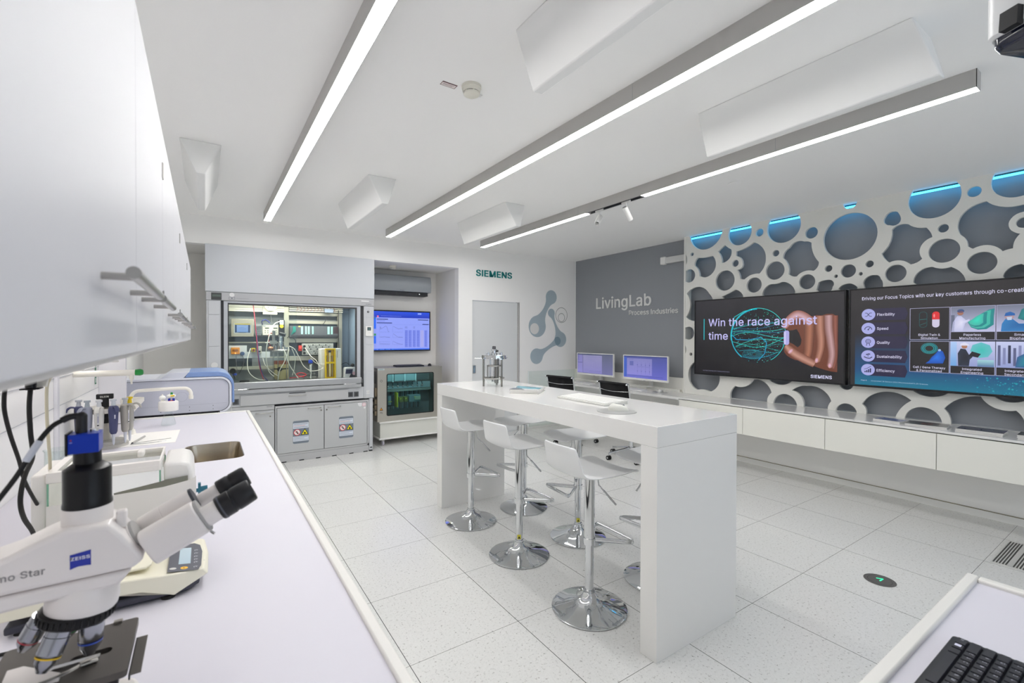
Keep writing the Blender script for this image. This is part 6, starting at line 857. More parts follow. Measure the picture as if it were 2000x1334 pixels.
rows = [[.028, .022, .022, .13, .022, .022, .022, .022], [.045]+[.0188]*10+[.05], [.036]+[.0188]*11+[.036], [.03]+[.0188]*12+[.02], [.0188]*13+[.04], [.0188]*15, [.0188]*15]
ltr = ['', 'ZXCVBNM,.-', 'ASDFGHJKLOA', 'QWERTYUIOPU+', '1234567890B', '', '']
y = 0.009
for r, row in enumerate(rows):
    x = 0.010; dep = 0.0185
    for i, wk in enumerate(row):
        k.ringed([[M @ Vector(q) for q in ((x+.0008, y+.0008, .013), (x+wk-.0008, y+.0008, .013), (x+wk-.0008, y+dep-.0008, .013), (x+.0008, y+dep-.0008, .013))], [M @ Vector(q) for q in ((x+.0022, y+.002, .0198), (x+wk-.0022, y+.002, .0198), (x+wk-.0022, y+dep-.003, .0198), (x+.0022, y+dep-.003, .0198))]], KK)
        ch_ = ltr[r][i-1:i] if i > 0 else ''
        if ch_.strip(): lg.text(ch_, x+0.005, y+0.008, 0.0055, '#b9b9c6')
        x += wk
    y += dep+0.0005
lg.text('Ctrl', 0.014, 0.016, 0.0045, '#b9b9c6'); lg.rect(0.043, 0.013, 0.052, 0.022, '#d5d5ea')
k.build('keys', t); lg.build('key_lettering', t)

# ================================================================ fume hood
YH = 6.07
h = thing('fume_hood', 'tall grey laboratory fume hood with a wide glass sash, full of equipment', 'fume hood', (0.93, YH, 0))
b = MB(); b.box(0.005, 1.86, YH-0.035, YH-0.01, 2.005, 2.525, HOODP); b.build('head_panel', h, 0.004)
b = MB(); b.box(0.02, 1.85, YH-0.01, 6.85, 1.93, 2.52, HOODG); b.build('head_box', h)
b = MB(); b.box(0.012, 1.857, YH-0.03, YH+0.05, 1.908, 2.003, mat('hood_beam', '#b0b1b4', 0.4)); bm_ = b.build('header_beam', h, 0.006)
p = Paint((0, YH-0.03, 0), *BY, PRINT, 0.0006); p.rect(0.061, 1.913, 0.158, 1.991, '#3b3d3d'); p.up(); p.rect(0.07, 1.948, 0.15, 1.972, '#54625a'); p.disc(0.257, 1.975, 0.024, '#dcdcdc', n=24)
p.frame(0.226, 1.921, 0.285, 1.951, 0.004, '#80828a'); p.rect(0.25, 1.93, 0.262, 1.942, '#6a6c74'); p.rect(0.30, 1.934, 0.42, 1.939, '#9d9ea2'); p.rect(1.69, 1.966, 1.79, 1.978, '#e4e4e4'); p.text('WALDNER', 1.745, 1.926, 0.012, '#4a4a4e', 0.075, 0.01); p.build('header_print', bm_)
# columns
def column(x0, x1, zb, segs, name='side_column'):
    b = MB(); b.box(x0, x1, YH-0.02, YH+0.10, zb, 1.908, HOODG); b.box(x0+0.003, x1-0.003, YH+0.10, 6.85, zb, 1.93, HOODG); o = b.build(name, h, 0.003)
    b = MB(); zs = [1.904]+segs+[zb+0.004]
    for a, c in zip(zs, zs[1:]): b.box(x0+0.02, x1-0.012, YH-0.026, YH-0.02, c+0.002, a-0.002, mat('column_cover', '#c6c8cc', 0.4))
    b.build('cover_plate', o, 0.0015); return o
cl = column(0.016, 0.150, 0.70, [1.749, 1.397, 1.10])
b = MB(); b.cyl((0.088, YH-0.027, 1.188), (0.088, YH-0.032, 1.188), 0.033, 0.03, mat('socket_white', '#dcdcdc', 0.4), 28); b.cyl((0.088, YH-0.027, 1.115), (0.088, YH-0.031, 1.115), 0.033, 0.033, BLACK, 28); b.cyl((0.088, YH-0.031, 1.108), (0.088, YH-0.033, 1.108), 0.018, 0.018, PLAST, 20); b.build('round_sockets', cl)
cr = column(1.727, 1.857, 0.702, [1.76, 1.402, 1.054])
b = MB(); b.rbox(1.743, 1.832, YH-0.044, YH-0.026, 1.515, 1.645, 0.006, WHITE_M, 'y'); o = b.build('control_panel', cr, 0.002); p = Paint((0, YH-0.0445, 0), *BY, PRINT, 0.0006); p.rect(1.764, 1.59, 1.812, 1.632, '#3f5559'); p.up(); p.rect(1.775, 1.60, 1.80, 1.62, '#5d787a'); p.disc(1.788, 1.56, 0.003, '#a0a0a0', n=8); p.build('control_display', o)
b = MB(); b.cyl((1.780, YH-0.026, 1.834), (1.780, YH-0.036, 1.834), 0.014, 0.013, mat('dark_key', '#4a4c50', 0.4), 20); b.cyl((1.78, YH-0.036, 1.834), (1.78, YH-0.038, 1.834), 0.007, 0.007, PLAST, 16); b.build('round_key', cr)
p = Paint((0, YH-0.0262, 0), *BY, PRINT, 0.0006); p.rect(1.757, 0.758, 1.80, 0.803, '#dcdcdc'); p.rect(1.76, 0.722, 1.80, 0.74, '#c9c9cb'); p.up(); p.ring(1.772, 0.78, 0.012, 0.002, '#9a9a9e', 16); p.rect(1.788, 0.765, 1.796, 0.797, '#c3c3c6'); p.disc(1.808, 0.722, 0.004, '#333', n=8) if False else None
for k in range(3): p.rect(1.757+0.016*k, 1.865, 1.765+0.016*k, 1.871, '#9a9a9e')
p.build('column_label', cr)
b = MB(); b.box(0.150, 0.178, YH+0.01, YH+0.03, 0.86, 1.908, HOODD); b.box(1.684, 1.727, YH+0.01, YH+0.03, 0.86, 1.908, HOODD); b.build('sash_guide', h)
# sash
b = MB(); b.plate([(0.178, 0.93), (1.684, 0.93), (1.684, 1.905), (0.178, 1.905)], [[(0.216, 0.975), (1.640, 0.975), (1.640, 1.885), (0.216, 1.885)]], 'xz', YH-0.012, YH+0.02, mat('sash_frame', '#b9bcc1', 0.35, 0.2)); sash = b.build('sash_frame', h, 0.002)
b = MB(); b.plate([(0.214, 0.972), (1.642, 0.972), (1.642, 1.888), (0.214, 1.888)], [[(0.226, 0.984), (1.620, 0.984), (1.620, 1.868), (0.226, 1.868)]], 'xz', YH-0.008, YH+0.012, HOODD); b.build('sash_seal', sash)
b = MB(); b.box(0.222, 1.625, YH+0.0, YH+0.005, 0.98, 1.87, SASHG); b.build('sash_pane', sash)
b = MB(); b.box(0.223, 0.93, YH+0.014, YH+0.018, 0.98, 1.87, SASHG); b.build('sliding_pane', sash)
b = MB(); b.box(0.232, 1.690, YH-0.055, YH-0.014, 0.905, 0.985, mat('sash_rail', '#aeb0b3', 0.3, 0.5)); rail = b.build('sash_rail', sash, 0.012, seg=3)
for x0, x1, z in ((0.247, 0.412, 0.915), (1.454, 1.62, 0.913)):
    b = MB(); b.tube([(x0, YH-0.055, z), (x0+0.004, YH-0.085, z-0.004), (x0+0.02, YH-0.09, z-0.006), (x1-0.02, YH-0.09, z-0.006), (x1-0.004, YH-0.085, z-0.004), (x1, YH-0.055, z)], 0.0055, CHROME, 10, sub=3); b.build('bow_handle', rail)
b = MB(); b.box(0.20, 1.690, YH-0.045, YH+0.0, 0.853, 0.900, mat('sill_grey', '#b3b5b8', 0.35, 0.3)); b.build('sill', h, 0.008)
b = MB(); b.box(0.15, 1.727, YH-0.01, 6.80, 0.705, 0.855, HOODG); b.box(0.15, 1.727, YH+0.0, 6.80, 0.905, 0.955, mat('hood_worktop', '#5d5e60', 0.35)); b.box(0.15, 1.727, 6.78, 6.80, 0.955, 1.93, mat('hood_back_lining', '#8b9093', 0.45)); b.build('work_surface', h)
b = MB(); b.box(1.712, 1.7265, 6.12, 6.78, 0.956, 1.925, mat('side_lining_blue_grey', '#8396aa', 0.25)); b.box(1.606, 1.71, 6.765, 6.779, 0.956, 1.92, mat('side_lining_blue_grey', '#8396aa')); b.build('side_lining', h)
b = MB(); b.box(0.334, 1.524, YH-0.026, YH-0.010, 0.714, 0.832, CABG); dr = b.build('fascia_drawer', h, 0.0015)
b = MB(); b.tube([(0.843, YH-0.026, 0.800), (0.845, YH-0.05, 0.800), (1.010, YH-0.05, 0.800), (1.012, YH-0.026, 0.800)], 0.005, SATIN, 10, sub=3); b.build('bow_handle', dr)
b = MB(); b.box(0.84, 1.02, YH-0.0275, YH-0.026, 0.824, 0.833, HOODD); b.build('label_slot', dr)
for x in (0.261, 1.529, 1.600): b = MB(); b.box(x, x+0.06, YH-0.018, YH-0.010, 0.732, 0.797, mat('socket_dark', '#5c5f63', 0.4)); b.box(x+0.012, x+0.048, YH-0.0195, YH-0.018, 0.742, 0.787, HOODD); b.build('socket', h, 0.001)
# louvred cream panels, rails and posts of the inner rack
CREAM = mat('cream_louver', '#efeadb', 0.5)
b = MB()
for z0, z1 in ((1.822, 1.842), (1.846, 1.868), (1.872, 1.90)): b.box(0.21, 0.862, 6.62, 6.66, z0, z1, CREAM); b.box(0.925, 1.60, 6.62, 6.66, z0+0.02, z1+0.012, CREAM)
b.build('louver', h)
hl = bpy.data.lights.new('hood_lamp', 'AREA'); hl.shape = 'RECTANGLE'; hl.size = 1.2; hl.size_y = 0.08; hl.energy = 12; hl.color = (1, 0.96, 0.86)
ho = bpy.data.objects.new('hood_lamp', hl); COL.objects.link(ho); ho.location = (0.93, 6.35, 1.925)
b = MB(); b.box(0.25, 1.62, 6.31, 6.39, 1.926, 1.93, mat('hood_tube_lamp', '#ffffff', 0.5, emit='#fff6e0', es=3.0)); b.build('lamp_cover', h)
RK = mat('rack_steel', '#b9b5a6', 0.35, 0.5)
r = thing('equipment_rack', 'grey metal rack of posts and rails inside the fume hood', 'rack', (0.9, 6.68, 0.955))
for x0, x1 in ((0.864, 0.923), (1.541, 1.60)): b = MB(); b.box(x0, x1, 6.66, 6.70, 0.956, 1.90, RK); b.build('post', r, 0.002)
for x0, x1, z0, z1 in ((0.923, 1.541, 1.790, 1.834), (0.923, 1.541, 1.428, 1.486), (0.923, 1.541, 1.188, 1.248), (0.20, 0.864, 1.425, 1.440), (0.20, 0.864, 1.232, 1.244), (0.20, 0.864, 1.09, 1.13), (0.923, 1.541, 1.68, 1.72)):
    b = MB(); b.box(x0, x1, 6.665, 6.695, z0, z1, RK); b.build('rail', r, 0.001)
b = MB(); b.box(0.20, 0.862, 6.69, 6.70, 1.44, 1.50, mat('dark_backing', '#35404a', 0.5)); b.box(0.925, 1.54, 6.697, 6.70, 1.25, 1.43, mat('dark_backing', '#35404a')); b.box(0.20, 0.50, 6.69, 6.70, 1.13, 1.235, mat('dark_backing', '#35404a')); b.box(0.925, 1.54, 6.71, 6.72, 1.49, 1.68, mat('blue_grey_back', '#6f7f8c', 0.4)); b.build('backing', r)
# rack devices
t = thing('touch_panel', 'stainless touch panel with a yellow topped blue screen inside the fume hood', 'control panel', (0.39, 6.6, 1.505))
b = MB(); b.box(0.271, 0.515, 6.60, 6.66, 1.505, 1.725, mat('panel_steel', '#b4ac9c', 0.35, 0.5)); b.build('housing', t, 0.004)
b = MB(); b.box(0.262, 0.525, 6.64, 6.655, 1.722, 1.74, SATIN); b.build('bracket', t)
p = Paint((0, 6.5995, 0), *BY, SCREEN, 0.0006); p.rect(0.299, 1.548, 0.485, 1.671, '#d6d8d2'); p.up(); p.rect(0.306, 1.655, 0.478, 1.668, '#d9c020'); p.rect(0.309, 1.555, 0.475, 1.652, '#1f3f6c'); p.up(); p.rect(0.330, 1.562, 0.452, 1.648, '#7fa2dc', '#9fb8ea'); p.up(); p.rect(0.345, 1.60, 0.43, 1.603, '#5a78b8'); p.rect(0.345, 1.62, 0.41, 1.623, '#5a78b8'); p.rect(0.35, 1.553, 0.43, 1.560, '#22304c'); p.build('screen', t)
t = thing('controller_box', 'cream twin controller with small green displays on the hood rail', 'controller', (0.70, 6.6, 1.525))
b = MB(); b.box(0.612, 0.794, 6.61, 6.66, 1.525, 1.655, mat('controller_cream', '#d5d2c4', 0.5)); b.box(0.53, 0.60, 6.62, 6.66, 1.52, 1.66, mat('controller_grey', '#8f9496', 0.5)); b.build('housing', t, 0.003)
p = Paint((0, 6.6095, 0), *BY, PRINT, 0.0006)
for x in (0.64, 0.735): p.rect(x, 1.608, x+0.045, 1.622, '#3f4a3e')
for x in (0.635, 0.665, 0.73, 0.76): p.rect(x, 1.575, x+0.014, 1.59, '#8c8c88'); p.rect(x, 1.55, x+0.014, 1.565, '#8c8c88')
p.rect(0.62, 1.64, 0.65, 1.646, '#4a6ab0'); p.rect(0.72, 1.64, 0.75, 1.646, '#4a6ab0')
for k in range(5): p.rect(0.535, 1.54+0.022*k, 0.595, 1.552+0.022*k, '#5c6266')
p.build('front_print', t)
t = thing('drive_controller', 'tall black controller with a white label and a yellow disc', 'controller', (0.828, 6.58, 1.555))
b = MB(); b.box(0.794, 0.862, 6.58, 6.65, 1.545, 1.722, BLACK); b.build('housing', t, 0.003); p = Paint((0, 6.5795, 0), *BY, PRINT, 0.0006); p.rect(0.806, 1.662, 0.850, 1.718, '#d5d8de'); p.disc(0.827, 1.64, 0.022, '#e6c81c', n=24); p.up(); p.rect(0.812, 1.68, 0.84, 1.70, '#8c9ab4'); p.build('front_print', t)
t = thing('pulley_bracket', 'cream bracket plate with two round fittings at the top of the hood', 'bracket', (0.70, 6.6, 1.79))
b = MB(); b.box(0.616, 0.779, 6.602, 6.615, 1.79, 1.90, mat('bracket_cream', '#e6e1d0', 0.5)); b.prism([(0.63, 1.90), (0.63, 1.875), (0.67, 1.835), (0.73, 1.835), (0.77, 1.875), (0.77, 1.90)], 'xz', 6.56, 6.60, mat('bracket_cream', '#e6e1d0'))
for x in (0.672, 0.732): b.cyl((x, 6.56, 1.878), (x, 6.555, 1.878), 0.011, 0.011, SATIN, 18); b.cyl((x, 6.555, 1.878), (x, 6.552, 1.878), 0.004, 0.004, BLACK, 10)
b.build('plate', t, 0.002); b = MB(); b.cyl((0.70, 6.58, 1.80), (0.705, 6.5, 1.69), 0.0025, 0.0025, SATIN, 8); b.build('wire', t)
t = thing('programmable_controller', 'dark modular controller row with pale turquoise strips on the hood rack', 'controller', (1.23, 6.6, 1.49))
b = MB(); b.box(0.928, 1.535, 6.60, 6.66, 1.495, 1.650, mat('module_grey', '#54585e', 0.5)); b.build('housing', t, 0.002)
p = Paint((0, 6.5995, 0), *BY, PRINT, 0.0008)
for k in range(13): p.rect(0.930+0.0465*k, 1.497, 0.932+0.0465*k, 1.648, '#303338')
for x0, x1 in ((1.060, 1.083), (1.111, 1.130), (1.145, 1.167), (1.196, 1.215), (1.392, 1.419), (1.437, 1.459)): p.rect(x0, 1.541, x1, 1.645, '#9fd6cc')
p.rect(1.029, 1.634, 1.055, 1.649, '#dfe06a'); p.rect(1.47, 1.55, 1.535, 1.64, '#3a2b31'); p.rect(0.94, 1.50, 1.53, 1.525, '#2c2f33'); p.build('module_fronts', t)
b = MB()
for k in range(7): b.tube([(0.94+0.005*k, 6.595, 1.53+0.004*k), (0.958+0.006*k, 6.585, 1.58), (0.965+0.004*k, 6.59, 1.64)], 0.0022, mat('teal_wire', '#1d8f82', 0.5), 6, sub=3)
b.build('teal_wires', t)
for k, x in enumerate((1.10, 1.135, 1.17, 1.33, 1.36, 1.41)): pass
t = thing('terminal_box', 'grey terminal box with rows of round connectors on the hood rack', 'terminal box', (1.27, 6.6, 1.258))
b = MB(); b.box(1.076, 1.471, 6.61, 6.66, 1.262, 1.416, mat('terminal_grey', '#a9ada8', 0.45)); b.build('housing', t, 0.002)
b = MB()
for r_ in range(5):
    for c_ in range(11): x, z = 1.155+0.027*c_+(0.013 if r_ % 2 else 0), 1.285+0.028*r_; b.cyl((x, 6.61, z), (x, 6.60, z), 0.008, 0.007, SATIN if (r_+c_) % 3 else BLACK, 10)
for c_ in range(3): b.cyl((1.10, 6.61, 1.29+0.045*c_), (1.10, 6.585, 1.29+0.045*c_), 0.015, 0.015, BLACK, 14)
b.build('connectors', t)
b = MB(); b.box(1.034, 1.071, 6.60, 6.66, 1.317, 1.389, mat('red_device', '#d8433a', 0.4)); b.cyl((1.052, 6.60, 1.35), (1.052, 6.585, 1.35), 0.014, 0.012, mat('red_device', '#d8433a'), 16); tag(b.build('red_switch', bevel=0.003), 'small red switch box between the hood post and the terminal box', 'switch')
t = thing('connection_plate', 'white plate carrying an orange module and a blue knob at the left of the hood', 'panel', (0.345, 6.65, 1.234))
b = MB(); b.box(0.246, 0.441, 6.65, 6.66, 1.234, 1.395, mat('white_plate', '#ccd0d4', 0.5)); b.box(0.40, 0.70, 6.655, 6.662, 1.236, 1.315, mat('white_plate', '#ccd0d4')); b.build('plate', t)
b = MB(); b.box(0.27, 0.362, 6.61, 6.65, 1.289, 1.371, mat('orange_module', '#d98a26', 0.4)); b.box(0.285, 0.345, 6.605, 6.61, 1.325, 1.350, mat('orange_dark', '#9c5c18', 0.4)); b.sphere((0.315, 6.606, 1.300), 0.006, mat('amber_lamp', '#ffb060', 0.4, emit='#ff9040', es=3.0), 10); b.build('orange_module', t, 0.002)
b = MB(); b.spin([(0, 0.026), (0.02, 0.026), (0.028, 0.02)], (0.391, 6.65, 1.293), (0.391, 6.6, 1.293), mat('blue_knob', '#2f466e', 0.4), 8); b.build('blue_knob', t)
t = thing('emergency_stop', 'yellow emergency stop button on the hood rack', 'button', (0.508, 6.62, 1.337))
b = MB(); b.box(0.488, 0.532, 6.61, 6.66, 1.312, 1.362, mat('stop_yellow', '#dcc822', 0.4)); b.cyl((0.51, 6.61, 1.337), (0.51, 6.59, 1.337), 0.014, 0.016, mat('dark_red', '#7c2a22', 0.4), 18); b.build('housing', t, 0.002)
b = MB(); b.box(0.549, 0.60, 6.60, 6.66, 1.294, 1.383, mat('clear_grey_box', '#b9b6aa', 0.4)); b.box(0.56, 0.59, 6.596, 6.60, 1.31, 1.33, BLACK); tag(b.build('relay_box', bevel=0.002), 'small pale relay box right of the yellow stop button', 'relay')
# bioreactor with its drive
t = thing('bioreactor', 'steel and glass stirred reactor with a motor head in the middle of the fume hood', 'laboratory vessel', (0.795, 6.38, 0.956)); cx, cy = 0.795, 6.38
b = MB(); b.lathe([(0.10, 1.317), (0.102, 1.320), (0.102, 1.340), (0.095, 1.346), (0.001, 1.346)], (cx, cy, 0), SATIN, 36)
for k in range(7): a = k*0.9; b.cyl((cx+0.07*cos(a), cy+0.07*sin(a), 1.345), (cx+0.07*cos(a), cy+0.07*sin(a), 1.375+0.02*(k % 3)), 0.009, 0.008, CHROME, 12)
b.build('lid', t)
b = MB(); b.lathe([(0.022, 1.345), (0.022, 1.40), (0.03, 1.402), (0.03, 1.44), (0.024, 1.445), (0.024, 1.50), (0.03, 1.505), (0.03, 1.535)], (cx-0.005, cy, 0), CHROME, 24); b.cyl((cx-0.02, cy-0.03, 1.545), (cx+0.045, cy-0.045, 1.525), 0.022, 0.022, BLACK, 18); b.build('stirrer_drive', t)
b = MB(); b.cyl((0.713, cy, 1.35), (0.713, cy, 1.42), 0.012, 0.012, SATIN); b.box(0.668, 0.745, cy-0.02, cy+0.02, 1.415, 1.458, mat('valve_grey', '#a9a9a6', 0.4)); b.cyl((0.713, cy, 1.458), (0.713, cy, 1.58), 0.019, 0.019, SATIN); b.cyl((0.668, cy, 1.435), (0.62, cy-0.01, 1.43), 0.006, 0.006, WHITE_M, 10); b.build('valve_block', t)
b = MB(); b.sphere((0.675, cy-0.03, 1.363), 0.028, mat('copper', '#c98c6c', 0.15, 1.0), 18, (1.2, 1, .9)); b.build('copper_cap', t)
b = MB(); b.lathe([(0.097, 0.96), (0.097, 1.317)], (cx, cy, 0), GLASS, 36, False); b.build('outer_glass', t)
b = MB(); b.lathe([(0.03, 0.965), (0.07, 0.975), (0.080, 1.0), (0.080, 1.165), (0.06, 1.18), (0.001, 1.182)], (cx, cy, 0), mat('amber_broth', '#cdb884', 0.35), 32); b.build('inner_vessel', t)
b = MB(); b.lathe([(0.082, 1.10), (0.082, 1.115)], (cx, cy, 0), BLACK, 32, False); b.lathe([(0.0815, 1.165), (0.0815, 1.205)], (cx, cy, 0), mat('rust_band', '#9c4a30', 0.4), 32, False); b.cyl((cx-0.03, cy-0.09, 1.106), (cx-0.03, cy-0.115, 1.106), 0.027, 0.027, BLACK, 20); b.build('clamp_ring', t)
for a in (0.6, 2.5, 4.2, 5.3): b = MB(); b.cyl((cx+0.093*cos(a), cy+0.093*sin(a), 0.956), (cx+0.093*cos(a), cy+0.093*sin(a), 1.32), 0.005, 0.005, SATIN, 10); b.build('support_rod', t)
# syringe pump
t = thing('syringe_pump', 'white and yellow upright dosing pump at the right of the fume hood', 'pump', (1.39, 6.38, 0.956))
b = MB(); b.prism([(1.255, 0.957), (1.522, 0.957), (1.512, 1.352), (1.43, 1.352), (1.30, 1.352), (1.258, 1.348)], 'xz', 6.36, 6.52, mat('pump_white', '#dedfdc', 0.4)); b.build('housing', t, 0.006)
YEL = thin_glass('yellow_window', '#ffd21c', 0.6); YS = mat('yellow_plastic', '#ecc814', 0.35)
b = MB(); b.box(1.31, 1.436, 6.352, 6.36, 0.968, 1.351, mat('dark_slot', '#c9a41c', 0.4)); b.build('slot', t)
b = MB(); b.plate([(1.305, 0.962), (1.440, 0.962), (1.436, 1.354), (1.306, 1.354)], [[(1.322, 0.975), (1.422, 0.975), (1.420, 1.155), (1.322, 1.155)], [(1.322, 1.178), (1.420, 1.178), (1.418, 1.335), (1.322, 1.335)]], 'xz', 6.325, 6.352, YS); b.build('front_cover', t, 0.002)
b = MB(); b.cyl((1.365, 6.338, 0.985), (1.365, 6.338, 1.30), 0.012, 0.012, mat('syringe_cream', '#e9dca8', 0.3)); b.cyl((1.365, 6.338, 1.30), (1.365, 6.338, 1.325), 0.016, 0.016, BLACK); b.cyl((1.395, 6.338, 0.985), (1.395, 6.338, 1.26), 0.006, 0.006, SATIN); b.cyl((1.338, 6.338, 0.985), (1.338, 6.338, 1.26), 0.005, 0.005, SATIN); b.build('syringe', t)
p = Paint((0, 6.3595, 0), *BY, PRINT, 0.0006); p.rect(1.462, 1.23, 1.468, 1.32, '#8a8a8a'); p.build('side_print', t)
# small balance, bottles
t = thing('small_balance', 'small white and blue instrument beside the yellow pump', 'instrument', (1.60, 6.3, 0.956))
b = MB(); b.prism([(1.54, 0.957), (1.70, 0.957), (1.70, 1.07), (1.685, 1.098), (1.555, 1.098), (1.545, 1.08)], 'xz', 6.29, 6.40, mat('instrument_pale', '#dfe0e2', 0.4)); b.build('housing', t, 0.006)
p = Paint((0, 6.2895, 0), *BY, PRINT, 0.0006); p.poly([(1.552, 1.015), (1.64, 1.015), (1.65, 1.075), (1.56, 1.075)], '#3b3f5e'); p.poly([(1.60, 0.965), (1.69, 0.965), (1.69, 1.0), (1.66, 1.03), (1.62, 1.01)], '#3c3a48'); p.up(); p.disc(1.664, 1.018, 0.024, '#e3b9c4', n=20); p.build('front_print', t)
b = MB(); b.sphere((1.655, 6.33, 1.124), 0.027, BLACK, 16, (1, 1, .9)); b.tube([(1.63, 6.33, 1.11), (1.58, 6.34, 1.16), (1.54, 6.35, 1.15), (1.50, 6.40, 1.12)], 0.003, BLACK, 6, sub=4); tag(b.build('black_sensor'), 'black ball sensor with a thin cable on the small instrument', 'sensor')
def bottle(x, y, r, hgt, z0, label, group, fill=None):
    t = thing('media_bottle', label, 'bottle', (x, y, z0), group)
    b = MB(); b.lathe([(r*0.9, z0+0.001), (r, z0+0.006), (r, z0+hgt*0.55), (r*0.8, z0+hgt*0.7), (r*0.42, z0+hgt*0.8), (r*0.42, z0+hgt*0.86)], (x, y, 0), GLASS, 28); b.build('glass_body', t)
    b = MB(); b.lathe([(r*0.55, z0+hgt*0.84), (r*0.55, z0+hgt), (r*0.4, z0+hgt*1.01), (0.001, z0+hgt*1.01)], (x, y, 0), mat('blue_cap', '#2a50c8', 0.4), 24); b.build('cap', t); return t
bottle(0.290, 6.26, 0.040, 0.118, 0.956, 'wide bottle with a blue cap at the left of the fume hood', 'blue capped bottles in the hood')
t = bottle(1.135, 6.36, 0.048, 0.25, 0.956, 'tall blue capped bottle with a white insert left of the yellow pump', 'blue capped bottles in the hood')
b = MB(); b.cyl((1.135, 6.36, 1.05), (1.135, 6.36, 1.15), 0.010, 0.013, WHITE_M, 14); b.cyl((1.135, 6.36, 0.97), (1.14, 6.36, 1.05), 0.008, 0.004, WHITE_M, 12); b.build('dip_tube', t)
b = MB(); b.spin([(0, 0.03), (0.02, 0.032), (0.03, 0.02)], (0.266, 6.12, 1.111), (0.266, 6.16, 1.111), BLACK, 20); b.cyl((0.266, 6.15, 1.111), (0.30, 6.4, 1.0), 0.006, 0.006, BLACK, 10); tag(b.build('suction_foot'), 'black round rubber foot behind the sash at the left', 'fitting')
b = MB(); b.lathe([(0.055, 0.956), (0.055, 0.962), (0.05, 0.975), (0.001, 0.98)], (0.40, 6.42, 0), mat('dark_disc', '#2c2c30', 0.5), 32); tag(b.build('stirrer_plate'), 'flat dark round plate on the hood floor beside the reactor', 'plate')
# hoses
def hose(pts, r, m, label, group='loose hoses and cables in the fume hood'):
    b = MB(); b.tube(pts, r, m, 7, sub=6); tag(b.build('hose'), label, 'hose', group)
HW = mat('clear_hose', '#d9d6cc', 0.3); HR = mat('red_hose', '#a8283c', 0.4); HK = mat('dark_hose', '#2c2c30', 0.5); HV = mat('violet_cable', '#3c3a78', 0.4)
hose([(0.505, 6.55, 1.90), (0.52, 6.5, 1.70), (0.535, 6.5, 1.50), (0.55, 6.45, 1.25), (0.57, 6.42, 1.1), (0.60, 6.35, 0.97)], 0.005, HR, 'dark red hose running down from the hood ceiling')
hose([(0.525, 6.5, 1.65), (0.545, 6.5, 1.45), (0.56, 6.42, 1.2), (0.59, 6.38, 1.05), (0.64, 6.32, 0.965)], 0.005, HV, 'violet cable running beside the dark red hose')
hose([(0.80, 6.45, 1.70), (0.72, 6.4, 1.66), (0.65, 6.3, 1.50), (0.615, 6.25, 1.30), (0.64, 6.25, 1.10), (0.70, 6.24, 1.02)], 0.005, HW, 'clear hose arching left of the reactor from the black controller')
hose([(0.47, 6.5, 1.36), (0.43, 6.4, 1.22), (0.44, 6.3, 1.08), (0.52, 6.25, 1.0), (0.60, 6.22, 0.985)], 0.004, HW, 'clear hose looping over the hood floor at the left')
hose([(0.60, 6.45, 1.24), (0.62, 6.35, 1.15), (0.70, 6.3, 1.06), (0.74, 6.26, 1.03)], 0.004, HW, 'short clear hose left of the glass jacket')
hose([(0.80, 6.27, 1.38), (0.83, 6.22, 1.28), (0.86, 6.2, 1.17), (0.92, 6.2, 1.06), (0.965, 6.2, 0.985)], 0.005, HW, 'clear hose crossing in front of the reactor to the lower right')
hose([(0.865, 6.26, 1.38), (0.85, 6.22, 1.30), (0.80, 6.2, 1.18), (0.755, 6.18, 1.10), (0.735, 6.18, 0.985)], 0.005, HW, 'clear hose crossing in front of the reactor to the lower left')
hose([(0.87, 6.27, 1.39), (0.93, 6.25, 1.35), (0.98, 6.25, 1.25), (1.04, 6.25, 1.13), (1.12, 6.24, 1.075), (1.22, 6.26, 1.08), (1.28, 6.33, 1.10)], 0.005, HW, 'clear hose sagging from the reactor lid to the yellow pump')
hose([(0.90, 6.27, 1.36), (0.935, 6.25, 1.25), (0.925, 6.24, 1.12), (0.90, 6.22, 1.03)], 0.004, HW, 'clear hose hanging right of the reactor')
hose([(1.10, 6.55, 1.36), (1.14, 6.4, 1.26), (1.20, 6.35, 1.20), (1.23, 6.33, 1.13), (1.29, 6.33, 1.09)], 0.004, HW, 'clear hose from the terminal box to the yellow pump')
hose([(1.13, 6.34, 1.235), (1.19, 6.34, 1.17), (1.25, 6.34, 1.15), (1.30, 6.34, 1.145)], 0.004, HW, 'clear hose between the tall bottle and the yellow pump')
hose([(0.88, 6.3, 0.99), (0.98, 6.27, 1.0), (1.07, 6.3, 1.02), (1.02, 6.3, 1.05), (0.96, 6.33, 1.03), (1.05, 6.33, 0.99)], 0.006, mat('bright_red_hose', '#cc3340', 0.35), 'bright red hose coiled on the hood floor right of the reactor')
hose([(0.69, 6.42, 1.36), (0.66, 6.40, 1.45), (0.67, 6.42, 1.54), (0.715, 6.42, 1.545)], 0.006, HR, 'short dark red hose bent over the valve block')
hose([(0.61, 6.6, 1.66), (0.60, 6.55, 1.70), (0.64, 6.55, 1.72), (0.69, 6.55, 1.68)], 0.006, mat('navy_cable', '#2c3484', 0.4), 'navy cable arching over the cream controller')
hose([(0.32, 6.6, 1.289), (0.322, 6.5, 1.15), (0.33, 6.4, 1.07)], 0.003, HK, 'thin dark cable below the orange module')
hose([(0.391, 6.6, 1.27), (0.40, 6.5, 1.20), (0.37, 6.4, 1.12), (0.34, 6.4, 1.06)], 0.003, HK, 'thin dark cable below the blue knob')
hose([(1.38, 6.6, 1.77), (1.35, 6.58, 1.70), (1.31, 6.6, 1.655)], 0.004, HK, 'black cable running into the dark controller row')
hose([(1.535, 6.6, 1.87), (1.53, 6.58, 1.6), (1.54, 6.6, 1.3), (1.50, 6.58, 1.26)], 0.006, HK, 'thick black cable along the right rack post')
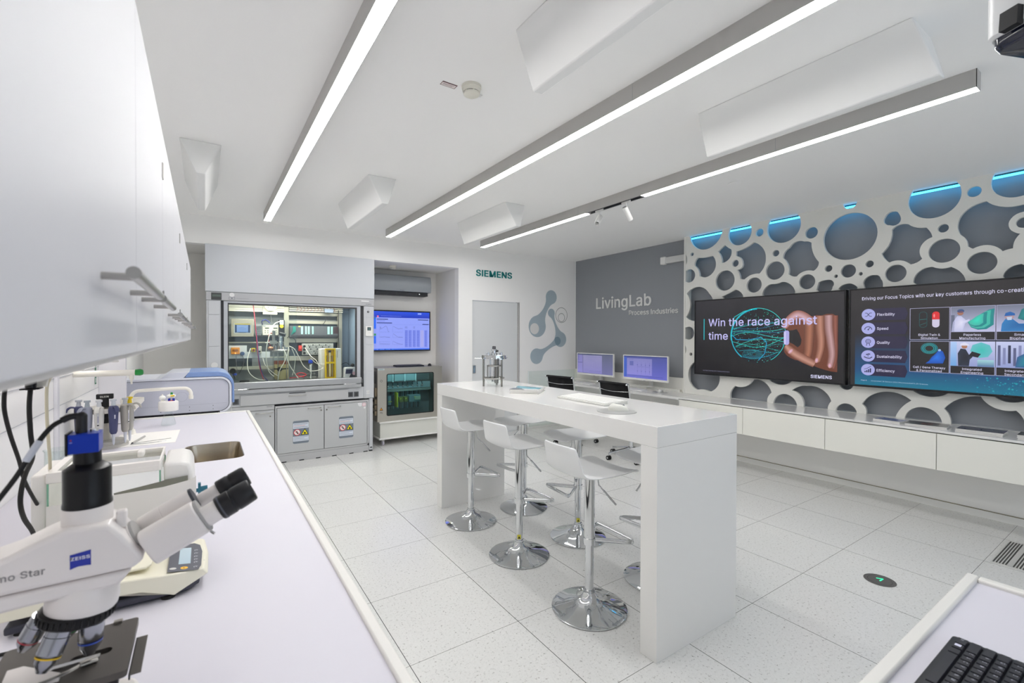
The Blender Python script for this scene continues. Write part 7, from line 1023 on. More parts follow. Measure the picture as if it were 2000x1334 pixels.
hose([(0.87, 6.42, 1.49), (0.90, 6.4, 1.51), (0.96, 6.42, 1.47), (0.98, 6.5, 1.43)], 0.004, HK, 'short black cable arching beside the middle rack post')
b = MB()
for k in range(12):
    x = 1.01+0.042*k; b.tube([(x, 6.6, 1.90), (x+0.012, 6.585, 1.87), (x-0.004, 6.59, 1.845)], 0.0025, mat('dull_red_wire', '#8c4a40', 0.5), 5, sub=3)
b.box(1.35, 1.46, 6.56, 6.61, 1.835, 1.885, mat('blue_grey_block', '#7f8ea4', 0.4)); tag(b.build('wire_bundle'), 'bundle of dull red wires and a small block at the top of the rack', 'wires', kind='stuff')
b = MB(); b.box(1.06, 1.20, 6.28, 6.46, 0.957, 0.965, SATIN)
for z in (0.99, 1.03):
    b.tube([(1.085, 6.31, z), (1.19, 6.31, z), (1.19, 6.41, z), (1.085, 6.41, z)], 0.002, SATIN, 6, True)
for q in ((1.085, 6.31), (1.19, 6.31), (1.19, 6.41), (1.085, 6.41)): b.cyl((*q, 0.96), (*q, 1.03), 0.002, 0.002, SATIN, 6)
tag(b.build('wire_basket'), 'low wire basket around the tall blue capped bottle', 'basket')

# ---------------------------------------------------------------- cabinets below the hood
def hz_sign(p, x0, z0, x1, z1):
    w_, h_ = x1-x0, z1-z0; p.poly(rrect(x0, x1, z0, z1, 0.018, 4), '#77818e'); p.up(); p.rect(x0+0.003, z0+h_*.66, x1-0.003, z1-0.028, '#d3dae6'); p.rect(x0+0.003, z0+0.028, x1-0.003, z0+h_*.32, '#d3dae6'); p.up()
    for k in range(3): p.rect(x0+0.012, z1-0.045-0.018*k, x1-0.012-0.03*(k % 2), z1-0.040-0.018*k, ('#6c7686', '#c9847c', '#6c7686')[k]); p.rect(x0+0.012, z0+0.04+0.018*k, x1-0.012-0.04*(k % 2), z0+0.045+0.018*k, '#8c94a4')
    cx, cz = x0+w_*.26, (z0+z1)/2-0.002; p.disc(cx, cz, 0.038, '#f0e6e6', n=28); p.up(); p.ring(cx, cz, 0.039, 0.007, '#cc2a3a', 32); p.line([(cx-0.024, cz+0.024), (cx+0.024, cz-0.024)], 0.006, '#cc2a3a'); p.rect(cx-0.016, cz-0.004, cx+0.012, cz+0.004, '#222'if False else '#222222'); p.disc(cx+0.006, cz-0.013, 0.008, '#222222', n=10); p.disc(cx-0.002, cz+0.014, 0.006, '#222222', n=10)
    cx = x0+w_*.74; p.poly([(cx-0.043, cz-0.034), (cx+0.043, cz-0.034), (cx, cz+0.040)], '#1c1c14'); p.up(); p.poly([(cx-0.033, cz-0.028), (cx+0.033, cz-0.028), (cx, cz+0.028)], '#f0e21a'); p.up(); p.poly([(cx-0.012, cz-0.024), (cx+0.012, cz-0.024), (cx+0.013, cz-0.012), (cx+0.004, cz-0.006), (cx, cz+0.008), (cx-0.006, cz-0.006), (cx-0.013, cz-0.012)], '#1c1c14')
def pull(parent, x0, x1, z, y): b = MB(); b.tube([(x0, y, z), (x0+0.002, y-0.026, z), (x1-0.002, y-0.026, z), (x1, y, z)], 0.005, SATIN, 10, sub=3); b.build('bow_handle', parent)
def lock(parent, x, z, y): b = MB(); b.cyl((x, y, z), (x, y-0.006, z), 0.011, 0.010, SATIN, 20); b.cyl((x, y-0.006, z), (x, y-0.007, z), 0.005, 0.005, BLACK, 12); b.build('lock', parent)
t = thing('base_cabinet', 'narrow grey cabinet under the left half of the fume hood, partly hidden by the bench', 'cabinet', (0.4, 6.3, 0))
b = MB(); b.box(0.06, 0.684, YH+0.0, 6.6, 0.05, 0.703, CABG); b.box(0.06, 0.684, YH-0.012, YH, 0.648, 0.700, CABG); b.build('carcass', t, 0.002)
b = MB(); b.box(0.064, 0.680, YH-0.016, YH, 0.085, 0.640, mat('cabinet_door_grey', '#bdbfc1', 0.38)); d = b.build('door', t, 0.002); pull(d, 0.494, 0.656, 0.614, YH-0.016); lock(d, 0.638, 0.570, YH-0.016)
p = Paint((0, YH-0.0125, 0), *BY, PRINT, 0.0005); p.rect(0.60, 0.682, 0.66, 0.688, '#77787c'); p.build('maker_label', t)
t = thing('safety_cabinet', 'wide grey double door cabinet with warning signs under the fume hood', 'cabinet', (1.24, 6.3, 0))
b = MB(); b.box(0.690, 1.792, YH+0.0, 6.6, 0.085, 0.680, CABG); b.box(0.690, 1.792, YH-0.015, YH, 0.66, 0.682, CABG); b.box(0.690, 0.704, YH-0.015, YH, 0.085, 0.66, CABG); b.box(1.772, 1.792, YH-0.015, YH, 0.085, 0.66, CABG); b.box(0.690, 1.792, YH-0.015, YH, 0.085, 0.108, CABG); b.box(0.704, 1.772, YH-0.004, YH, 0.106, 0.66, HOODD); b.build('carcass', t)
for x0, x1, hx, lx, sg in ((0.709, 1.232, (1.055, 1.187), 1.202, (0.879, 0.212, 1.059, 0.488)), (1.240, 1.766, (1.285, 1.421), 1.267, (1.413, 0.215, 1.592, 0.488))):
    b = MB(); b.box(x0, x1, YH-0.018, YH-0.004, 0.112, 0.655, mat('cabinet_door_grey', '#bdbfc1')); d = b.build('door', t, 0.002); pull(d, hx[0], hx[1], 0.629, YH-0.018); lock(d, lx, 0.594, YH-0.018)
    p = Paint((0, YH-0.0183, 0), *BY, PRINT, 0.0005); hz_sign(p, *sg); p.build('warning_sign', d)
p = Paint((0, YH-0.0183, 0), *BY, PRINT, 0.0005); p.disc(1.728, 0.623, 0.026, '#e9dfe2', n=24); p.disc(1.735, 0.582, 0.014, '#dddddd', n=16); p.poly([(1.645, 0.648), (1.70, 0.648), (1.70, 0.61), (1.675, 0.60), (1.655, 0.615)], '#dfe0e2'); p.up(); p.ring(1.728, 0.623, 0.025, 0.004, '#c98a98', 24); p.ring(1.728, 0.623, 0.015, 0.003, '#c98a98', 20); p.build('stickers', d)
b = MB(); b.box(0.690, 1.792, YH-0.012, 6.6, 0.0, 0.083, CABG)
for x in (0.755, 0.95, 1.14, 1.33, 1.54, 1.72): b.box(x, x+0.055, YH-0.014, YH-0.012, 0.0, 0.012, BLACK)
b.build('plinth', t)
b = MB(); b.box(1.795, 1.842, YH-0.02, YH+0.06, 0.02, 0.700, HOODG); b.box(1.80, 1.84, YH-0.012, YH+0.05, 0.0, 0.02, HOODD); b.box(1.805, 1.832, YH-0.024, YH-0.02, 0.045, 0.06, HOODD); b.build('front_leg', h, 0.002)

# ================================================================ recess: air conditioner, screen, stainless cabinet
t = thing('air_conditioner', 'silver grey split air conditioner above the blue screen in the recess', 'air conditioner', (2.46, 6.8, 2.14))
b = MB(); prof = [(6.70, 2.43), (6.68, 2.36), (6.675, 2.28), (6.685, 2.196), (6.885, 2.196), (6.885, 2.44), (6.72, 2.44)]
b.prism(prof, 'yz', 1.97, 2.95, mat('silver_front', '#9ca1a5', 0.4, 0.25)); b.build('housing', t, 0.004)
b = MB(); b.box(2.0, 2.905, 6.71, 6.88, 2.138, 2.194, mat('vent_dark', '#26272a', 0.45)); v = b.build('outlet', t, 0.004)
b = MB()
for z in (2.155, 2.17): b.box(2.10, 2.72, 6.706, 6.71, z, z+0.005, mat('vane_dark', '#3c3e42', 0.4))
for x in (2.10, 2.40, 2.715): b.box(x, x+0.006, 6.704, 6.71, 2.145, 2.19, mat('vane_dark', '#3c3e42'))
b.cyl((2.765, 6.71, 2.168), (2.765, 6.706, 2.168), 0.006, 0.006, mat('white_led', '#ffffff', 0.4, emit='#ffffff', es=1.5), 12); b.build('vanes', v)
p = Paint((0, 6.6795, 0), *BY, PRINT, 0.0006); p.text('DAIKIN', 2.452, 2.206, 0.012, '#62666a', 0.055, 0.01); p.build('maker_name', t)
t = thing('wall_screen', 'wall mounted screen with blue charts and tables in the recess', 'screen', (2.45, 6.84, 1.29))
b = MB(); b.box(1.90, 3.001, 6.825, 6.87, 1.289, 1.912, BLACK); b.box(2.2, 2.7, 6.87, 6.90, 1.4, 1.8, BLACK); b.build('casing', t, 0.003)
p = Paint((1.90, 6.8245, 0), *BY); p.rect(0.018, 1.308, 1.082, 1.893, '#93a0f4', '#8fa0f8'); p.up(); p.rect(0.018, 1.80, 1.082, 1.893, '#1733b8', '#2450e0'); p.rect(0.018, 1.308, 1.082, 1.328, '#2e62e6', '#3a72f0'); p.rect(0.018, 1.328, 0.228, 1.80, '#8e9cf2'); p.up()
p.rect(0.06, 1.628, 0.226, 1.795, '#1d66f0'); p.rect(0.06, 1.407, 0.226, 1.52, '#1d66f0'); p.rect(0.06, 1.525, 0.226, 1.556, '#1c8c5c'); p.rect(0.06, 1.785, 0.226, 1.797, '#1c7c6c'); p.poly([(0.24, 1.80), (0.268, 1.80), (0.268, 1.828), (0.24, 1.828)], '#e06a98')
for x0, x1, y in ((0.237, 0.409, 1.773), (0.237, 0.471, 1.718), (0.888, 1.063, 1.775), (0.963, 1.071, 1.705)): p.rect(x0, y-0.006, x1, y+0.006, '#1c2c74')
p.rect(0.885, 1.858, 0.946, 1.88, '#9ab0ff'); p.rect(0.30, 1.822, 0.62, 1.826, '#7c92f0'); p.rect(0.24, 1.745, 0.36, 1.750, '#4c5cb8'); p.rect(0.26, 1.695, 1.06, 1.697, '#7888e0')
for x0, x1, pts in ((0.28, 0.428, [(0.29, 1.62), (0.295, 1.66), (0.30, 1.625), (0.375, 1.672), (0.39, 1.66), (0.41, 1.59), (0.428, 1.584)]), (0.482, 0.64, [(0.49, 1.668), (0.56, 1.635), (0.58, 1.628), (0.60, 1.636), (0.64, 1.634)])): p.line([(x0, 1.672), (x0, 1.58), (x1, 1.58)], 0.0015, '#5a68c0'); p.line(pts, 0.0025, '#2c3270')
for x0, x1, y0 in ((0.28, 0.439, 1.50), (0.482, 0.64, 1.50), (0.28, 0.439, 1.39), (0.482, 0.64, 1.39)): p.line([(x0, y0+0.055), (x0, y0), (x1, y0)], 0.0015, '#5a68c0')
p.line([(0.285, 1.506), (0.36, 1.508), (0.439, 1.501)], 0.0025, '#2c3270'); p.line([(0.49, 1.556), (0.53, 1.528), (0.56, 1.506), (0.64, 1.502)], 0.0025, '#2c3270'); p.line([(0.285, 1.43), (0.36, 1.435), (0.439, 1.43)], 0.0015, '#4c58a8'); p.line([(0.285, 1.402), (0.439, 1.398)], 0.0025, '#2c3270'); p.line([(0.49, 1.44), (0.54, 1.415), (0.58, 1.40), (0.64, 1.393)], 0.0025, '#2c3270')
for x0, x1 in ((0.674, 0.724), (0.735, 0.786), (0.803, 0.854), (0.868, 0.92), (0.93, 0.985), (0.998, 1.046)):
    p.rect(x0, 1.35, x1, 1.613, '#7a8aec' if x0 != 0.93 else '#a4a8ea')
p.up()
for x0, x1 in ((0.674, 0.724), (0.735, 0.786), (0.803, 0.854), (0.868, 0.92), (0.998, 1.046)):
    for k in range(26): p.rect(x0+0.004, 1.353+0.010*k, x1-0.004-0.008*(k % 3), 1.357+0.010*k, '#6070d0')
for k in range(3): p.rect(0.675, 1.64+0.012*k, 0.715, 1.643+0.012*k, '#4c58a8'); p.rect(0.81, 1.64+0.012*k, 0.84, 1.643+0.012*k, '#4c58a8')
for k in range(9): p.rect(0.24+0.03*k, 1.314, 0.25+0.03*k, 1.322, ('#9ab0ff', '#20304c', '#50c0e0')[k % 3])
p.build('screen', t)
# stainless cabinet on a white trolley
t = thing('equipment_trolley', 'low white trolley on castors carrying the stainless cabinet', 'trolley', (2.5, 6.5, 0))
b = MB(); b.box(1.985, 3.05, 6.225, 6.80, 0.088, 0.110, WHITE_M); b.box(2.0, 3.04, 6.24, 6.78, 0.110, 0.315, mat('trolley_front', '#d9d9d2', 0.45)); b.box(1.985, 3.05, 6.22, 6.80, 0.315, 0.333, WHITE_M); b.build('body', t, 0.002)
for x, y in ((2.05, 6.28), (2.98, 6.28), (2.05, 6.74), (2.98, 6.74)): b = MB(); b.cyl((x-0.012, y, 0.036), (x+0.012, y, 0.036), 0.036, 0.036, mat('castor_grey', '#c3c0cc', 0.4), 24); b.box(x-0.018, x+0.018, y-0.02, y+0.02, 0.06, 0.088, SATIN); b.build('castor', t)
t = thing('stainless_cabinet', 'stainless steel control cabinet with a dark glass window, on the white trolley', 'cabinet', (2.45, 6.5, 0.333))
X0, X1, Y0, Y1, Z0, Z1 = 1.968, 2.932, 6.25, 6.72, 0.334, 1.075
b = MB(); b.box(X0, X1, Y0+0.03, Y0+0.04, Z0, Z1, STEEL) if False else None
b.box(X0, X0+0.003, Y0+0.03, Y1, Z0, Z1, STEEL); b.box(X1-0.003, X1, Y0+0.03, Y1, Z0, Z1, STEEL); b.box(X0, X1, Y0+0.03, Y1, Z1-0.003, Z1, STEEL); b.box(X0, X1, Y0+0.03, Y1, Z0, Z0+0.003, STEEL); b.box(X0, X1, Y1-0.003, Y1, Z0, Z1, mat('cabinet_back_plate', '#6b7a7c', 0.5)); b.build('housing', t)
b = MB(); b.plate([(X0, Z0), (X1, Z0), (X1, Z1), (X0, Z1)], [rrect(2.100, 2.795, 0.412, 0.988, 0.02, 5)], 'xz', Y0, Y0+0.028, STEEL); dd = b.build('door', t, 0.002)
b = MB(); b.plate(rrect(2.094, 2.801, 0.406, 0.994, 0.024, 5), [rrect(2.106, 2.789, 0.418, 0.982, 0.018, 5)], 'xz', Y0-0.002, Y0+0.001, BLACK); b.build('window_seal', dd)
b = MB(); b.box(2.098, 2.797, Y0+0.010, Y0+0.014, 0.41, 0.99, thin_glass('tinted_window', '#cfe2e4', 0.7)); b.build('window_pane', dd)
p = Paint((0, Y0-0.0003, 0), *BY, PRINT, 0.0005); p.rect(1.975, 1.045, 2.065, 1.068, '#cfd4d4'); p.poly([(1.995, 0.49), (2.045, 0.49), (2.02, 0.535)], '#241c10'); p.up(); p.text('SIEMENS', 1.985, 1.052, 0.010, '#2a9a9c', 0.06, 0.02); p.poly([(2.003, 0.496), (2.037, 0.496), (2.02, 0.527)], '#e0921c'); p.ring(2.02, 0.898, 0.016, 0.004, '#4c4a46', 20); p.rect(2.004, 0.462, 2.034, 0.467, '#4c4a46'); p.rect(2.004, 0.45, 2.01, 0.467, '#4c4a46'); p.rect(2.024, 0.447, 2.034, 0.457, '#4c4a46'); p.build('door_labels', dd)
b = MB(); cm = mat('module_teal', '#6c8c8e', 0.45); dk = mat('module_dark', '#23343a', 0.5); yw = mat('lime_part', '#b9c23c', 0.45)
for x in (2.12, 2.30, 2.47): b.box(x, x+0.15, 6.52, 6.60, 0.86, 0.97, cm); b.box(x+0.15, x+0.165, 6.51, 6.60, 0.85, 0.975, mat('pale_teal', '#9fc0c0', 0.4))
b.box(2.08, 2.90, 6.60, 6.62, 0.835, 0.85, SATIN); b.box(2.0, 2.9, 6.58, 6.70, 0.70, 0.735, mat('duct_grey', '#7c8c84', 0.5)); b.box(2.0, 2.9, 6.60, 6.70, 0.74, 0.83, mat('glossy_teal', '#8aa4a8', 0.3))
for k in range(9): b.cyl((2.14+0.075*k, 6.56, 0.84), (2.13+0.078*k, 6.55, 0.76), 0.008, 0.006, dk, 8); b.sphere((2.14+0.075*k, 6.55, 0.78), 0.014, SATIN, 8)
b.box(2.14, 2.29, 6.50, 6.60, 0.50, 0.66, dk); b.box(2.15, 2.19, 6.49, 6.5, 0.52, 0.65, cm); b.box(2.20, 2.24, 6.49, 6.5, 0.52, 0.65, cm); b.box(2.16, 2.18, 6.488, 6.49, 0.585, 0.60, yw); b.box(2.20, 2.25, 6.488, 6.49, 0.565, 0.575, yw)
b.box(2.33, 2.35, 6.50, 6.60, 0.48, 0.69, yw); b.box(2.37, 2.43, 6.50, 6.60, 0.55, 0.62, mat('olive_part', '#6c7a44', 0.5)); b.box(2.45, 2.50, 6.50, 6.60, 0.55, 0.62, mat('olive_part', '#6c7a44')); b.box(2.38, 2.40, 6.498, 6.50, 0.59, 0.605, yw); b.box(2.46, 2.48, 6.498, 6.50, 0.59, 0.605, yw)
b.box(2.52, 2.70, 6.50, 6.60, 0.54, 0.64, cm); b.box(2.60, 2.69, 6.48, 6.5, 0.57, 0.62, mat('sage_block', '#9cb49a', 0.5)); b.box(2.59, 2.61, 6.478, 6.48, 0.61, 0.62, yw)
b.build('modules', t)
cl2 = bpy.data.lights.new('cabinet_fill_light', 'AREA'); cl2.shape = 'RECTANGLE'; cl2.size = 0.7; cl2.size_y = 0.03; cl2.energy = 2.6; cl2.color = (0.9, 1, 1)  # added fill light, brightens the modules behind the window
co2 = bpy.data.objects.new('cabinet_fill_light', cl2); COL.objects.link(co2); co2.location = (2.45, 6.34, 1.055); co2.rotation_euler = (radians(25), 0, 0)
b = MB(); b.box(2.10, 2.80, 6.30, 6.36, 1.058, 1.070, WHITE_M); b.build('fill_light_holder', t)  # added plate that carries the fill light
b = MB()
for k in range(26): x = 2.13+0.024*k; b.cyl((x, 6.62, 0.44), (x+0.006, 6.62, 0.70), 0.004, 0.004, (dk, cm, mat('pale_blue_wire', '#8ab4c8', 0.5))[k % 3], 6)
b.build('wire_harness', t)
b = MB()
for k in range(14): b.box(X0-0.003, X0, 6.30, 6.44, 0.86+0.012*k, 0.866+0.012*k, mat('louver_slot', '#3c3a36', 0.5))
b.build('side_louver', t)
for z in (0.42, 0.50, 0.58, 0.68, 0.74):
    b = MB(); b.box(X0-0.02, X0, 6.30, 6.36, z, z+0.06, mat('connector_brown', '#9c8c74', 0.5)); b.build('connector', t)
    b = MB(); b.cyl((X0-0.02, 6.42, z+0.03), (X0, 6.42, z+0.03), 0.02, 0.02, BLACK, 12); b.build('cable_gland', t)
keyboard('computer_keyboard', 'flat black keyboard on top of the stainless cabinet', MZ(2.28, 6.36, 1.075, 0.0), 0.42, 0.16, 0.022, BLACK, KK, 6)
mouse('black mouse on top of the stainless cabinet', 2.80, 6.40, 1.075, 1.2, BLACK, None, 0.1)

# ================================================================ left bench
XB = 0.302
bn = thing('laboratory_bench', 'long white laboratory bench with a raised rim and a sunken sink', 'bench', (-0.15, 1.6, 0))
sk = rrect(-0.092, 0.168, 2.665, 3.105, 0.05, 6)
b = MB(); b.plate([(XL+0.002, -1.6), (XB-0.022, -1.6), (XB-0.022, 4.268), (XL+0.002, 4.268)], [sk], 'xy', 0.87, 0.90, BENCHM); b.build('worktop', bn)
b = MB(); b.box(XB-0.024, XB, -1.6, 4.292, 0.866, 0.908, LIPM); b.box(XL+0.002, XB-0.024, 4.268, 4.292, 0.866, 0.908, LIPM); b.build('rim', bn, 0.005, seg=3)
b = MB(); inner = rrect(-0.088, 0.164, 2.669, 3.101, 0.048, 6); low = rrect(-0.07, 0.146, 2.687, 3.083, 0.05, 6)
b.ringed([[(x, y, 0.899) for x, y in rrect(-0.094, 0.170, 2.663, 3.107, 0.052, 6)], [(x, y, 0.897) for x, y in inner], [(x, y, 0.77) for x, y in low]], mat('sink_steel', '#b5aa9a', 0.22, 1.0), False, True); b.cyl((0.04, 2.89, 0.771), (0.04, 2.89, 0.775), 0.03, 0.03, CHROME, 24); b.build('sink_bowl', bn)
b = MB()
for k, (y0, y1) in enumerate(((-1.58, -0.6), (-0.6, 0.4), (0.4, 1.4), (1.4, 2.4), (3.35, 4.25))): b.box(XL+0.02, 0.262, y0+0.002, y1-0.002, 0.12, 0.768 if False else 0.866, WHITE_M)
b.box(XL+0.02, 0.262, 2.402, 3.348, 0.12, 0.74, WHITE_M); b.box(XL+0.02, 0.20, -1.58, 4.25, 0.0, 0.12, HOODD); b.build('base_cabinets', bn)
for y0, y1 in ((-0.1, 0.4), (0.4, 0.9), (0.9, 1.4), (1.4, 1.9), (1.9, 2.4), (2.4, 2.87), (2.87, 3.35), (3.35, 3.8), (3.8, 4.25)):
    b = MB(); b.box(0.264, 0.282, y0+0.003, y1-0.003, 0.13, 0.855, WHITE); d = b.build('door', bn, 0.001); b = MB(); b.tube([(0.282, y0+0.1, 0.80), (0.312, y0+0.1, 0.80), (0.312, y1-0.1, 0.80), (0.282, y1-0.1, 0.80)], 0.005, SATIN, 8, sub=2); b.build('bow_handle', d)
# service uprights and back panels of the bench
for y, xd, lb in ((-0.3, 0.015, 'left of the microscope'), (0.8, 0.015, 'behind the microscope'), (1.9, 0.015, 'behind the beige cable'), (3.05, 0.015, 'behind the pipette stand'), (4.16, 0.145, 'at the bench end before the blue trimmed machine')):
    b = MB(); b.box(XL, XL+xd, y-0.02, y+0.02, 0.902, 1.42, mat('upright_white', '#e3e2e6', 0.4)); tag(b.build('service_upright', bevel=0.003), 'white upright strip '+lb, 'upright', 'uprights of the bench service wall')
b = MB(); b.box(XL, XL+0.004, -0.55, 4.16, 1.16, 1.163, mat('fine_groove', '#c4c4c8', 0.5)); b.box(XL, XL+0.004, -0.55, 4.16, 1.30, 1.304, mat('fine_groove', '#c4c4c8')); tag(b.build('service_rail'), 'thin horizontal rails on the white service wall above the bench', 'rail')
# sockets channel under the cabinets
b = MB(); b.prism([(-0.28, 1.478), (-0.275, 1.435), (-0.30, 1.428), (XL, 1.428), (XL, 1.478)], 'xz', -1.0, 4.24, mat('channel_white', '#dfdfe0', 0.4)); b.prism([(-0.105, 1.478), (-0.105, 1.470), (-0.28, 1.455), (-0.28, 1.478)], 'xz', -1.0, 4.24, mat('channel_underside', '#dcd9d4', 0.5))
ch_ = tag(b.build('socket_channel', bevel=0.002), 'white service channel with hanging sockets below the wall cabinets', 'socket channel')
b = MB(); b.box(-0.56, -0.52, -0.9, 4.1, 1.420, 1.4275, mat('added_bench_lamp', '#ffffff', 0.5, emit='#fffaf2', es=3.5)); b.build('added_lamp_strip', ch_)  # added unseen lamp, brightens the service wall behind the bench
def flap(y, dy, tilt, hw=0.02):
    b = MB(); M = Matrix.Translation((-0.33, y, 1.4275)) @ Matrix.Rotation(tilt, 4, 'X'); b.box(-hw, hw, -0.003, 0.005, -dy, 0, mat('flap_white', '#ece9e0', 0.4), M); b.build('socket_flap', ch_, 0.002, local=True)
flap(1.575, 0.052, radians(-35), 0.014); flap(2.05, 0.09, radians(-72), 0.012); flap(2.48, 0.20, radians(80), 0.012); flap(1.33, 0.07, radians(-75), 0.02)
def cable(name, pts, r, m, label, cat='cable', plug=None):
    t = thing(name, label, cat, pts[0]); b = MB(); b.tube(pts, r, m, 10, sub=6); b.build('cord', t)
    if plug: b = MB(); plug(b); b.build('plug', t, 0.002)
    return t
def plug1(b): b.box(-0.355, -0.325, 1.405, 1.50, 1.412, 1.4278, BLACKM); b.tube([(-0.34, 1.47, 1.420), (-0.34, 1.42, 1.414), (-0.34, 1.385, 1.409)], [0.0095, 0.009, 0.007], BLACKM, 12)
def plug2(b):
    b.box(-0.357, -0.323, 1.505, 1.56, 1.405, 1.4278, BLACKM); b.cyl((-0.34, 1.527, 1.41), (-0.34, 1.524, 1.378), 0.012, 0.009, BLACKM, 14); b.box(-0.356, -0.322, 1.508, 1.545, 1.380, 1.3835, BLACKM)
cable('power_cable', [(-0.34, 1.39, 1.410), (-0.34, 1.362, 1.400), (-0.34, 1.352, 1.375), (-0.34, 1.357, 1.345), (-0.342, 1.398, 1.292), (-0.345, 1.46, 1.229), (-0.352, 1.535, 1.158), (-0.362, 1.69, 1.052), (-0.375, 1.83, 0.965), (-0.40, 1.93, 0.9065)], 0.0038, RUBBER, 'black power cable hanging farthest left, curving down behind the microscope', plug=plug1)
cable('power_cable', [(-0.34, 1.524, 1.384), (-0.34, 1.513, 1.341), (-0.34, 1.521, 1.279), (-0.34, 1.535, 1.219), (-0.34, 1.475, 1.186), (-0.34, 1.446, 1.142), (-0.345, 1.49, 1.09), (-0.355, 1.60, 1.02), (-0.37, 1.70, 0.95), (-0.395, 1.78, 0.9075)], 0.0047, RUBBER, 'black power cable hanging from the plug with a fat collar', plug=plug2)
BG = mat('beige_cable', '#cfc8b0', 0.45)
def plug3(b): b.tube([(-0.34, 2.04, 1.4185), (-0.34, 1.95, 1.4175), (-0.34, 1.83, 1.414)], [0.010, 0.010, 0.006], BG, 12, sq=0.9)
cable('power_cable', [(-0.34, 1.83, 1.414), (-0.34, 1.77, 1.409), (-0.34, 1.69, 1.394), (-0.34, 1.657, 1.369), (-0.34, 1.656, 1.298), (-0.342, 1.68, 1.225), (-0.35, 1.73, 1.14), (-0.375, 1.81, 1.02), (-0.39, 1.90, 0.94), (-0.40, 1.98, 0.906)], 0.0036, BG, 'beige power cable hanging below the socket channel', plug=plug3)

# ---------------------------------------------------------------- wall cabinets
bounds = [-0.72, 0.318, 1.45, 2.40, 3.34, 4.25]; cen = [-0.18, 0.91, 1.93, 2.87, 3.80]
cl_ = ['nearest the camera, filling the left edge', 'with the first large bar handles', 'second along the bench after the nearest bar handles', 'fourth along the bench', 'at the far end of the bench']
for i in range(5):
    y0, y1, yc = bounds[i]+0.0015, bounds[i+1]-0.0015, cen[i]
    t = thing('wall_cabinet', 'white double door wall cabinet %s' % cl_[i], 'cabinet', (XL, yc, 1.48), 'white wall cabinets above the bench')
    b = MB(); b.box(XL, -0.108, y0, y1, 1.479, 2.022, CAB); b.build('carcass', t)
    for s, a, c in ((0, y0, yc-0.0012), (1, yc+0.0012, y1)):
        b = MB(); b.box(-0.106, -0.087, a, c, 1.481, 2.021, CAB); d = b.build('door', t, 0.001)
        hy0, hy1 = (yc-0.29, yc-0.07) if s == 0 else (yc+0.07, yc+0.29)
        b = MB(); b.cyl((-0.057, hy0-0.045, 1.567), (-0.057, hy1+0.045, 1.567), 0.0062, 0.0062, SATIN, 20)
        for y in (hy0, hy1): b.cyl((-0.087, y, 1.567), (-0.06, y, 1.567), 0.004, 0.004, SATIN, 14)
        b.build('bar_handle', d)
        ye = a if s == 0 else c
        for z in (1.60, 1.92): b = MB(); b.cyl((-0.088, ye, z-0.02), (-0.088, ye, z+0.02), 0.004, 0.004, SATIN, 12); b.box(-0.087, -0.0855, ye-(0.012 if s else 0), ye+(0 if s else 0.012), z-0.018, z+0.018, SATIN); b.build('hinge', d)

# ---------------------------------------------------------------- machine with blue trim behind the bench
t = thing('benchtop_machine', 'large pale grey laboratory machine with a rounded blue trim behind the bench end', 'machine', (-0.14, 4.7, 0.89))
PG = mat('machine_pale', '#c4c6d2', 0.4); PB = mat('machine_blue', '#7f99c9', 0.35)
Z0, Z1 = 0.905, 1.165
b = MB(); b.prism([(-0.50, Z0), (0.10, Z0)]+[(0.10+0.065*sin(a), Z0+0.065-0.065*cos(a)) for a in [i*pi/12 for i in range(1, 7)]]+[(0.165-0.065+0.065*cos(a), Z1-0.065+0.065*sin(a)) for a in [i*pi/12 for i in range(0, 7)]]+[(-0.50, Z1)], 'xz', 4.40, 4.96, PG); b.build('front_body', t, 0.003)
def arcpath(r, x1=0.10, zt=Z1): return [(-0.50, Z1-0.065+r)]+[(x1+r*cos(a), Z1-0.065+r*sin(a)) for a in [pi/2-i*pi/14 for i in range(8)]]+[(x1+r+0.0, Z0+0.06)]+[(x1+r*cos(a), Z0+0.065+r*sin(a)) for a in [-i*pi/14 for i in range(1, 8)]]
b = MB(); o_, i_ = arcpath(0.082), arcpath(0.0665); b.prism(o_+i_[::-1], 'xz', 4.385, 4.97, mat('machine_white', '#d9dbe4', 0.4)); b.build('white_surround', t, 0.002)
b = MB(); o_ = [(-0.11, Z1+0.058), (0.09, Z1+0.06)]+[(0.095+0.105*cos(a), Z1-0.05+0.105*sin(a)) for a in [pi/2-i*pi/14 for i in range(1, 8)]]+[(0.203, Z0+0.06)]; i_ = [(-0.13, Z1+0.019), (0.09, Z1+0.019)]+[(0.10+0.084*cos(a), Z1-0.065+0.084*sin(a)) for a in [pi/2-i*pi/14 for i in range(1, 8)]]+[(0.184, Z0+0.06)]
b.prism(o_+i_[::-1], 'xz', 4.40, 4.98, PB); b.build('blue_trim', t, 0.006)
b = MB(); b.prism([(-0.36, Z1+0.004), (-0.34, Z1+0.014), (-0.28, Z1+0.020), (-0.23, Z1+0.058), (-0.10, Z1+0.062), (-0.135, Z1+0.019), (-0.16, Z1+0.004)], 'xz', 4.40, 4.96, mat('machine_lid', '#cfd2dc', 0.4)); b.build('lid', t, 0.004)
p = Paint((0, 4.3995, 0), *BY, PRINT, 0.0006); p.line([(-0.49, 0.968), (0.15, 0.968)], 0.0012, '#9a9cab'); p.ring(-0.149, 1.035, 0.037, 0.0012, '#9a9cab', 36)
o_ = arcpath(0.0655); i_ = arcpath(0.0635)
p.line([q for q in arcpath(0.0645)]+[(-0.50, Z0+0.002)], 0.003, '#4c4c58')
for x in (-0.28, -0.10, 0.055): 
    for z in (0.925, 0.952): p.disc(x, z, 0.003, '#3c3c48', n=8)
p.build('front_lines', t)
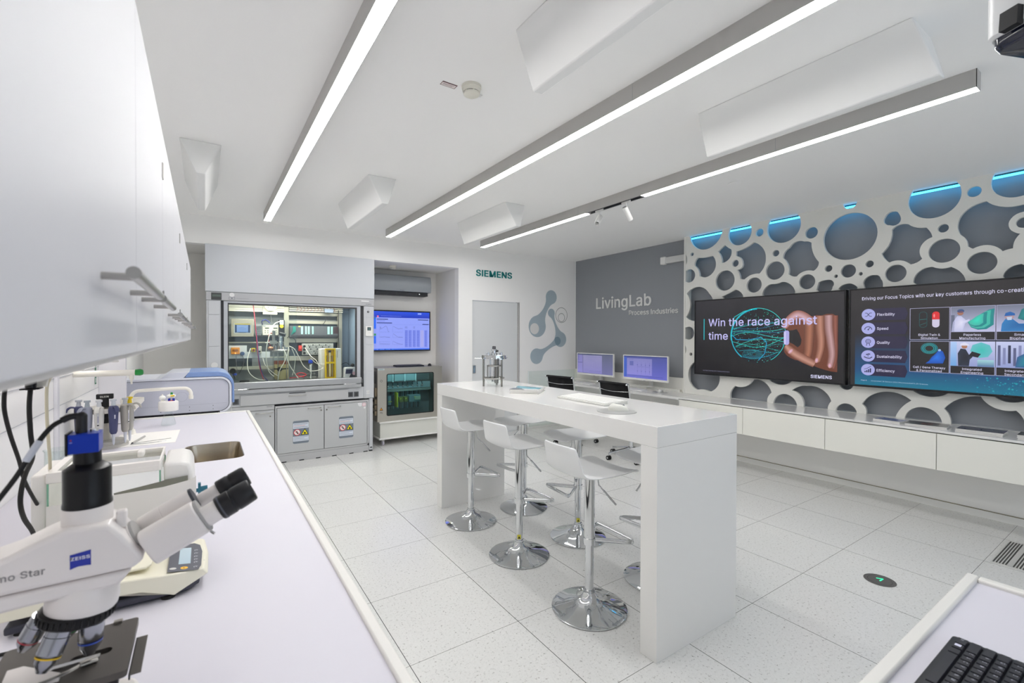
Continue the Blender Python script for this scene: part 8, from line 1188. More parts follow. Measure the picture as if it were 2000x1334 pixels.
b = MB(); b.box(-0.46, 0.09, 4.42, 4.94, 0.887, 0.905, BLACK); b.build('foot_rail', t)
b = MB(); b.box(-0.55, 0.18, 4.36, 5.0, 0.0, 0.86, WHITE_M); b.box(-0.56, 0.19, 4.35, 5.01, 0.86, 0.886, WHITE); tag(b.build('low_cabinet'), 'white low cabinet behind the bench end carrying the blue trimmed machine', 'cabinet')

# ---------------------------------------------------------------- microscope
MW = mat('microscope_white', '#e4dfdc', 0.32, coat=0.15)
m = thing('microscope', 'white laboratory microscope with a black camera tube and a blue camera on top', 'microscope', (-0.2, 0.92, 0.9))
def body_rings(prof, y0, y1, r):
    return prof
b = MB(); pr = [(-0.40, 1.128), (-0.40, 1.165), (-0.33, 1.195), (-0.255, 1.208), (-0.215, 1.217), (-0.185, 1.232), (-0.155, 1.243), (-0.118, 1.243), (-0.102, 1.228), (-0.073, 1.181), (-0.088, 1.168), (-0.20, 1.168)]
pr = [(-0.40, 1.168), (-0.40, 1.185), (-0.33, 1.197), (-0.255, 1.208), (-0.215, 1.218), (-0.185, 1.232), (-0.155, 1.243), (-0.112, 1.240), (-0.098, 1.222), (-0.073, 1.181), (-0.086, 1.1695)]
b.prism(pr, 'xz', 0.852, 0.928, MW); hd = b.build('head_casting', m, 0.007, seg=3)
b = MB(); b.prism([(-0.40, 1.135), (-0.40, 1.166), (-0.088, 1.1675), (-0.104, 1.148), (-0.20, 1.146)], 'xz', 0.856, 0.924, MW); b.build('nosepiece_arm', m, 0.005)
b = MB(); b.spin([(0, 0.034), (0.012, 0.039), (0.026, 0.041), (0.036, 0.040), (0.042, 0.036)], (-0.143, 0.89, 1.154), (-0.150, 0.89, 1.10), MW, 40); b.build('nosepiece_housing', m)
ax0 = Vector((-0.152, 0.89, 1.1165)); axd = Vector((-0.16, 0.02, -1)).normalized()
b = MB(); b.spin([(-0.004, 0.037), (-0.002, 0.0415), (0.010, 0.0425), (0.013, 0.040), (0.015, 0.03)], ax0, ax0+axd, BLACKM, 44)
for k in range(36):
    a = k*pi/18; e1 = axd.orthogonal().normalized(); e2 = axd.cross(e1); c = ax0+axd*0.0005+(e1*cos(a)+e2*sin(a))*0.0422; b.cyl(c, c+axd*0.009, 0.0013, 0.0013, BLACKM, 6)
b.build('revolving_nosepiece', m)
OM = mat('objective_steel', '#a4a7ae', 0.18, 1.0); 
def objective(tip, top, r, band, label):
    A, B_ = Vector(top), Vector(tip); L = (B_-A).length; b = MB(); b.spin([(0, r*0.95), (L*.25, r*0.95), (L*.26, r), (L*.62, r), (L*.64, r*0.93), (L*.78, r*0.9), (L*.95, r*0.5), (L, r*0.42)], A, B_, OM, 28)
    d = (B_-A).normalized(); b.spin([(L*.665, r*0.965), (L*.70, r*0.965)], A, B_, mat('band_'+label, band, 0.4), 28, False); b.spin([(L, r*0.3), (L+0.0005, r*0.28)], A, B_, BLACK, 16); b.build('objective', m)
objective((-0.140, 0.888, 1.046), (-0.136, 0.89, 1.106), 0.0145, '#2a4aa8', 'blue')
objective((-0.185, 0.866, 1.050), (-0.166, 0.878, 1.104), 0.0145, '#e0b820', 'yellow')
objective((-0.212, 0.905, 1.068), (-0.190, 0.90, 1.112), 0.0125, '#b03040', 'red')
objective((-0.170, 0.930, 1.060), (-0.163, 0.915, 1.104), 0.0120, '#3a9a50', 'green')
b = MB(); b.lathe([(0.0285, 1.238), (0.0275, 1.262)], (-0.141, 0.89, 0), MW, 40); b.build('tube_collar', m)
b = MB(); b.lathe([(0.0272, 1.262), (0.0276, 1.266), (0.0268, 1.270), (0.0268, 1.316), (0.0165, 1.3235), (0.0158, 1.3235), (0.0155, 1.340)], (-0.141, 0.89, 0), BLACKM, 44)
b.lathe([(0.0278, 1.2625), (0.0278, 1.2655)], (-0.141, 0.89, 0), BLACKM, 44, False); b.build('camera_adapter', m)
b = MB(); b.box(-0.159, -0.126, 0.872, 0.905, 1.340, 1.367, mat('camera_blue', '#0c35a8', 0.3, 0.4)); cm_ = b.build('camera_body', m, 0.0006)
b = MB(); b.box(-0.1615, -0.1592, 0.871, 0.906, 1.338, 1.369, BLACKM); b.build('camera_back', cm_)
p = Paint((0, 0.8718, 0), *BY, PRINT, 0.0003); p.rect(-0.157, 1.3555, -0.154, 1.357, '#7c88d8'); p.disc(-0.1555, 1.3595, 0.0012, '#8c2a4a', n=10); p.build('camera_mark', cm_)
b = MB(); b.cyl((-0.134, 0.893, 1.367), (-0.134, 0.893, 1.371), 0.005, 0.005, CHROME, 18); b.cyl((-0.147, 0.889, 1.367), (-0.147, 0.889, 1.390), 0.0066, 0.0066, BLACK, 18); b.sphere((-0.147, 0.889, 1.390), 0.0068, BLACK, 16); b.build('camera_connector', cm_)
b = MB(); kp = [(-0.147, 0.889, 1.391), (-0.156, 0.888, 1.391), (-0.166, 0.886, 1.387), (-0.178, 0.884, 1.378), (-0.192, 0.88, 1.355), (-0.208, 0.875, 1.320), (-0.224, 0.870, 1.292), (-0.245, 0.86, 1.255), (-0.28, 0.84, 1.17)]
b.tube(kp, 0.0032, RUBBER, 10, sub=5); b.tube([(-0.147, 0.889, 1.391), (-0.158, 0.888, 1.391), (-0.167, 0.886, 1.3865)], 0.0045, BLACK, 12, sub=4); b.build('camera_cable', cm_)
b = MB(); b.cyl((-0.188, 0.8813, 1.362), (-0.201, 0.8775, 1.336), 0.0042, 0.0042, mat('white_tape', '#c8ccd6', 0.5), 12); b.build('cable_tape', cm_)
b = MB(); b.rbox(-0.108, -0.096, 0.872, 0.886, 1.225, 1.250, 0.003, MW); b.build('tension_post', m, 0.002)
# binocular head
dA = Vector((cos(radians(27)), 0, sin(radians(27)))); side = Vector((0, 1, 0)); upn = side.cross(dA)*-1; upn = dA.cross(side)*-1
upn = Vector((-sin(radians(27)), 0, cos(radians(27)))); piv = Vector((-0.088, 0.89, 1.203))
b = MB(); b.spin([(-0.012, 0.030), (-0.004, 0.030), (-0.003, 0.027), (0.002, 0.027)], piv, piv+dA, MW, 36); b.build('head_ring', m)
b = MB(); b.spin([(0.002, 0.024), (0.006, 0.024)], piv, piv+dA, MGREY, 32); b.build('pivot_disc', m)
def rel(s, y, n): return piv+dA*s+side*y+upn*n
def obox(b_, s0, s1, y0, y1, n0, n1, r, m_):
    pts = rrect(y0, y1, n0, n1, r, 5); b_.ringed([[rel(s, y, n) for y, n in pts] for s in (s0, s1)], m_)
b = MB(); obox(b, 0.008, 0.083, -0.041, -0.004, -0.047, 0.008, 0.015, MW); near = b.build('near_prism_housing', m, 0.003)
b = MB(); obox(b, 0.0835, 0.087, -0.040, -0.005, -0.046, 0.007, 0.015, MGREY); b.build('prism_cover', near)
b = MB(); c0 = rel(0.087, -0.024, -0.024); b.spin([(0, 0.0165), (0.022, 0.0165)], c0, c0+dA, MW, 32); b.build('near_eye_tube', m)
b = MB(); b.spin([(0.020, 0.018), (0.022, 0.0192), (0.040, 0.0195), (0.041, 0.0185), (0.044, 0.0185), (0.045, 0.0195), (0.056, 0.0195), (0.070, 0.0185), (0.072, 0.017), (0.070, 0.014), (0.062, 0.011), (0.062, 0.0001)], c0, c0+dA, BLACK, 36, False); e = b.build('near_eyepiece', m)
b = MB(); b.spin([(0.024, 0.0197), (0.0265, 0.0197)], c0, c0+dA, mat('ep_print', '#4c4f58', 0.4), 36, False); b.build('eyepiece_band', e)
b = MB(); c1 = rel(0.0, 0.035, -0.003); b.spin([(0.002, 0.014), (0.006, 0.0172), (0.035, 0.0172), (0.0355, 0.0167), (0.036, 0.0176), (0.078, 0.0176)], c1, c1+dA, MW, 36); b.build('far_prism_housing', m, 0.001)
b = MB(); b.spin([(0.0782, 0.0178), (0.082, 0.0174)], c1, c1+dA, mat('dark_cap_disc', '#3f4148', 0.4), 36); b.build('far_end_disc', m)
b = MB(); c2_ = rel(0.096, 0.055, -0.020); b.spin([(-0.03, 0.0145), (0.018, 0.0145)], c2_, c2_+dA, MW, 28); b.build('far_eye_tube', m)
b = MB(); b.spin([(0.016, 0.017), (0.018, 0.0182), (0.034, 0.0182), (0.035, 0.0175), (0.038, 0.0175), (0.039, 0.0182), (0.058, 0.018), (0.062, 0.0165), (0.058, 0.013), (0.052, 0.011), (0.052, 0.0001)], c2_, c2_+dA, BLACK, 36, False); b.build('far_eyepiece', m)
b = MB(); b.cyl(rel(0.084, -0.036, -0.044), rel(0.087, -0.040, -0.050), 0.002, 0.002, CHROME, 8); b.sphere(rel(0.010, 0.004, -0.014), 0.003, CHROME, 10); b.build('screws', m)
p = Paint((0, 0.8518, 0), *BY, PRINT, 0.0002)
q = [(-0.1535, 1.2065), (-0.1535, 1.1865)]+[(-0.1535+0.0215*t_, 1.1865+0.0028*sin(pi*t_*0.9)) for t_ in (0.2, 0.4, 0.6, 0.8)]+[(-0.132, 1.1880), (-0.132, 1.2095)]
p.poly(q, '#1c2f9c'); p.up(); p.text('ZEISS', -0.1528, 1.1985, 0.0042, '#e8e8f0', 0.0198, 0.03)
p.text('Primo Star', -0.2385, 1.1885, 0.0085, '#8c8988', 0.061, 0.03); p.build('maker_marks', hd)
b = MB(); b.rbox(-0.40, -0.305, 0.855, 0.925, 0.935, 1.17, 0.02, MW); b.build('stand_column', m, 0.004)
b = MB(); b.rbox(-0.41, -0.09, 0.80, 0.98, 0.9005, 0.945, 0.03, MW); b.build('foot', m, 0.006)
b = MB(); b.rbox(-0.185, -0.105, 0.85, 0.93, 0.945, 0.965, 0.02, BLACKM); b.lathe([(0.026, 0.965), (0.024, 0.975)], (-0.145, 0.892, 0), GLASSB if False else PLAST, 28); b.build('illuminator', m)
# stage
SG = mat('stage_grey', '#57534f', 0.42, 0.4)
b = MB(); b.plate(rrect(-0.250, -0.094, 0.845, 0.995, 0.006, 4), [rrect(-0.165, -0.118, 0.906, 0.922, 0.0075, 5)], 'xy', 1.020, 1.030, SG); st = b.build('stage', m, 0.001)
b = MB(); b.box(-0.091, -0.0785, 0.852, 0.950, 1.016, 1.018, SG); b.box(-0.093, -0.091, 0.852, 0.950, 1.010, 1.018, BLACKM); b.build('stage_wing', st)
b = MB(); b.box(-0.235, -0.105, 0.862, 0.98, 1.0, 1.0195, BLACKM); b.box(-0.305, -0.23, 0.87, 0.91, 0.99, 1.018, BLACKM); b.cyl((-0.145, 0.892, 0.978), (-0.145, 0.892, 1.0), 0.024, 0.024, BLACKM, 28); b.build('condenser_carrier', m, 0.003)
b = MB(); b.prism([(-0.228, 0.872), (-0.168, 0.866), (-0.168, 0.878), (-0.215, 0.925), (-0.232, 0.925)], 'xy', 1.0304, 1.036, MW); b.build('slide_holder_block', st, 0.001)
b = MB(); b.box(-0.205, -0.130, 0.896, 0.904, 1.0304, 1.034, CHROME); b.tube([(-0.15, 0.886, 1.034), (-0.165, 0.872, 1.036), (-0.20, 0.862, 1.036), (-0.225, 0.868, 1.035)], 0.0035, SATIN, 8, sub=5, sq=.5); b.tube([(-0.132, 0.892, 1.033), (-0.150, 0.886, 1.035)], 0.006, SATIN, 10, sq=.5); b.build('slide_clip', st)
b = MB(); b.box(-0.126, -0.115, 0.988, 0.996, 1.030, 1.034, SATIN); b.build('stage_stop', st)
b = MB(); b.cyl((-0.34, 0.855, 1.0), (-0.34, 0.815, 1.0), 0.022, 0.022, BLACK, 24); b.cyl((-0.34, 0.815, 1.0), (-0.34, 0.80, 1.0), 0.012, 0.012, BLACK, 20); b.build('focus_knob', m)
cable('instrument_cable', [(-0.40, 0.95, 1.0), (-0.34, 1.02, 0.93), (-0.28, 1.10, 0.9045), (-0.20, 1.14, 0.9045), (-0.22, 1.22, 0.9045), (-0.34, 1.25, 0.9045), (-0.46, 1.22, 0.9045)], 0.0035, RUBBER, 'thin black cable lying on the bench behind the microscope')

# ---------------------------------------------------------------- front balance with display
CRM = mat('balance_cream', '#e9e5d2', 0.4); NVY = mat('balance_navy', '#3f404c', 0.45)
t = thing('laboratory_balance', 'cream laboratory balance with a dark key panel and a pale display, behind the microscope', 'balance', (-0.17, 1.42, 0.9))
b = MB(); b.prism([(-0.335, 1.315), (-0.09, 1.315), (-0.035, 1.32), (-0.012, 1.345), (-0.010, 1.50), (-0.04, 1.535), (-0.335, 1.535)], 'xy', 0.906, 0.922, NVY); b.build('base', t, 0.004)
b = MB(); vs0 = [(-0.34, 1.306, .938), (-0.16, 1.306, .936), (-0.12, 1.306, .932), (-0.06, 1.306, .908), (0.006, 1.330, .932), (0.008, 1.43, .94), (0.0, 1.53, .94), (-0.06, 1.548, .93), (-0.34, 1.548, .938)]
top = [(-0.34, 1.315, .965), (-0.16, 1.312, .965), (-0.12, 1.312, .962), (-0.06, 1.312, .956), (-0.004, 1.330, .947), (0.001, 1.43, .947), (-0.006, 1.525, .947), (-0.06, 1.538, .956), (-0.34, 1.538, .965)]
n = len(vs0); b.faces(vs0+top, [tuple(range(n-1, -1, -1)), tuple(range(n, 2*n))]+[(i, (i+1) % n, (i+1) % n+n, i+n) for i in range(n)], CRM); b.build('upper_shell', t, 0.003)
b = MB(); b.prism([(-0.30, 1.345), (-0.115, 1.345), (-0.105, 1.36), (-0.105, 1.50), (-0.30, 1.50)], 'xy', 0.968, 0.974, CRM); b.build('weighing_tray', t, 0.002)
uu = Vector((0.056, 0, -0.009)).normalized(); p = Paint((-0.060, 1.31, 0.9572), uu, (0, 1, 0), PRINT, 0.0002)
p.poly([(-0.014, 0.010), (0.046, 0.010), (0.052, 0.035), (0.054, 0.12), (0.049, 0.165), (0.036, 0.180), (0.0, 0.17), (-0.014, 0.15)], '#4a4c57'); p.up(); p.rect(0.006, 0.050, 0.030, 0.150, '#a9bfcb', '#b6c9d2'); p.disc(0.018, 0.027, 0.0075, '#f0b81c', n=24); p.blob([(-0.004+0.007*cos(a), 0.028+0.006*sin(a)) for a in [i*pi/8 for i in range(16)]], '#c9c8c4')
for k, y in enumerate((0.028, 0.055, 0.072, 0.090, 0.110, 0.130)): p.ring(0.041, y, 0.0045, 0.0012, '#b9bac2', 14, 1, 20, 240); p.disc(0.042, y, 0.0014, '#b9bac2', n=8)
p.up(); p.text('K', 0.016, 0.024, 0.006, '#8a5c10', 0.004, 0.02); p.text('KERN', 0.0565, 0.06, 0.003, '#50505a', 0.003); p.build('key_panel', t)
for x, y in ((-0.072, 1.325), (-0.072, 1.525), (-0.31, 1.33), (-0.31, 1.525)): b = MB(); b.cyl((x, y, 0.9), (x, y, 0.907), 0.014, 0.012, RUBBER, 20); b.build('rubber_foot', t)
# analytical balance with draft shield
t = thing('analytical_balance', 'white analytical balance with a glass draft shield and a curved front housing', 'balance', (-0.2, 1.76, 0.9))
X0, X1, Y0, Y1, ZB, ZT = -0.342, -0.106, 1.648, 1.855, 0.965, 1.150
b = MB(); b.prism([(-0.38, 1.635), (-0.10, 1.635), (-0.035, 1.645), (-0.020, 1.70), (-0.020, 1.82), (-0.035, 1.865), (-0.38, 1.87)], 'xy', 0.905, 0.965, MWHITE); b.build('base', t, 0.006)
b = MB(); RM = mat('shield_rim_white', '#f0ece8', 0.3)
b.plate([(X0, Y0), (X1, Y0), (X1, Y1), (X0, Y1)], [[(X0+0.018, Y0+0.02), (X1-0.004, Y0+0.02), (X1-0.004, Y1-0.02), (X0+0.018, Y1-0.02)]], 'xy', ZT-0.012, ZT, RM); b.box(X0, X1, Y0, Y0+0.006, ZT-0.028, ZT-0.010, RM); b.box(X0, X1, Y1-0.006, Y1, ZT-0.028, ZT-0.010, RM); b.build('shield_rim', t, 0.003)
b = MB(); b.box(X0+0.004, X1-0.004, Y0+0.0005, Y0+0.004, ZB, ZT-0.02, SHIELD); b.box(X0+0.004, X1-0.004, Y1-0.004, Y1-0.0005, ZB, ZT-0.02, SHIELD); b.box(X0+0.018, X1-0.004, Y0+0.02, Y1-0.02, ZT-0.008, ZT-0.006, SHIELD); b.box(X1-0.004, X1-0.0005, Y0+0.004, Y1-0.004, ZB, ZT-0.02, SHIELD); b.build('glass_panes', t)
b = MB()
for x, y in ((X0+0.002, Y0), (X1-0.003, Y0), (X1-0.003, Y1-0.004)): b.box(x, x+0.0035, y, y+0.0042, ZB, ZT-0.028, GEDGE)
b.box(X1-0.006, X1-0.004, Y0+0.02, Y1-0.02, ZT-0.0085, ZT-0.0055, GEDGE); b.build('green_glass_edges', t)
b = MB(); b.box(X0-0.03, X0, Y0+0.01, Y1-0.01, ZB, ZT-0.005, MWHITE); b.build('rear_wall', t, 0.004)
b = MB(); b.rbox(-0.165, -0.150, Y0+0.07, Y0+0.12, ZT, ZT+0.018, 0.006, RM); b.build('lid_knob', t, 0.003)
b = MB(); b.prism([(-0.10, ZB), (-0.10, 1.140), (-0.06, 1.140), (-0.037, 1.132), (-0.030, 1.11), (-0.028, 1.07), (-0.026, ZB)], 'xz', 1.652, 1.85, mat('housing_white', '#e9e7e4', 0.3)); b.build('front_housing', t, 0.010, seg=3)
b = MB(); b.prism([(-0.208, 1.076), (-0.111, 1.090), (-0.093, 1.094), (-0.042, 1.098), (-0.042, 1.084), (-0.09, 1.076), (-0.111, 1.073), (-0.207, 1.0715)], 'xz', 1.6435, 1.6455, mat('wedge_olive', '#7f7f74', 0.4)); b.prism([(-0.34, 1.066), (-0.208, 1.0715), (-0.10, 1.0745), (-0.04, 1.084), (-0.026, 1.090), (-0.022, 1.096), (-0.022, 0.968), (-0.34, 0.968)], 'xz', 1.640, 1.6445, MWHITE); b.build('side_fairing', t)  # olive wedge is the dark display panel under its cover
b = MB(); b.cyl((-0.06, 1.75, 0.965), (-0.06, 1.75, 0.99), 0.03, 0.03, SATIN, 24); b.build('front_pad', t)
b = MB(); TEAL = mat('teal_plastic', '#2b6c80', 0.35); b.cyl((-0.027, 1.68, 1.040), (-0.018, 1.68, 1.040), 0.006, 0.006, TEAL, 14); b.rbox(-0.018, -0.011, 1.672, 1.688, 1.022, 1.062, 0.002, TEAL, 'x'); b.cyl((-0.011, 1.68, 1.042), (0.006, 1.68, 1.042), 0.0085, 0.0095, TEAL, 16); b.build('teal_knob', t)
for x, y in ((-0.05, 1.66), (-0.05, 1.85), (-0.35, 1.66), (-0.35, 1.85)): b = MB(); b.cyl((x, y, 0.9), (x, y, 0.906), 0.012, 0.012, RUBBER, 16); b.build('rubber_foot', t)
# glass beaker behind the cables
t = MB(); t.lathe([(0.045, 0.902), (0.047, 0.91), (0.047, 1.03), (0.052, 1.038), (0.050, 1.039), (0.045, 1.03), (0.045, 0.912), (0.001, 0.905)], (-0.50, 2.62, 0), GLASS, 36, False); tag(t.build('glass_beaker'), 'empty clear glass beaker on the bench behind the cables', 'beaker')

# ---------------------------------------------------------------- pipette carousel
t = thing('pipette_stand', 'round steel pipette stand with a black T-shaped top grip', 'pipette stand', (-0.455, 3.33, 0.9)); cx, cy = -0.455, 3.33
b = MB(); b.lathe([(0.10, 0.9005), (0.10, 0.918), (0.085, 0.922), (0.085, 0.936), (0.03, 0.94)], (cx, cy, 0), mat('stand_grey', '#b4b2ac', 0.4), 48); b.build('base', t)
b = MB(); b.cyl((cx, cy, 0.93), (cx, cy, 1.03), 0.024, 0.024, mat('stand_column_cream', '#c9c5b9', 0.4), 24); b.cyl((cx, cy, 1.03), (cx, cy, 1.16), 0.017, 0.017, BLACK, 20); b.build('column', t)
b = MB(); b.box(cx-0.036, cx+0.036, cy-0.012, cy+0.012, 1.162, 1.190, BLACK); b.cyl((cx, cy, 1.15), (cx, cy, 1.19), 0.014, 0.02, BLACK, 20); tg = b.build('top_grip', t, 0.004); p = Paint((0, cy-0.0205, 0), *BY, PRINT, 0.0005); p.text('GILSON', cx-0.018, 1.172, 0.009, '#e6e6e0', 0.036, 0.02); p.build('grip_name', tg)
b = MB(); b.lathe([(0.096, 1.092), (0.100, 1.093), (0.100, 1.118), (0.096, 1.118)], (cx, cy, 0), STEEL, 56, False); b.lathe([(0.100, 1.118), (0.03, 1.119)], (cx, cy, 0), STEEL, 56, False); b.build('ring', t)
p = Paint((0, cy-0.1005, 0), *BY, PRINT, 0.0006); p.text('6', cx, 1.101, 0.012, '#eeeeee', 0.008, 0.03); p.build('position_number', t)
cols = [('#44486c', '#b9bcc4', 200, 'dark blue pipette with a curved finger rest at the left of the stand'), ('#9b9fae', '#a4adb4', 237, 'light grey pipette hanging at the left front of the stand'), ('#d4d2cc', '#c9ccd0', 265, 'pale pipette hanging in the middle of the stand'), ('#44486c', '#c4cad0', 296, 'dark blue pipette with white markings in front of the stand'), ('#a8a49c', '#b9bcc0', 328, 'grey pipette with a long window on the right of the stand'), ('#b0aea6', '#e6c820', 352, 'grey pipette with a yellow plunger at the far right of the stand')]
for k, (bc, pc, ang, lb) in enumerate(cols):
    a = radians(ang); x, y = cx+0.107*cos(a), cy+0.107*sin(a); q = thing('pipette', lb, 'pipette', (x, y, 0.94), 'pipettes hanging on the round stand')
    M = Matrix.Translation((x, y, 0)) @ Matrix.Rotation(a+pi/2, 4, 'Z'); bcM = mat('pip_'+bc, bc, 0.4); pcM = mat('plg_'+pc, pc, 0.4)
    def rg(z, w_, d_, dy=0): return [M @ Vector((px_, py_+dy, z)) for px_, py_ in rrect(-w_, w_, -d_, d_, min(w_, d_)*0.8, 4)]
    b = MB(); b.ringed([rg(0.982, .011, .011), rg(0.995, .016, .015), rg(1.06, .019, .017), rg(1.11, .021, .018), rg(1.128, .019, .017), rg(1.134, .012, .012)], bcM)
    b.tube([M @ Vector((0, -0.008, 1.125)), M @ Vector((0, -0.03, 1.131)), M @ Vector((0, -0.045, 1.120)), M @ Vector((0, -0.05, 1.106))], 0.010, bcM, 10, sub=4, sq=0.5); b.build('handle', q)
    b = MB(); b.cyl(M @ Vector((0, 0, 1.132)), M @ Vector((0, 0, 1.158)), 0.011, 0.008, pcM, 16); b.cyl(M @ Vector((0, 0, 1.158)), M @ Vector((0, 0, 1.168)), 0.014, 0.014, pcM, 20); b.build('plunger', q)
    b = MB(); b.cyl(M @ Vector((0, 0, 0.985)), M @ Vector((0, 0, 0.93)), 0.008, 0.005, mat('pip_shaft', '#c9ccd4', 0.35), 14); b.cyl(M @ Vector((0, 0, 0.93)), M @ Vector((0, 0, 0.922)), 0.004, 0.003, mat('pip_shaft', '#c9ccd4'), 12); b.build('shaft', q)
    p = Paint(M @ Vector((0, -0.0185, 0)), M.to_3x3() @ Vector((1, 0, 0)), (0, 0, 1), PRINT, 0.0004)
    if k in (0, 3):
        for z in (1.066, 1.073, 1.080): p.rect(-0.003, z, 0.003, z+0.005, '#dfe0ea')
    else: p.rect(-0.004, 1.03, 0.004, 1.10, '#d8d8da'); p.up(); p.rect(-0.001, 1.05, 0.001, 1.085, '#4a4c8c'); p.rect(-0.004, 1.034, 0.004, 1.040, '#26262a')
    p.build('scale_window', q)

# ---------------------------------------------------------------- taps
IV = mat('tap_ivory', '#ece9e0', 0.35)
t = thing('laboratory_tap', 'ivory swan neck laboratory tap at the back of the bench', 'tap', (-0.378, 3.66, 0.9))
b = MB(); b.cyl((-0.378, 3.66, 0.9), (-0.378, 3.66, 0.93), 0.024, 0.018, IV); b.tube([(-0.378, 3.66, 0.92), (-0.378, 3.66, 1.0), (-0.38, 3.66, 1.10), (-0.376, 3.66, 1.140), (-0.352, 3.66, 1.164), (-0.30, 3.66, 1.168), (-0.237, 3.66, 1.170), (-0.12, 3.66, 1.170), (-0.092, 3.66, 1.163), (-0.077, 3.66, 1.142), (-0.075, 3.66, 1.115)], 0.0105, IV, 16, sub=5); b.build('swan_neck', t)
b = MB(); b.cyl((-0.075, 3.66, 1.120), (-0.075, 3.66, 1.098), 0.0135, 0.0125, IV, 20); b.build('outlet', t)
b = MB(); rg1 = [(-0.385+0.06*cos(a), 3.78+0.05*sin(a)) for a in [i*pi/16 for i in range(32)]]
b.ringed([[(x, y, 1.112) for x, y in rg1], [(-0.385+(x+0.385)*0.93, 3.78+(y-3.78)*0.93, 1.112) for x, y in rg1], [(-0.385+(x+0.385)*0.5, 3.78+(y-3.78)*0.5, 1.05) for x, y in rg1]], IV, False, True)
b.ringed([[(x, y, 1.111) for x, y in rg1], [(x, y, 1.09) for x, y in rg1], [(-0.40+(x+0.385)*0.35, 3.78+(y-3.78)*0.35, 1.02) for x, y in rg1]], IV, False, True); b.cyl((-0.40, 3.78, 0.9), (-0.40, 3.78, 1.03), 0.018, 0.018, IV, 16); tag(b.build('drip_cup'), 'ivory raised drip cup beside the swan neck tap', 'cup')
t = thing('wall_valve', 'white wall valve with a green knob above the bench', 'valve', (XL+0.002, 3.43, 1.296))
b = MB(); b.cyl((XL, 3.43, 1.296), (-0.336, 3.43, 1.296), 0.017, 0.017, IV, 20); b.cyl((-0.352, 3.43, 1.285), (-0.352, 3.43, 1.258), 0.011, 0.011, IV, 16); b.cyl((-0.352, 3.43, 1.258), (-0.352, 3.43, 1.229), 0.006, 0.004, IV, 14); b.build('body', t)
b = MB(); b.spin([(0, 0.017), (0.022, 0.0195), (0.034, 0.016), (0.038, 0.010)], (-0.336, 3.43, 1.296), (-0.29, 3.43, 1.296), mat('valve_green', '#1f8a3c', 0.35), 8); b.build('green_knob', t)
p = Paint((XL+0.0008, 2.92, 1.235), (0, -1, 0), (0, 0, 1), PRINT, 0.0004)
p = Paint((XL+0.001, 0, 0), (0, 1, 0), (0, 0, 1), PRINT, 0.0004); p.rect(4.02, 1.19, 4.07, 1.31, '#2c7c58'); p.up(); p.rect(4.03, 1.20, 4.06, 1.23, '#cfe0d8'); p.rect(4.03, 1.26, 4.06, 1.28, '#9cc4b0'); tag(p.build('wall_label'), 'narrow green label on the white service wall', 'label')
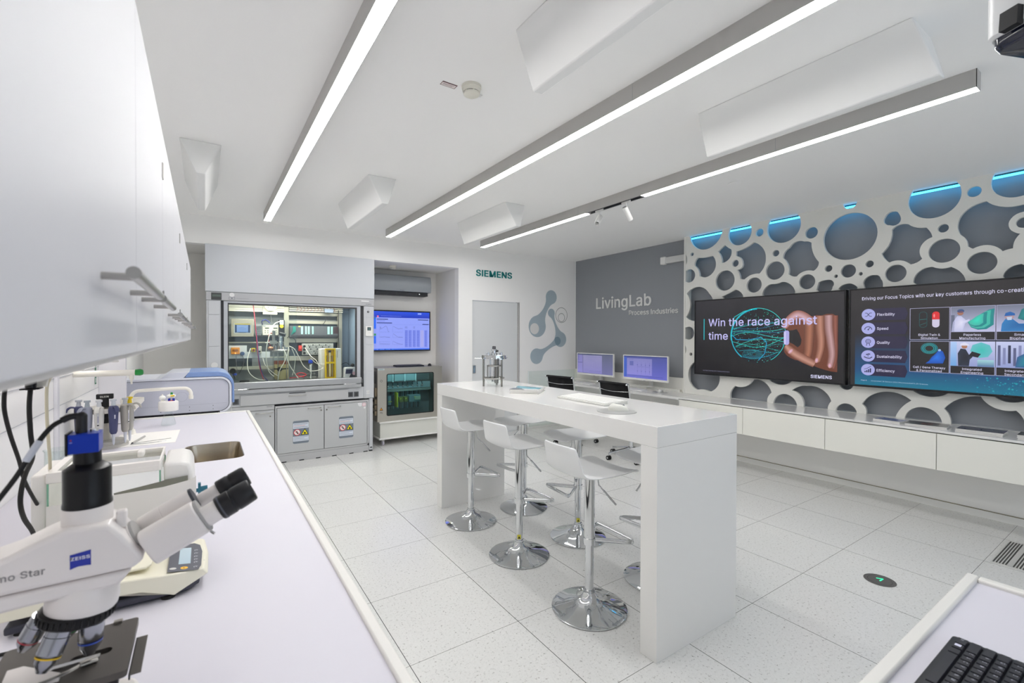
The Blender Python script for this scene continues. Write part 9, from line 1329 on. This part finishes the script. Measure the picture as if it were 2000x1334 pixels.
# erlenmeyer with bottle top dispenser
t = thing('bottle_dispenser', 'white dispenser head with coloured caps on a conical glass flask', 'dispenser', (-0.207, 3.914, 0.9)); cx, cy = -0.207, 3.914
b = MB(); b.lathe([(0.040, 0.9015), (0.042, 0.906), (0.040, 0.918), (0.024, 0.975), (0.020, 0.99), (0.020, 1.0)], (cx, cy, 0), GLASS, 36); b.build('conical_flask', t)
b = MB(); b.lathe([(0.054, 0.998), (0.056, 1.002), (0.056, 1.058), (0.052, 1.064), (0.001, 1.066)], (cx, cy, 0), mat('dispenser_white', '#eceae6', 0.35), 10); b.build('head', t, 0.002)
b = MB(); b.cyl((cx-0.033, cy, 1.063), (cx-0.033, cy, 1.072), 0.010, 0.010, IV, 16); b.sphere((cx-0.033, cy, 1.088), 0.019, mat('frosted_white', '#eeeeea', 0.3), 18, (1, 1, .85)); b.cyl((cx-0.033, cy, 1.10), (cx-0.033, cy, 1.112), 0.004, 0.004, IV, 10); b.build('air_filter', t)
b = MB(); DB = mat('cap_blue', '#1c2c9c', 0.35); b.box(cx-0.002, cx+0.012, cy-0.02, cy-0.004, 1.064, 1.082, DB); b.box(cx+0.022, cx+0.036, cy-0.02, cy-0.004, 1.064, 1.082, DB); b.box(cx, cx+0.03, cy-0.022, cy-0.006, 1.060, 1.067, mat('cap_red', '#d83020', 0.35)); b.build('valve_levers', t, 0.002)
b = MB(); b.lathe([(0.018, 1.066), (0.020, 1.085), (0.026, 1.092), (0.026, 1.102), (0.008, 1.112)], (cx+0.015, cy+0.012, 0), mat('frosted_white', '#eeeeea'), 24); b.cyl((cx+0.012, cy-0.012, 1.098), (cx+0.034, cy-0.012, 1.100), 0.005, 0.005, mat('cap_yellow', '#e8c414', 0.35), 12); b.cyl((cx+0.018, cy, 1.108), (cx+0.018, cy, 1.122), 0.008, 0.006, mat('valve_green', '#1f8a3c'), 14); b.build('upper_knob', t)
# paper with tweezers and pen
b = MB(); M = MZ(-0.285, 3.46, 0.9, -0.02); b.box(-0.15, 0.148, -0.21, 0.21, 0.0006, 0.0016, mat('paper', '#f2f0ec', 0.6), M); tag(b.build('paper_sheet'), 'white paper sheet on the bench beside the pipette stand', 'paper')
b = MB(); b.tube([(-0.345, 3.30, 0.906), (-0.27, 3.315, 0.909), (-0.165, 3.345, 0.909)], 0.003, CHROME, 8, sub=4, sq=.5); b.tube([(-0.345, 3.30, 0.905), (-0.27, 3.275, 0.906), (-0.185, 3.30, 0.905)], 0.003, CHROME, 8, sub=4, sq=.5); tag(b.build('tweezers'), 'open steel tweezers lying on the white paper', 'tweezers')
b = MB(); b.cyl((-0.338, 3.31, 0.9075), (-0.30, 3.50, 0.9075), 0.0055, 0.0055, mat('pen_grey', '#a9a8a4', 0.4), 14); b.cyl((-0.338, 3.31, 0.9075), (-0.341, 3.295, 0.9075), 0.0055, 0.001, BLACK, 14); tag(b.build('marker_pen'), 'grey marker pen lying on the white paper', 'pen')
